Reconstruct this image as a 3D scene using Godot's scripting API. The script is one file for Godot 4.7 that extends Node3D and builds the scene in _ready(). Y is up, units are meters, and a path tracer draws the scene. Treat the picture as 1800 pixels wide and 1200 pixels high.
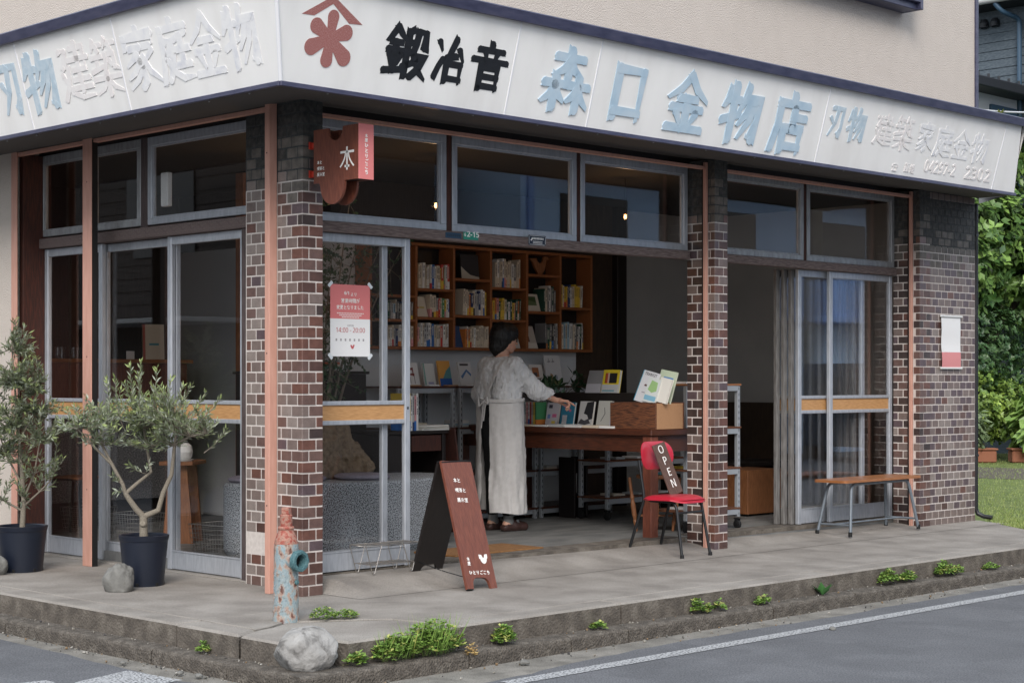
extends Node3D
# A corner shop seen across a street corner. x runs along the front, -z into the building, y is up, metres.

var M := {}
var taken := {}
var cache := {}
var rng := RandomNumberGenerator.new()


# ---------------------------------------------------------------- mesh builder
class MB:
	var v := PackedVector3Array()
	var n := PackedVector3Array()
	var t := PackedVector2Array()
	var c := PackedColorArray()
	var col := Color(1, 1, 1)

	func tri3(a: Vector3, b: Vector3, d: Vector3, na: Vector3, nb: Vector3, nd: Vector3, ua := Vector2.ZERO, ub := Vector2.ZERO, ud := Vector2.ZERO) -> void:
		if (d - a).cross(b - a).dot(na + nb + nd) < 0.0:
			var q := b; b = d; d = q
			var w := nb; nb = nd; nd = w
			var s := ub; ub = ud; ud = s
		v.append(a); v.append(b); v.append(d)
		n.append(na); n.append(nb); n.append(nd)
		t.append(ua); t.append(ub); t.append(ud)
		c.append(col); c.append(col); c.append(col)

	func tri(a: Vector3, b: Vector3, d: Vector3, nn: Vector3) -> void:
		tri3(a, b, d, nn, nn, nn)

	func quad(a: Vector3, b: Vector3, d: Vector3, e: Vector3, nn := Vector3.ZERO) -> void:
		if nn == Vector3.ZERO:
			nn = (d - a).cross(b - a).normalized()
		tri3(a, b, d, nn, nn, nn, Vector2(0, 1), Vector2(1, 1), Vector2(1, 0))
		tri3(a, d, e, nn, nn, nn, Vector2(0, 1), Vector2(1, 0), Vector2(0, 0))

	# box with chamfered edges
	func box(at: Vector3, size: Vector3, bev := 0.0, b := Basis.IDENTITY) -> void:
		var h := size * 0.5
		bev = minf(bev, minf(h.x, minf(h.y, h.z)) * 0.9)
		for ax in 3:
			var i := (ax + 1) % 3
			var j := (ax + 2) % 3
			for s in [-1.0, 1.0]:
				var p: Array[Vector3] = []
				for q in [[-1.0, -1.0], [1.0, -1.0], [1.0, 1.0], [-1.0, 1.0]]:
					var w := Vector3.ZERO
					w[ax] = h[ax] * s
					w[i] = (h[i] - bev) * q[0]
					w[j] = (h[j] - bev) * q[1]
					p.append(at + b * w)
				var nn := Vector3.ZERO
				nn[ax] = s
				quad(p[0], p[1], p[2], p[3], (b * nn).normalized())
		if bev <= 0.0:
			return
		for ax in 3:
			var i := (ax + 1) % 3
			var j := (ax + 2) % 3
			for si in [-1.0, 1.0]:
				for sj in [-1.0, 1.0]:
					var p: Array[Vector3] = []
					for q in [[-1.0, 0], [1.0, 0], [1.0, 1], [-1.0, 1]]:
						var w := Vector3.ZERO
						w[ax] = (h[ax] - bev) * q[0]
						w[i] = si * (h[i] - (bev if q[1] == 0 else 0.0))
						w[j] = sj * (h[j] - (bev if q[1] == 1 else 0.0))
						p.append(at + b * w)
					var nn := Vector3.ZERO
					nn[i] = si
					nn[j] = sj
					quad(p[0], p[1], p[2], p[3], (b * nn).normalized())
		for sx in [-1.0, 1.0]:
			for sy in [-1.0, 1.0]:
				for sz in [-1.0, 1.0]:
					var a := at + b * Vector3(sx * h.x, sy * (h.y - bev), sz * (h.z - bev))
					var d := at + b * Vector3(sx * (h.x - bev), sy * h.y, sz * (h.z - bev))
					var e := at + b * Vector3(sx * (h.x - bev), sy * (h.y - bev), sz * h.z)
					tri(a, d, e, (b * Vector3(sx, sy, sz)).normalized())

	# box between two corners
	func bb(a: Vector3, d: Vector3, bev := 0.0) -> void:
		box((a + d) * 0.5, (d - a).abs(), bev)

	# bar of rectangular section between two points
	func bar(a: Vector3, d: Vector3, w: float, h: float, bev := 0.0, up := Vector3.UP) -> void:
		var z := (d - a).normalized()
		if absf(z.dot(up)) > 0.98:
			up = Vector3.RIGHT
		var x := up.cross(z).normalized()
		var y := z.cross(x)
		box((a + d) * 0.5, Vector3(w, h, a.distance_to(d)), bev, Basis(x, y, z))

	func tube(p: PackedVector3Array, r, sides := 8, caps := true) -> void:
		var cnt := p.size()
		var x := Vector3.ZERO
		var rings: Array = []
		for k in cnt:
			var dir := (p[mini(k + 1, cnt - 1)] - p[maxi(k - 1, 0)]).normalized()
			if x == Vector3.ZERO:
				x = dir.cross(Vector3.UP if absf(dir.y) < 0.9 else Vector3.RIGHT).normalized()
			x = (x - dir * x.dot(dir)).normalized()
			var y := dir.cross(x)
			var rr: float = r if r is float else r[k]
			var ring: Array = []
			for s in sides:
				var an := TAU * s / sides
				var d := x * cos(an) + y * sin(an)
				ring.append([p[k] + d * rr, d])
			rings.append(ring)
		for k in cnt - 1:
			for s in sides:
				var s2 := (s + 1) % sides
				var a: Array = rings[k][s]
				var b: Array = rings[k][s2]
				var d: Array = rings[k + 1][s2]
				var e: Array = rings[k + 1][s]
				tri3(a[0], b[0], d[0], a[1], b[1], d[1])
				tri3(a[0], d[0], e[0], a[1], d[1], e[1])
		if caps:
			for k in [0, cnt - 1]:
				var nn := (p[0] - p[1] if k == 0 else p[cnt - 1] - p[cnt - 2]).normalized()
				for s in sides:
					tri(p[k], rings[k][s][0], rings[k][(s + 1) % sides][0], nn)

	# profile of (radius, height) turned about the y axis of xf; sharp where steep = true
	func lathe(prof: Array, seg := 24, xf := Transform3D.IDENTITY, squash := Vector2.ONE) -> void:
		for k in prof.size() - 1:
			var p: Vector2 = prof[k]
			var q: Vector2 = prof[k + 1]
			var d := (q - p).normalized()
			for s in seg:
				var a0 := TAU * s / seg
				var a1 := TAU * (s + 1) / seg
				var e0 := Vector3(cos(a0) * squash.x, 0, sin(a0) * squash.y)
				var e1 := Vector3(cos(a1) * squash.x, 0, sin(a1) * squash.y)
				var n0 := (xf.basis * (Vector3(cos(a0) / squash.x, 0, sin(a0) / squash.y).normalized() * d.y - Vector3.UP * d.x)).normalized()
				var n1 := (xf.basis * (Vector3(cos(a1) / squash.x, 0, sin(a1) / squash.y).normalized() * d.y - Vector3.UP * d.x)).normalized()
				var pa := xf * (e0 * p.x + Vector3.UP * p.y)
				var pb := xf * (e1 * p.x + Vector3.UP * p.y)
				var pc := xf * (e1 * q.x + Vector3.UP * q.y)
				var pd := xf * (e0 * q.x + Vector3.UP * q.y)
				if p.x > 0.0:
					tri3(pa, pb, pc, n0, n1, n1)
				if q.x > 0.0:
					tri3(pa, pc, pd, n0, n1, n0)

	# polygon in the xy plane of xf, from z = 0 up to z = depth; the back face is left off unless back
	func prism(poly: PackedVector2Array, depth: float, xf: Transform3D, back := false) -> void:
		if Geometry2D.is_polygon_clockwise(poly):
			poly.reverse()
		var ids := Geometry2D.triangulate_polygon(poly)
		var nz := xf.basis.z.normalized()
		for k in range(0, ids.size(), 3):
			var p: Array[Vector3] = []
			for m in 3:
				p.append(Vector3(poly[ids[k + m]].x, poly[ids[k + m]].y, depth))
			tri(xf * p[0], xf * p[1], xf * p[2], nz)
			if back:
				for m in 3:
					p[m].z = 0.0
				tri(xf * p[0], xf * p[1], xf * p[2], -nz)
		if absf(depth) > 0.0:
			for k in poly.size():
				var a := poly[k]
				var b := poly[(k + 1) % poly.size()]
				var d := (b - a).normalized()
				quad(xf * Vector3(a.x, a.y, 0), xf * Vector3(b.x, b.y, 0), xf * Vector3(b.x, b.y, depth), xf * Vector3(a.x, a.y, depth), (xf.basis * Vector3(d.y, -d.x, 0)).normalized())

	func mesh() -> ArrayMesh:
		var arr := []
		arr.resize(Mesh.ARRAY_MAX)
		arr[Mesh.ARRAY_VERTEX] = v
		arr[Mesh.ARRAY_NORMAL] = n
		arr[Mesh.ARRAY_TEX_UV] = t
		arr[Mesh.ARRAY_COLOR] = c
		var m := ArrayMesh.new()
		m.add_surface_from_arrays(Mesh.PRIMITIVE_TRIANGLES, arr)
		return m


# ---------------------------------------------------------------- objects
func numbered(called: String) -> String:
	var k: int = taken.get(called, 0)
	taken[called] = k + 1
	return called if k == 0 else "%s_%03d" % [called, k]


func put(called: String, mesh: Mesh, m, parent: Node = null, xf := Transform3D.IDENTITY) -> MeshInstance3D:
	var o := MeshInstance3D.new()
	o.mesh = mesh
	if m != null:
		o.material_override = M[m] if m is String else m
	o.transform = xf
	if parent == null:
		o.name = numbered(called)
		add_child(o)
	else:
		o.name = called
		parent.add_child(o, true)
	return o


func obj(called: String, b: MB, m, parent: Node = null, xf := Transform3D.IDENTITY) -> MeshInstance3D:
	return put(called, b.mesh(), m, parent, xf)


func tag(o: Node, label: String, category: String, group := "") -> Node:
	o.set_meta("label", label)
	o.set_meta("category", category)
	if group:
		o.set_meta("group", group)
	return o


func thing(called: String, label: String, category: String, at := Vector3.ZERO, turn := 0.0, group := "") -> Node3D:
	var o := Node3D.new()
	o.name = numbered(called)
	add_child(o)
	o.position = at
	o.rotation.y = turn
	tag(o, label, category, group)
	return o


func struct(called: String, b: MB, m) -> MeshInstance3D:
	var o := obj(called, b, m)
	o.set_meta("kind", "structure")
	return o


# ---------------------------------------------------------------- materials
func ramp(cols: Array) -> Gradient:
	var g := Gradient.new()
	var offs := PackedFloat32Array()
	var cc := PackedColorArray()
	for k in cols.size():
		if cols[k] is Array:
			offs.append(cols[k][0])
			cc.append(cols[k][1])
		else:
			offs.append(float(k) / (cols.size() - 1))
			cc.append(cols[k])
	g.offsets = offs
	g.colors = cc
	return g


func noise_tex(sd: int, freq: float, cols: Array, oct := 4, kind := FastNoiseLite.TYPE_SIMPLEX_SMOOTH, size := 512, warp := 0.0) -> NoiseTexture2D:
	var key := "noise%d_%.4f_%s_%d_%d_%d_%.1f" % [sd, freq, str(cols), oct, kind, size, warp]
	if cache.has(key):
		return cache[key]
	var f := FastNoiseLite.new()
	f.seed = sd
	f.noise_type = kind
	f.frequency = freq
	f.fractal_octaves = oct
	f.fractal_type = FastNoiseLite.FRACTAL_FBM if oct > 1 else FastNoiseLite.FRACTAL_NONE
	if kind == FastNoiseLite.TYPE_CELLULAR:
		f.cellular_return_type = FastNoiseLite.RETURN_DISTANCE
	if warp > 0.0:
		f.domain_warp_enabled = true
		f.domain_warp_amplitude = warp
		f.domain_warp_frequency = freq * 0.6
	var tx := NoiseTexture2D.new()
	tx.width = size
	tx.height = size
	tx.seamless = true
	tx.noise = f
	tx.color_ramp = ramp(cols)
	cache[key] = tx
	return tx


func plain(called: String, col: Color, rough := 0.6, metal := 0.0) -> StandardMaterial3D:
	var m := StandardMaterial3D.new()
	m.resource_name = called
	m.albedo_color = col
	m.roughness = rough
	m.metallic = metal
	M[called] = m
	return m


# coarse: [seed, frequency, colours, repeats per metre (number or Vector3), octaves, warp]; fine multiplies it; relief in centimetres
func surf(called: String, coarse: Array, rough: float, fine := [], relief := [], world := true) -> StandardMaterial3D:
	var m := plain(called, Color.WHITE, rough)
	m.albedo_texture = noise_tex(coarse[0], coarse[1], coarse[2], coarse[4] if coarse.size() > 4 else 5, FastNoiseLite.TYPE_SIMPLEX_SMOOTH, 512, coarse[5] if coarse.size() > 5 else 0.0)
	m.uv1_triplanar = true
	m.uv1_world_triplanar = world
	m.uv1_triplanar_sharpness = 8.0
	m.uv1_scale = coarse[3] if coarse[3] is Vector3 else Vector3.ONE * float(coarse[3])
	if fine:
		m.detail_enabled = true
		m.detail_blend_mode = BaseMaterial3D.BLEND_MODE_MUL
		m.detail_uv_layer = BaseMaterial3D.DETAIL_UV_2
		m.detail_albedo = noise_tex(50, 0.1 if fine[1] < 0.12 else 0.15 if fine[1] < 0.18 else 0.25, fine[2], fine[4] if fine.size() > 4 else 2, fine[5] if fine.size() > 5 else FastNoiseLite.TYPE_SIMPLEX_SMOOTH)
		m.uv2_triplanar = true
		m.uv2_world_triplanar = world
		m.uv2_triplanar_sharpness = 8.0
		m.uv2_scale = fine[3] if fine[3] is Vector3 else Vector3.ONE * float(fine[3])
	if relief:
		m.heightmap_enabled = true
		m.heightmap_scale = relief[2]
		m.heightmap_texture = noise_tex(5, 0.06 if relief[1] < 0.09 else 0.15, [Color.BLACK, Color.WHITE], 4)
	return m


func g(x: float) -> Color:
	return Color(x, x, x)


func make_materials() -> void:
	# ground
	surf("concrete", [3, 0.012, [Color(.50, .475, .45), Color(.565, .54, .51), Color(.62, .595, .565), Color(.67, .645, .615)], 0.31, 6, 40.0], 0.92, [4, 0.25, [g(.62), g(.92), g(1.0)], 0.75, 4], [5, 0.15, 0.35])
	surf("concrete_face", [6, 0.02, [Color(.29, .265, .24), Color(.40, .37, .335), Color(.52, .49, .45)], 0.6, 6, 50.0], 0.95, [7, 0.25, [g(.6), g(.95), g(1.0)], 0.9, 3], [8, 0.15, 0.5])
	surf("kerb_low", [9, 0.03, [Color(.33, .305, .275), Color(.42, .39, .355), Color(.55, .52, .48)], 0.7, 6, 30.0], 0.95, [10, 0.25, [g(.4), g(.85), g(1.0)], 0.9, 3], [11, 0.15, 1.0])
	surf("gutter", [12, 0.02, [Color(.42, .405, .38), Color(.51, .495, .465), Color(.60, .58, .55)], 0.4, 6, 40.0], 0.95, [13, 0.25, [g(.6), g(.95), g(1.0)], 0.8, 3], [14, 0.15, 0.5])
	surf("asphalt", [15, 0.02, [Color(.40, .405, .42), Color(.445, .45, .465), Color(.49, .495, .51)], 0.17, 6, 60.0], 0.95, [16, 0.25, [g(.38), g(.72), g(.92), g(1.0)], 0.62, 2], [17, 0.15, 0.6])
	surf("shop_floor", [18, 0.012, [Color(.38, .385, .385), Color(.49, .49, .48), Color(.58, .575, .56)], Vector3(0.3, 0.3, 0.7), 6, 60.0], 0.62, [19, 0.1, [g(.8), g(1.0)], 1.7])
	surf("soil", [20, 0.03, [Color(.30, .265, .22), Color(.42, .385, .33), Color(.55, .52, .46)], 0.9, 5], 1.0, [21, 0.2, [g(.55), g(1.0)], 2.9])
	surf("lawn", [22, 0.02, [Color(.33, .40, .16), Color(.45, .51, .23), Color(.55, .58, .30)], 0.4, 5], 1.0, [23, 0.2, [g(.6), g(1.0)], 3.1])
	var w := plain("road_paint", Color(.74, .745, .75), 0.8)
	w.transparency = BaseMaterial3D.TRANSPARENCY_ALPHA_SCISSOR
	w.alpha_scissor_threshold = 0.5
	w.albedo_texture = noise_tex(24, 0.13, [[0.0, Color(.8, .8, .8, 0.0)], [0.37, Color(.8, .8, .8, 0.0)], [0.40, Color(.85, .85, .85, 1.0)], [1.0, Color(1, 1, 1, 1)]], 6)
	w.uv1_triplanar = true
	w.uv1_world_triplanar = true
	w.uv1_scale = Vector3.ONE * 0.8
	# walls
	surf("stucco", [30, 0.01, [Color(.775, .735, .695), Color(.795, .755, .715)], 0.9, 4], 0.95, [31, 0.25, [g(.88), g(1.0)], 0.7, 3], [32, 0.15, 0.45])
	surf("grout", [33, 0.05, [Color(.72, .685, .66), Color(.80, .77, .745)], 1.0, 4], 0.95)
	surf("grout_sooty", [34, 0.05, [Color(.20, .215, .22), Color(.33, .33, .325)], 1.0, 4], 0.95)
	surf("wall_white", [35, 0.01, [Color(.76, .765, .77), Color(.80, .80, .80)], 0.3, 4], 0.9)
	surf("wall_grey", [36, 0.01, [Color(.64, .63, .615), Color(.69, .68, .66)], 0.3, 4], 0.9)
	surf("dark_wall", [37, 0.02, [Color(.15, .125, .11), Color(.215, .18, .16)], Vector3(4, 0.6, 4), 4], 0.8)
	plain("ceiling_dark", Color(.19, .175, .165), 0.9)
	var tones := [[Color(.30, .21, .185), Color(.385, .275, .245)], [Color(.385, .255, .215), Color(.47, .32, .275)], [Color(.385, .295, .27), Color(.465, .36, .33)], [Color(.45, .39, .365), Color(.52, .455, .43)], [Color(.53, .48, .455), Color(.595, .545, .515)], [Color(.335, .275, .285), Color(.415, .345, .36)], [Color(.215, .17, .16), Color(.30, .24, .225)]]
	for k in tones.size():
		var m := surf("tile%d" % k, [40 + k, 0.012, [tones[k][0], tones[k][1]], 2.1, 4], 0.42, [50, 0.3, [g(.68), g(.92), g(1.0)], 1.3, 2])
		m.metallic_specular = 0.55
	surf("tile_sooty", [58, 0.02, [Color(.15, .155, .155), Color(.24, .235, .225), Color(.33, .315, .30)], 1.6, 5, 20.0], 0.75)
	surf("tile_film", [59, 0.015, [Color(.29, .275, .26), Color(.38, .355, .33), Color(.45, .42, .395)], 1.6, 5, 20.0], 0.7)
	# sign
	surf("sign_panel", [60, 0.012, [Color(.865, .855, .84), Color(.90, .893, .88), Color(.92, .913, .90)], Vector3(0.5, 0.16, 0.5), 5], 0.5)
	plain("sign_seam", Color(.88, .88, .89), 0.4)
	surf("navy_trim", [61, 0.02, [Color(.20, .205, .29), Color(.25, .255, .34), Color(.30, .295, .37)], Vector3(0.5, 2, 0.5), 4], 0.38)
	surf("brown_trim", [62, 0.02, [Color(.24, .17, .16), Color(.31, .235, .225)], Vector3(0.5, 2, 0.5), 4], 0.4)
	plain("soffit", Color(.30, .285, .275), 0.85)
	surf("letter_blue", [63, 0.01, [Color(.62, .715, .785), Color(.685, .765, .82), Color(.735, .79, .83)], 1.1, 3], 0.6)
	surf("letter_blue_faint", [64, 0.02, [Color(.66, .74, .79), Color(.77, .81, .835)], 1.3, 4], 0.6)
	surf("letter_grey", [65, 0.014, [[0.0, Color(.79, .795, .82)], [0.4, Color(.87, .868, .87)], [1.0, Color(.91, .905, .895)]], 1.2, 4], 0.6)
	surf("letter_pink", [66, 0.015, [Color(.87, .845, .835), Color(.90, .89, .88)], 1.1, 3], 0.6)
	surf("letter_black", [67, 0.02, [Color(.055, .065, .085), Color(.09, .10, .125)], 2.0, 3], 0.55)
	surf("emblem_red", [68, 0.16, [Color(.52, .29, .28), Color(.60, .385, .365), Color(.69, .55, .525)], 1.4, 3], 0.75)
	# metal, wood, glass
	var al := surf("aluminium", [70, 0.02, [Color(.62, .635, .66), Color(.68, .695, .72), Color(.72, .735, .755)], Vector3(3, 0.6, 3), 4], 0.42)
	al.metallic = 0.35
	al = surf("aluminium_old", [71, 0.02, [Color(.53, .53, .53), Color(.61, .615, .62), Color(.68, .685, .69)], Vector3(2, 0.5, 2), 5], 0.5)
	al.metallic = 0.3
	surf("aluminium_shaded", [69, 0.02, [Color(.34, .325, .315), Color(.43, .42, .41), Color(.52, .51, .50)], Vector3(3, 0.5, 3), 5], 0.6)  # darker aluminium for the rear door leaves, their shade put into the colour
	surf("pink_steel", [72, 0.02, [Color(.715, .53, .465), Color(.745, .56, .495), Color(.77, .59, .525)], Vector3(2, 0.4, 2), 4], 0.6)
	surf("old_timber", [73, 0.02, [Color(.33, .28, .265), Color(.47, .41, .395), Color(.58, .52, .50)], Vector3(0.9, 9, 9), 6], 0.9, [], [74, 0.03, 0.5])
	surf("dark_timber", [75, 0.02, [Color(.20, .165, .16), Color(.285, .24, .235), Color(.36, .315, .31)], Vector3(9, 0.7, 9), 5], 0.8)
	surf("rust_timber", [76, 0.02, [Color(.13, .075, .06), Color(.25, .12, .085), Color(.34, .17, .11)], Vector3(9, 0.6, 9), 5], 0.75)
	surf("plywood", [77, 0.02, [Color(.64, .47, .30), Color(.71, .535, .35), Color(.765, .59, .40)], Vector3(1.1, 9, 9), 5, 20.0], 0.5)
	surf("plywood_side", [78, 0.02, [Color(.64, .47, .30), Color(.71, .535, .35), Color(.765, .59, .40)], Vector3(9, 9, 1.1), 5, 20.0], 0.5)
	surf("red_wood", [79, 0.022, [Color(.33, .175, .135), Color(.43, .235, .175), Color(.50, .29, .215)], Vector3(11, 0.8, 11), 5, 6.0], 0.5, [], [], false)
	surf("shelf_wood", [80, 0.02, [Color(.46, .27, .14), Color(.55, .335, .18), Color(.61, .385, .22)], Vector3(1.2, 8, 8), 5], 0.6)
	surf("table_wood", [81, 0.02, [Color(.19, .10, .07), Color(.29, .155, .10), Color(.37, .20, .13)], Vector3(8, 8, 0.8), 5, 10.0], 0.42)
	surf("black_wood", [82, 0.02, [Color(.075, .06, .055), Color(.13, .10, .09)], Vector3(8, 0.8, 8), 5], 0.5)
	surf("crate_wood", [83, 0.02, [[0.0, Color(.10, .07, .05)], [0.35, Color(.30, .17, .10)], [0.6, Color(.42, .25, .15)], [1.0, Color(.47, .29, .17)]], Vector3(6, 10, 1.0), 5, 20.0], 0.8)
	surf("crate_end", [84, 0.03, [Color(.58, .43, .30), Color(.66, .50, .36), Color(.72, .56, .42)], Vector3(3, 8, 3), 5], 0.8)
	surf("bench_wood", [85, 0.02, [Color(.50, .31, .18), Color(.59, .385, .235), Color(.65, .44, .28)], Vector3(1.0, 9, 9), 5], 0.35, [], [], false)
	surf("board_wood", [86, 0.02, [Color(.24, .17, .145), Color(.33, .24, .205), Color(.40, .305, .26)], Vector3(10, 0.8, 10), 5], 0.7, [], [], false)
	surf("oak_side", [87, 0.02, [Color(.42, .26, .155), Color(.52, .335, .205), Color(.58, .39, .25)], Vector3(7, 0.8, 7), 5, 24.0], 0.55)
	surf("wainscot", [88, 0.015, [Color(.20, .155, .12), Color(.27, .21, .16)], Vector3(3, 0.6, 3), 5, 20.0], 0.6)
	var steel := surf("grey_steel", [89, 0.02, [Color(.40, .43, .46), Color(.46, .49, .52)], 1.5, 3], 0.45)
	steel.metallic = 0.2
	plain("shelf_steel", Color(.62, .635, .65), 0.45, 0.2)
	plain("shelf_slot", Color(.10, .10, .10), 0.9)
	plain("chrome", Color(.70, .68, .66), 0.28, 0.9)
	plain("wire", Color(.60, .59, .57), 0.35, 0.8)
	plain("black_steel", Color(.085, .09, .10), 0.45)
	plain("black_rubber", Color(.05, .05, .055), 0.7)
	plain("white_letter", Color(.90, .89, .87), 0.7)
	plain("white_plastic", Color(.83, .83, .82), 0.45)
	plain("pink_print", Color(.795, .445, .44), 0.6)
	plain("pink_plate", Color(.80, .465, .455), 0.55)
	plain("paper", Color(.87, .865, .86), 0.75)
	plain("tape", Color(.80, .82, .83), 0.35)
	plain("red_seat", Color(.72, .11, .20), 0.32).clearcoat_enabled = true
	var gl := plain("glass", Color(.02, .025, .03, 0.02), 0.0)
	gl.transparency = BaseMaterial3D.TRANSPARENCY_ALPHA
	gl.metallic_specular = 0.70
	var lamp := plain("lamp_glow", Color(1, .85, .6), 0.5)
	lamp.emission_enabled = true
	lamp.emission = Color(1.0, .72, .42)
	lamp.emission_energy_multiplier = 4.0
	var vc := plain("coloured", Color.WHITE, 0.62)
	vc.vertex_color_use_as_albedo = true


# ---------------------------------------------------------------- ground and street
const STREET := -0.21
const FLOOR := 0.08


func pave(x: float, z: float) -> float:
	# the pavement rises a little toward the thresholds of the front
	if x < 0.17:
		return 0.0
	var far := clampf((x - 1.0) / 2.6, 0.0, 1.0)
	var k := smoothstep(0.0, 1.0, clampf((lerpf(0.34, 0.06, far) - z) / lerpf(0.40, 0.34, far), 0.0, 1.0))
	return k * lerpf(0.072, 0.028, clampf((x - 1.0) / 5.0, 0.0, 1.0)) * clampf((x - 0.17) / 0.1, 0.0, 1.0)


func slab(called: String, poly: PackedVector2Array, top: float, deep: float, m: String, parent: Node = null, cham := 0.012, face := "") -> MeshInstance3D:
	# poly in (x, z); a chamfered upright slab
	var b := MB.new()
	var fb := MB.new()
	var p := poly.duplicate()
	if not Geometry2D.is_polygon_clockwise(p):
		p.reverse()
	var inner := Geometry2D.offset_polygon(p, -cham, Geometry2D.JOIN_MITER)
	var q: PackedVector2Array = inner[0] if inner.size() and inner[0].size() == p.size() else p
	if q.size() == p.size():
		# line the two rings up
		var best := 0
		for k in q.size():
			if q[k].distance_to(p[0]) < q[best].distance_to(p[0]):
				best = k
		var r := PackedVector2Array()
		var cw := Geometry2D.is_polygon_clockwise(q) == Geometry2D.is_polygon_clockwise(p)
		for k in q.size():
			r.append(q[(best + (k if cw else q.size() - k)) % q.size()])
		q = r
	var ids := Geometry2D.triangulate_polygon(q)
	for k in range(0, ids.size(), 3):
		b.tri(Vector3(q[ids[k]].x, top, q[ids[k]].y), Vector3(q[ids[k + 1]].x, top, q[ids[k + 1]].y), Vector3(q[ids[k + 2]].x, top, q[ids[k + 2]].y), Vector3.UP)
	for k in p.size():
		var a := p[k]
		var d := p[(k + 1) % p.size()]
		var qa := q[k]
		var qd := q[(k + 1) % q.size()]
		var along := (d - a).normalized()
		var side := Vector3(along.y, 0, -along.x)
		var probe := (a + d) * 0.5 + Vector2(side.x, side.z) * 0.002
		if Geometry2D.is_point_in_polygon(probe, p):
			side = -side
		(fb if face else b).quad(Vector3(a.x, deep, a.y), Vector3(d.x, deep, d.y), Vector3(d.x, top - cham, d.y), Vector3(a.x, top - cham, a.y), side)
		b.quad(Vector3(a.x, top - cham, a.y), Vector3(d.x, top - cham, d.y), Vector3(qd.x, top, qd.y), Vector3(qa.x, top, qa.y), (side + Vector3.UP).normalized())
	var o := obj(called, b, m, parent)
	if face:
		obj("kerb_face", fb, face, o)
	return o


func wavy(a: Vector2, d: Vector2, amp: float, step: float, sd: int) -> PackedVector2Array:
	var f := FastNoiseLite.new()
	f.seed = sd
	f.frequency = 0.9
	var out := PackedVector2Array()
	var cnt := int(a.distance_to(d) / step)
	var side := (d - a).normalized().orthogonal()
	for k in cnt + 1:
		var p := a.lerp(d, float(k) / cnt)
		out.append(p + side * amp * (f.get_noise_1d(k * step) + 0.4 * f.get_noise_1d(k * step * 5.0 + 50.0)))
	return out


func flat(called: String, poly: PackedVector2Array, y: float, m: String) -> MeshInstance3D:
	var b := MB.new()
	var ids := Geometry2D.triangulate_polygon(poly)
	for k in range(0, ids.size(), 3):
		b.tri(Vector3(poly[ids[k]].x, y, poly[ids[k]].y), Vector3(poly[ids[k + 1]].x, y, poly[ids[k + 1]].y), Vector3(poly[ids[k + 2]].x, y, poly[ids[k + 2]].y), Vector3.UP)
	return struct(called, b, m)


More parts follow.
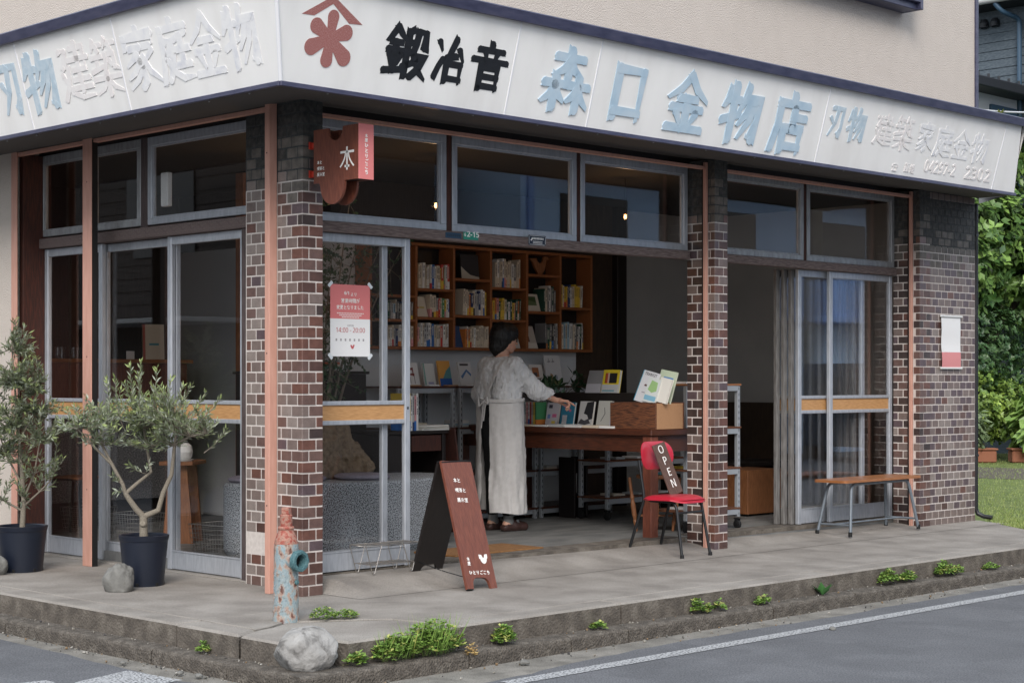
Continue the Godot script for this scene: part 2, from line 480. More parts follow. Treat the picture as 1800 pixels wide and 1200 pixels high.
func make_ground() -> void:
	var b := MB.new()
	b.quad(Vector3(-200, STREET - 0.01, -200), Vector3(200, STREET - 0.01, -200), Vector3(200, STREET - 0.01, 200), Vector3(-200, STREET - 0.01, 200), Vector3.UP)
	struct("ground", b, "gutter")
	# asphalt of the two streets, its ragged edge a hand's breadth off the kerb
	var edge := PackedVector2Array([Vector2(-100, -100)])
	edge.append_array(wavy(Vector2(-1.47, -40), Vector2(-1.50, 0.6), 0.05, 0.12, 3))
	edge.append_array(wavy(Vector2(-1.55, 0.9), Vector2(-1.2, 1.95), 0.05, 0.1, 5))
	edge.append_array(wavy(Vector2(-0.9, 2.15), Vector2(0.9, 1.95), 0.06, 0.1, 4))
	edge.append_array(wavy(Vector2(1.1, 1.93), Vector2(60, 1.87), 0.045, 0.12, 6))
	edge.append_array(PackedVector2Array([Vector2(100, 1.86), Vector2(100, 100), Vector2(-100, 100)]))
	flat("road", edge, STREET, "asphalt")
	# worn white edge line
	b = MB.new()
	b.quad(Vector3(-0.4, STREET + 0.004, 2.25), Vector3(60, STREET + 0.004, 2.13), Vector3(60, STREET + 0.004, 2.02), Vector3(-0.4, STREET + 0.004, 2.14), Vector3.UP)
	struct("road_edge_line", b, "road_paint")
	b = MB.new()
	b.quad(Vector3(-1.95, STREET + 0.004, 0.62), Vector3(-1.56, STREET + 0.004, 0.50), Vector3(-1.52, STREET + 0.004, 0.95), Vector3(-2.1, STREET + 0.004, 1.0), Vector3.UP)
	b.quad(Vector3(-2.25, STREET + 0.004, 0.42), Vector3(-2.02, STREET + 0.004, 0.46), Vector3(-2.02, STREET + 0.004, 0.56), Vector3(-2.25, STREET + 0.004, 0.52), Vector3.UP)
	struct("road_stop_line", b, "road_paint")
	# pavement: the main slabs and the broken corner block
	var crack := PackedVector2Array([Vector2(-1.2, 1.0), Vector2(-1.02, 0.9), Vector2(-0.9, 0.87), Vector2(-0.74, 0.78), Vector2(-0.52, 0.93), Vector2(-0.24, 1.12), Vector2(-0.19, 1.39), Vector2(-0.16, 1.57)])
	var left := PackedVector2Array([Vector2(-1.02, 0.42), Vector2(-0.55, 0.42), Vector2(-0.3, 0.2), Vector2(0.3, 0.1), Vector2(0.3, -14), Vector2(-1.02, -14)])
	slab("pavement", left, 0.0, -0.3, "concrete", null, 0.004).set_meta("kind", "structure")
	var mid := PackedVector2Array([Vector2(-1.02, 0.424), Vector2(-0.55, 0.424), Vector2(-0.3, 0.204), Vector2(0.3, 0.104), Vector2(0.3, -0.28), Vector2(8.12, -0.28), Vector2(8.12, 0.0), Vector2(7.066, 1.39)])
	var rev := crack.slice(1, 7)
	rev.reverse()
	mid.append_array(rev)
	slab("pavement", mid, 0.0, -0.3, "concrete", null, 0.004).set_meta("kind", "structure")
	var block := PackedVector2Array()
	for p in crack:
		block.append(p + Vector2(0.0, 0.014) if p.x < -0.7 else p + Vector2(-0.005, 0.004))
	block.append_array(PackedVector2Array([Vector2(-0.93, 1.57), Vector2(-0.95, 1.47), Vector2(-1.05, 1.36), Vector2(-1.2, 1.37)]))
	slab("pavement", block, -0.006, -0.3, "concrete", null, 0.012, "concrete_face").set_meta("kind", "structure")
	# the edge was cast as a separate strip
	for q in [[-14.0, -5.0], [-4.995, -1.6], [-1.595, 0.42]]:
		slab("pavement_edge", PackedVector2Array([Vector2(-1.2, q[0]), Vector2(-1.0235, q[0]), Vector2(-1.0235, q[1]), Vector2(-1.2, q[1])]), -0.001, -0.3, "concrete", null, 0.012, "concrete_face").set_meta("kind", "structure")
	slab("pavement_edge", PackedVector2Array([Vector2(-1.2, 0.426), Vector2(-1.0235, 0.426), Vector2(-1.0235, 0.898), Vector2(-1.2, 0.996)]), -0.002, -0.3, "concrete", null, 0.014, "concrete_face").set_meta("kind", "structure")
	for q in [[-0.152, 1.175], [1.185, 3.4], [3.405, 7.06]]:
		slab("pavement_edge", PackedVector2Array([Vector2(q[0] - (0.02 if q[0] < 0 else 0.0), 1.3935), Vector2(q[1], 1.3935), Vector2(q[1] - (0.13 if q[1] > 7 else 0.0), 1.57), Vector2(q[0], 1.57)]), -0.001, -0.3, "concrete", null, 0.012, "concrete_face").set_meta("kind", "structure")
	# pavement on past the garden
	slab("pavement", PackedVector2Array([Vector2(6.94, 1.57), Vector2(7.5, 0.83), Vector2(60, 0.83), Vector2(60, 1.57)]), -0.002, -0.3, "concrete", null, 0.012, "concrete_face").set_meta("kind", "structure")
	# risen strip in front of the thresholds
	b = MB.new()
	var nx := 60
	for i in nx:
		for j in 12:
			var q: Array[Vector3] = []
			for e in [[0, 0], [1, 0], [1, 1], [0, 1]]:
				var x := lerpf(0.17, 8.0, float(i + e[0]) / nx)
				var z := lerpf(0.35, -0.29, float(j + e[1]) / 12.0)
				q.append(Vector3(x, pave(x, z) + 0.002, z))
			b.quad(q[0], q[1], q[2], q[3])
	struct("threshold_ramp", b, "concrete")
	# low kerb with a worn lip, in lengths
	var prof := [Vector2(0.0, -0.128), Vector2(0.085, -0.132), Vector2(0.103, -0.138), Vector2(0.112, -0.15), Vector2(0.115, -0.17), Vector2(0.12, -0.32)]
	var cuts := [-14.0, -8.0, -4.6, -2.6, -1.25, 0.35, 1.05]
	for k in cuts.size() - 1:
		kerb(prof, Vector3(-1.2, 0, cuts[k] + 0.004), Vector3(-1.2, 0, cuts[k + 1] - 0.004), Vector3(-1, 0, 0))
	kerb(prof, Vector3(-1.2, 0, 1.054), Vector3(-1.2, 0, 1.568), Vector3(-1, 0, 0))
	cuts = [-0.18, 0.62, 1.12, 2.55, 3.5, 4.2, 5.1, 6.9, 9.0, 14.0, 40.0]
	kerb(prof, Vector3(-1.313, 0, 1.572), Vector3(-0.188, 0, 1.57), Vector3(0, 0, 1))
	var under := MB.new()
	under.bb(Vector3(-1.19, -0.32, 1.2), Vector3(-0.9, -0.135, 1.569))
	struct("kerb_bed", under, "kerb_low")
	for k in cuts.size() - 1:
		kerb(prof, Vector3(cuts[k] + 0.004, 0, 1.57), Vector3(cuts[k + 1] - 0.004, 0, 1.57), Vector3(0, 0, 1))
	# shop floor
	b = MB.new()
	b.bb(Vector3(0.26, -0.3, -5.4), Vector3(7.9, FLOOR, -0.292))
	struct("floor", b, "shop_floor")
	# garden lawn and the gravel strip across it
	flat("lawn", PackedVector2Array([Vector2(8.13, -0.01), Vector2(7.51, 0.81), Vector2(60, 0.81), Vector2(60, -60), Vector2(8.13, -60)]), -0.012, "lawn")
	var p2 := wavy(Vector2(9, -4.6), Vector2(30, 1.5), 0.35, 0.3, 11)
	var p3 := wavy(Vector2(9, -2.4), Vector2(24, 2.3), 0.35, 0.3, 12)
	p3.reverse()
	p2.append_array(p3)


func kerb(prof: Array, a: Vector3, d: Vector3, out: Vector3) -> void:
	var b := MB.new()
	var cnt := maxi(2, int(a.distance_to(d) / 0.06))
	cnt = mini(cnt, 90)
	var f := FastNoiseLite.new()
	f.seed = int(absf(a.x + a.z) * 100.0)
	f.frequency = 4.0
	var rows: Array = []
	for i in cnt + 1:
		var p := a.lerp(d, float(i) / cnt)
		var row: Array[Vector3] = []
		for k in prof.size():
			var w := 0.008 * f.get_noise_3d(p.x, float(k) * 0.15, p.z) if k > 0 and k < prof.size() - 1 else 0.0
			row.append(p + out * (prof[k].x + w) + Vector3.UP * (prof[k].y + w * 0.5))
		rows.append(row)
	for i in cnt:
		for k in prof.size() - 1:
			var nn := Vector3.ZERO
			var dd: Vector2 = (prof[k + 1] - prof[k]).normalized()
			nn = out * -dd.y + Vector3.UP * dd.x
			b.quad(rows[i][k], rows[i + 1][k], rows[i + 1][k + 1], rows[i][k + 1], nn)
	for e in [0, cnt]:
		var nn := (a - d).normalized() * (1.0 if e == 0 else -1.0)
		for k in prof.size() - 1:
			var foot: Vector3 = (a if e == 0 else d) + Vector3.UP * -0.32
			b.tri(foot, rows[e][k], rows[e][k + 1], nn)
	struct("kerb_stone", b, "kerb_low")


# ---------------------------------------------------------------- tiled pillars
const PITCH := 0.0695
const TH := 0.0595


func tile_mesh(w: float) -> ArrayMesh:
	var key := "tile%.3f" % w
	if not cache.has(key):
		var b := MB.new()
		b.box(Vector3.ZERO, Vector3(w, TH, 0.012), 0.0025)
		cache[key] = b.mesh()
	return cache[key]


func corner_tile(la: float, lf: float) -> ArrayMesh:
	# an angle tile round an outer corner: la along the left face (to -z), lf along the front (to +x); outer corner at the origin
	var key := "corner%.3f_%.3f" % [la, lf]
	if not cache.has(key):
		var b := MB.new()
		var e := 0.003
		var poly := PackedVector2Array([Vector2(0, 0.004), Vector2(0, la), Vector2(0.012, la), Vector2(0.012, 0.012), Vector2(lf, 0.012), Vector2(lf, 0), Vector2(0.004, 0)])
		b.prism(poly, TH, Transform3D(Basis(Vector3(1, 0, 0), Vector3(0, 0, -1), Vector3(0, 1, 0)), Vector3(0, -TH / 2, 0)), true)
		cache[key] = b.mesh()
	return cache[key]


func pick(weights: Array) -> int:
	var s := 0.0
	for w in weights:
		s += w
	var r := rng.randf() * s
	for k in weights.size():
		r -= weights[k]
		if r <= 0.0:
			return k
	return 0


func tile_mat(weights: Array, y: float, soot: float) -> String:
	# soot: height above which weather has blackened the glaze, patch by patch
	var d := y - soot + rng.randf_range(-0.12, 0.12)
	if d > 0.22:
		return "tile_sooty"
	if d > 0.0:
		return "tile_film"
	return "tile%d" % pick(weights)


const W_FRONT := [2.0, 3.0, 3.0, 1.2, 0.3, 1.0, 0.4]
const W_SIDE := [0.2, 0.4, 1.4, 3.0, 2.4, 0.3, 0.0]  # paler greys: the brighter light on side faces is put into the mix
const W_JAMB := [1.5, 0.3, 1.5, 1.5, 0.2, 0.8, 3.0]  # darkest tones lead: shade of the recess put into the tile colours
const W_WALL := [0.3, 0.2, 1.6, 4.0, 1.0, 2.6, 0.0]


func run(o: Node, from: Vector3, along: Vector3, out: Vector3, widths: Array, y: float, weights: Array, soot: float, joint := 0.0095) -> void:
	var at := 0.0
	var bs := Basis(along, Vector3.UP, out)
	for w: float in widths:
		if w > 0.0:
			var p: Vector3 = from + along * (at + w * 0.5) + Vector3.UP * y - out * (0.006 + rng.randf_range(0.0, 0.0012))
			var tilt := bs.rotated(Vector3.UP, rng.randf_range(-0.006, 0.006)).rotated(along, rng.randf_range(-0.008, 0.008))
			put("tile", tile_mesh(w), tile_mat(weights, y, soot), o, Transform3D(tilt, p))
		at += absf(w) + joint


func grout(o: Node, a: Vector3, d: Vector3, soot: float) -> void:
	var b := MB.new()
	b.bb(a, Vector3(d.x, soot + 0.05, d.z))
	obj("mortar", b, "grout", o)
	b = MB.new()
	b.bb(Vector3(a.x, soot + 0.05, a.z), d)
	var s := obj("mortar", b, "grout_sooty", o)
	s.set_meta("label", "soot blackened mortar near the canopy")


func make_pillars() -> void:
	var cnt := 44
	var g0 := 0.0038
	# corner pillar
	var o := thing("brick_pillar", "brown glazed brick tile pillar at the street corner behind the old hydrant", "pillar")
	grout(o, Vector3(g0, -0.02, -0.30), Vector3(0.162, 3.06, -g0), 2.52)
	for k in cnt:
		var y := -0.006 + PITCH * (k + 0.5)
		var odd := k % 2 == 1
		var la := 0.043 if odd else 0.103
		var lf := 0.104 if odd else 0.048
		put("tile", corner_tile(la, lf), tile_mat(W_FRONT, y, 2.62), o, Transform3D(Basis.IDENTITY, Vector3(0, y, 0)))
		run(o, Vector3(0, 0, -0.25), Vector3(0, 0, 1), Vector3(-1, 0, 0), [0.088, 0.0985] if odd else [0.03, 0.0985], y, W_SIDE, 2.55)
		run(o, Vector3(lf + 0.0095, 0, 0), Vector3(1, 0, 0), Vector3(0, 0, 1), [0.0495] if odd else [0.1055], y, W_FRONT, 2.62)
	# the strip of tiles set back beside it
	o = thing("brick_strip", "narrow strip of pale brown tiles between the pink corner post and the dark timber post", "wall")
	grout(o, Vector3(0.165 + g0, -0.02, -0.81), Vector3(0.24, 3.06, -0.31), 2.52)
	for k in cnt:
		var y := -0.006 + PITCH * (k + 0.5)
		if k == 3 or k == 4:
			continue
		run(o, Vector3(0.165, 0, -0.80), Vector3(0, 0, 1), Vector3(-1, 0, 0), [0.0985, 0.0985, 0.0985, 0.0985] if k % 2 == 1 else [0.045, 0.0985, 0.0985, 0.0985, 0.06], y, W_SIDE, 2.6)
	# pillar between the two openings, with its jamb
	o = thing("brick_pillar", "dark brown brick tile pillar between the two shop openings beside the red chair", "pillar")
	var mx := 4.072
	grout(o, Vector3(mx + g0, -0.02, -0.28), Vector3(mx + 0.162, 3.06, -g0), 2.52)
	for k in cnt:
		var y := -0.006 + PITCH * (k + 0.5)
		var odd := k % 2 == 1
		var la := 0.042 if odd else 0.064
		var lf := 0.104 if odd else 0.048
		put("tile", corner_tile(la, lf), tile_mat(W_FRONT, y, 2.62), o, Transform3D(Basis.IDENTITY, Vector3(mx, y, 0)))
		if odd:
			run(o, Vector3(mx, 0, -0.068), Vector3(0, 0, 1), Vector3(-1, 0, 0), [0.0165], y, W_FRONT, 2.6)
		run(o, Vector3(mx + lf + 0.0095, 0, 0), Vector3(1, 0, 0), Vector3(0, 0, 1), [0.0495] if odd else [0.1055], y, W_FRONT, 2.62)
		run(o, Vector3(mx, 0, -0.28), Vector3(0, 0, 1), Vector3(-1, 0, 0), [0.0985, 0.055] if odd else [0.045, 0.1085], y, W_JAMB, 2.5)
	# end pillar and the end wall
	o = thing("brick_pillar", "dark brick tile pillar at the far end by the wooden bench", "pillar")
	mx = 7.046
	grout(o, Vector3(mx + g0, -0.02, -0.28), Vector3(mx + 0.175, 3.05, -g0), 2.52)
	for k in cnt:
		var y := -0.006 + PITCH * (k + 0.5)
		var odd := k % 2 == 1
		put("tile", corner_tile(0.042 if odd else 0.064, 0.104 if odd else 0.058), tile_mat([2.0, 1.0, 2.0, 1.0, 0.2, 2.0, 1.5], y, 2.5), o, Transform3D(Basis.IDENTITY, Vector3(mx, y, 0)))
		run(o, Vector3(mx + (0.104 if odd else 0.058) + 0.0095, 0, 0), Vector3(1, 0, 0), Vector3(0, 0, 1), [0.0615] if odd else [0.1075], y, W_FRONT, 2.55)
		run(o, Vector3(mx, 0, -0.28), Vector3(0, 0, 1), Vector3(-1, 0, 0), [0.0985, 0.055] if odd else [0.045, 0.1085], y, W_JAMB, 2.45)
	o = thing("brick_wall", "end wall of small brown tiles carrying a faded paper poster", "wall")
	grout(o, Vector3(mx + 0.176, -0.02, -0.28), Vector3(8.03, 3.05, -0.010 - g0), 2.50)
	var rest := MB.new()
	for k in cnt:
		var y := -0.006 + PITCH * (k + 0.5)
		var row := []
		var x := mx + 0.177
		if k % 2 == 1:
			row.append(0.045)
		while true:
			var used := 0.0
			for w in row:
				used += w + 0.0095
			var room := 8.033 - x - used
			if room < 0.02:
				break
			row.append(minf(0.0985, room))
		if k < 2 or k > 42:
			# the lowest and topmost courses, half hidden, as one mass
			var at := x
			for w in row:
				rest.box(Vector3(at + w * 0.5, y, -0.016), Vector3(w, TH, 0.012), 0.0025)
				at += w + 0.0095
		else:
			run(o, Vector3(x, 0, -0.010), Vector3(1, 0, 0), Vector3(0, 0, 1), row, y, W_WALL, 2.40)
	obj("tile_course", rest, "tile3", o).set_meta("kind", "stuff")


# ---------------------------------------------------------------- building
func pane(parent: Node, a: Vector3, d: Vector3) -> MeshInstance3D:
	var b := MB.new()
	b.bb(a, d)
	return obj("pane", b, "glass", parent)


# frame in the plane across axis ax ("z" or "x") at depth dp, spanning s0..s1 along the wall and y0..y1
func corner_pt(ax: String, s: float, y: float, dp: float) -> Vector3:
	return Vector3(s, y, dp) if ax == "z" else Vector3(dp, y, s)


func window(parent: Node, ax: String, dp: float, s0: float, s1: float, y0: float, y1: float, old := false) -> void:
	var b := MB.new()
	var f := 0.022
	var top := 0.062
	var low := 0.045
	var st := 0.048
	var cp := func(s, y, dd): return corner_pt(ax, s, y, dp + dd)
	b.bb(cp.call(s0, y1 - top, -f), cp.call(s1, y1, f), 0.003)
	b.bb(cp.call(s0, y0, -f), cp.call(s1, y0 + low, f), 0.003)
	for e in [[s0, s0 + st], [s1 - st, s1]]:
		b.bb(cp.call(e[0], y0 + low, -f), cp.call(e[1], y1 - top, f), 0.003)
	# the bead that holds the glass
	var i := 0.012
	b.bb(cp.call(s0 + st, y0 + low, -0.012), cp.call(s1 - st, y0 + low + i, 0.006))
	b.bb(cp.call(s0 + st, y1 - top - i, -0.012), cp.call(s1 - st, y1 - top, 0.006))
	b.bb(cp.call(s0 + st, y0 + low + i, -0.012), cp.call(s0 + st + i, y1 - top - i, 0.006))
	b.bb(cp.call(s1 - st - i, y0 + low + i, -0.012), cp.call(s1 - st, y1 - top - i, 0.006))
	var o := obj("transom_window", b, "aluminium_old" if old else "aluminium", parent)
	pane(o, cp.call(s0 + st + i, y0 + low + i, -0.006), cp.call(s1 - st - i, y1 - top - i, -0.001))


func sliding_door(parent: Node, ax: String, dp: float, s0: float, s1: float, y0: float, y1: float, m := "aluminium") -> void:
	var b := MB.new()
	var f := 0.018
	var st := 0.048
	var cp := func(s, y, dd): return corner_pt(ax, s, y, dp + dd)
	for e in [[s0, s0 + st], [s1 - st, s1]]:
		b.bb(cp.call(e[0], y0, -f), cp.call(e[1], y1, f), 0.004)
		b.bb(cp.call((e[0] + e[1]) * 0.5 - 0.004, y0 + 0.002, f - 0.001), cp.call((e[0] + e[1]) * 0.5 + 0.004, y1 - 0.002, f + 0.0015))
	b.bb(cp.call(s0 + st, y1 - 0.058, -f + 0.003), cp.call(s1 - st, y1 - 0.001, f - 0.003), 0.003)
	b.bb(cp.call(s0 + st, 1.168, -f + 0.004), cp.call(s1 - st, 1.196, f - 0.002), 0.004)
	b.bb(cp.call(s0 + st, 1.041, -f + 0.004), cp.call(s1 - st, 1.071, f - 0.002), 0.004)
	var o := obj("sliding_door", b, m, parent)
	var k := MB.new()
	k.bb(cp.call(s0 + st, y0 + 0.004, -0.010), cp.call(s1 - st, y0 + 0.125, 0.008), 0.003)
	k.bb(cp.call(s0 + st, y0 + 0.125, -0.014), cp.call(s1 - st, y0 + 0.134, 0.012))
	obj("kick_plate", k, m, o)
	k = MB.new()
	k.bb(cp.call(s0 + st, 1.071, -0.004), cp.call(s1 - st, 1.168, 0.004))
	obj("wood_panel", k, "plywood" if ax == "z" else "plywood_side", o)
	pane(o, cp.call(s0 + st, 1.196, -0.003), cp.call(s1 - st, y1 - 0.058, 0.002))
	pane(o, cp.call(s0 + st, y0 + 0.134, -0.003), cp.call(s1 - st, 1.041, 0.002))


func make_building() -> void:
	var o := thing("shop_building", "two storey corner shop with beige stucco upper wall and aluminium glazed openings", "building")
	var b := MB.new()
	# upper storey, a solid block above the shop ceiling
	b.bb(Vector3(0.0, 3.12, -9.0), Vector3(8.02, 7.4, 0.0), 0.004)
	obj("upper_wall", b, "stucco", o)
	b = MB.new()
	b.bb(Vector3(0.0, -0.2, -9.0), Vector3(0.24, 3.12, -3.56), 0.004)
	obj("side_wall", b, "stucco", o)
	b = MB.new()
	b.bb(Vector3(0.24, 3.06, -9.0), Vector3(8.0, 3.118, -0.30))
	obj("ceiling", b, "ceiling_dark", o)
	b = MB.new()
	b.bb(Vector3(7.9, -0.2, -9.0), Vector3(8.025, 3.118, -0.282))
	obj("end_wall", b, "wall_grey", o)
	b = MB.new()
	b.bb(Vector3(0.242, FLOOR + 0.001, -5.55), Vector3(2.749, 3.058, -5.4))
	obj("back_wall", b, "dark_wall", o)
	b = MB.new()
	b.bb(Vector3(6.27, FLOOR + 0.001, -3.75), Vector3(7.898, 3.058, -3.2))
	obj("back_wall", b, "wall_grey", o)
	b = MB.new()
	b.bb(Vector3(2.75, FLOOR + 0.001, -5.398), Vector3(5.71, 2.535, -3.0), 0.004)
	obj("partition_wall", b, "wall_white", o)
	b = MB.new()
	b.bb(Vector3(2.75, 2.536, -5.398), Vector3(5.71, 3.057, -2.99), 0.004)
	obj("partition_top", b, "dark_wall", o)  # upper part of the partition, in a darker colour than below
	b = MB.new()
	b.bb(Vector3(5.711, FLOOR + 0.001, -3.598), Vector3(6.26, 3.057, -3.02))
	obj("dark_panel", b, "wainscot", o)
	b = MB.new()
	b.bb(Vector3(6.262, FLOOR + 0.001, -3.1), Vector3(6.40, 3.057, -2.95), 0.003)
	obj("timber_post", b, "black_wood", o)
	b = MB.new()
	b.bb(Vector3(7.86, FLOOR + 0.001, -3.198), Vector3(7.899, 1.10, -0.40), 0.003)
	obj("wainscot", b, "wainscot", o)
	# dark corner trim of the upper wall and the underside of the bay window above
	b = MB.new()
	b.bb(Vector3(8.0, 3.5, -0.05), Vector3(8.045, 7.4, 0.02), 0.004)
	obj("corner_trim", b, "navy_trim", o)
	b = MB.new()
	b.bb(Vector3(4.3, 4.60, 0.003), Vector3(6.72, 4.72, 0.17), 0.006)
	b.bb(Vector3(4.3, 4.66, 0.172), Vector3(6.74, 4.80, 0.21), 0.006)
	b.bb(Vector3(6.722, 4.60, 0.0), Vector3(6.76, 6.1, 0.215), 0.006)
	obj("bay_window_frame", b, "navy_trim", o)
	# ---- front: transoms, beam, doors
	var z := -0.285
	window(o, "z", z, 0.17, 1.455, 2.356, 3.02)
	window(o, "z", z, 1.51, 2.768, 2.356, 3.02)
	window(o, "z", z, 2.812, 4.062, 2.356, 3.02)
	window(o, "z", z, 4.24, 5.628, 2.356, 3.03, true)
	window(o, "z", z, 5.676, 7.04, 2.356, 3.03, true)
	for p in [[1.456, 1.509], [2.769, 2.811], [5.629, 5.675]]:
		b = MB.new()
		b.bb(Vector3(p[0], 2.356, z - 0.03), Vector3(p[1], 3.04, z + 0.016), 0.003)
		obj("mullion", b, "rust_timber", o)
	for p in [[0.166, 4.066], [4.238, 7.043]]:
		b = MB.new()
		b.bb(Vector3(p[0], 2.286, -0.33), Vector3(p[1], 2.355, -0.238), 0.006)
		obj("timber_beam", b, "old_timber", o)
		b = MB.new()
		b.bb(Vector3(p[0], 3.031, -0.33), Vector3(p[1], 3.118, -0.25))
		obj("lintel", b, "black_wood", o)
		b = MB.new()
		b.bb(Vector3(p[0] + 0.002, 2.984, -0.115), Vector3(p[1] - 0.03, 3.008, -0.072), 0.002)
		obj("shutter_rail", b, "pink_steel", o)
		b = MB.new()
		b.bb(Vector3(p[0], FLOOR - 0.03, -0.52), Vector3(p[1], FLOOR + 0.006, -0.29))
		obj("door_track", b, "concrete_face", o)
	sliding_door(o, "z", -0.302, 0.19, 1.142, 0.088, 2.284)
	sliding_door(o, "z", -0.349, 0.03, 0.982, 0.088, 2.284)
	b = MB.new()
	b.box(Vector3(1.118, 1.145, -0.2822), Vector3(0.012, 0.018, 0.002))
	obj("door_lock", b, "black_rubber", o)
	sliding_door(o, "z", -0.302, 6.045, 7.038, 0.088, 2.284)
	sliding_door(o, "z", -0.349, 5.645, 6.66, 0.088, 2.284)
	sliding_door(o, "z", -0.396, 5.605, 6.60, 0.088, 2.284, "aluminium_shaded")
	sliding_door(o, "z", -0.443, 5.565, 6.56, 0.088, 2.284, "aluminium_shaded")
	sliding_door(o, "z", -0.49, 5.525, 6.52, 0.088, 2.284, "aluminium_shaded")
	# shutter guides on the pillars
	for p in [[4.045, 0.028], [7.018, 0.028]]:
		b = MB.new()
		b.bb(Vector3(p[0], 0.0, -0.098), Vector3(p[0] + p[1], 3.04, -0.07), 0.002)
		obj("shutter_guide", b, "pink_steel", o)
		b = MB.new()
		b.bb(Vector3(p[0] + 0.012, 0.0, -0.118), Vector3(p[0] + p[1], 3.04, -0.0985))
		obj("guide_groove", b, "black_rubber", o)
	# ---- left side
	var x := 0.25
	window(o, "x", x, -2.06, -0.662, 2.43, 3.05)
	window(o, "x", x, -2.82, -2.15, 2.43, 3.05, true)
	window(o, "x", x, -3.54, -2.86, 2.43, 3.05, true)
	b = MB.new()
	b.bb(Vector3(x - 0.02, 2.415, -2.148), Vector3(x + 0.04, 3.06, -2.062), 0.003)
	b.bb(Vector3(x - 0.02, 2.415, -2.858), Vector3(x + 0.04, 3.06, -2.822), 0.003)
	obj("mullion", b, "dark_timber", o)
	b = MB.new()
	b.bb(Vector3(x - 0.055, 2.338, -3.58), Vector3(x + 0.05, 2.413, -0.40), 0.006)
	obj("timber_beam", b, "old_timber", o)
	b = MB.new()
	b.bb(Vector3(x - 0.02, 3.051, -3.56), Vector3(x + 0.06, 3.118, -0.31))
	obj("lintel", b, "black_wood", o)
	b = MB.new()
	b.bb(Vector3(0.005, 3.03, -3.55), Vector3(0.05, 3.056, -0.385), 0.002)
	obj("shutter_rail", b, "pink_steel", o)
	b = MB.new()
	b.bb(Vector3(x - 0.035, 0.0, -0.925), Vector3(x + 0.05, 2.336, -0.835), 0.004)
	obj("door_post", b, "dark_timber", o)
	b = MB.new()
	b.bb(Vector3(0.06, 0.0, -3.558), Vector3(x + 0.05, 3.05, -3.50), 0.003)
	obj("door_post", b, "rust_timber", o)
	sliding_door(o, "x", x + 0.008, -1.83, -0.927, 0.012, 2.334)
	sliding_door(o, "x", x + 0.055, -2.74, -1.785, 0.012, 2.334)
	sliding_door(o, "x", x + 0.008, -3.498, -2.68, 0.012, 2.334)
	b = MB.new()
	b.bb(Vector3(x - 0.06, -0.05, -3.56), Vector3(x + 0.09, 0.010, -0.83), 0.004)
	obj("sill", b, "concrete", o)
	# pink shutter posts of the side
	for p in [[-0.062, -0.300, -0.253, 0.0], [-0.012, -2.530, -2.410, -0.004]]:
		b = MB.new()
		b.bb(Vector3(p[0], 0.0, p[1]), Vector3(p[3], 3.07, p[2]), 0.003)
		var post := obj("shutter_post", b, "pink_steel", o)
		b = MB.new()
		b.bb(Vector3(p[3] + 0.0005, 0.0, p[1] + 0.008), Vector3(p[3] + 0.045, 3.05, p[2] - (0.05 if p[3] == 0.0 else 0.001)))
		obj("guide_groove", b, "black_rubber", post)
		for y in [0.55, 1.5, 2.75]:
			b = MB.new()
			b.box(Vector3(p[0] - 0.0005, y, (p[1] + p[2]) / 2), Vector3(0.004, 0.009, 0.007), 0.001)
			obj("screw", b, "black_rubber", post)
	b = MB.new()
	b.bb(Vector3(-0.006, 0.0, -3.563), Vector3(0.004, 3.06, -3.48), 0.002)
	obj("shutter_post", b, "pink_steel", o)
	# box on the wall inside the corner transom, small round cap on the beam
	b = MB.new()
	b.bb(Vector3(0.29, 2.56, -1.99), Vector3(0.33, 2.80, -1.90), 0.006)
	obj("sensor_box", b, "white_plastic", o)
	b = MB.new()
	b.lathe([Vector2(0, 0.006), Vector2(0.014, 0.006), Vector2(0.017, 0.0)], 12, Transform3D(Basis(Vector3.FORWARD, PI / 2).rotated(Vector3.UP, 0), Vector3(0.194, 2.376, -0.74)).rotated_local(Vector3.UP, 0.0))
	obj("round_cap", b, "white_plastic", o)
	# downpipe at the far end
	var d := thing("downpipe", "thin black rainwater downpipe at the far end of the tiled wall", "downpipe", Vector3(8.06, 0, 0.0))
	b = MB.new()
	b.tube(PackedVector3Array([Vector3(0, 3.0, -0.02), Vector3(0, 0.12, -0.02), Vector3(0.0, 0.07, 0.0), Vector3(0.02, 0.045, 0.05), Vector3(0.04, 0.035, 0.13)]), 0.021, 10)
	obj("pipe", b, "black_steel", d)
	b = MB.new()
	for y in [0.62, 1.9, 2.7]:
		b.box(Vector3(0, y, -0.015), Vector3(0.052, 0.022, 0.03), 0.003)
	obj("bracket", b, "black_steel", d)


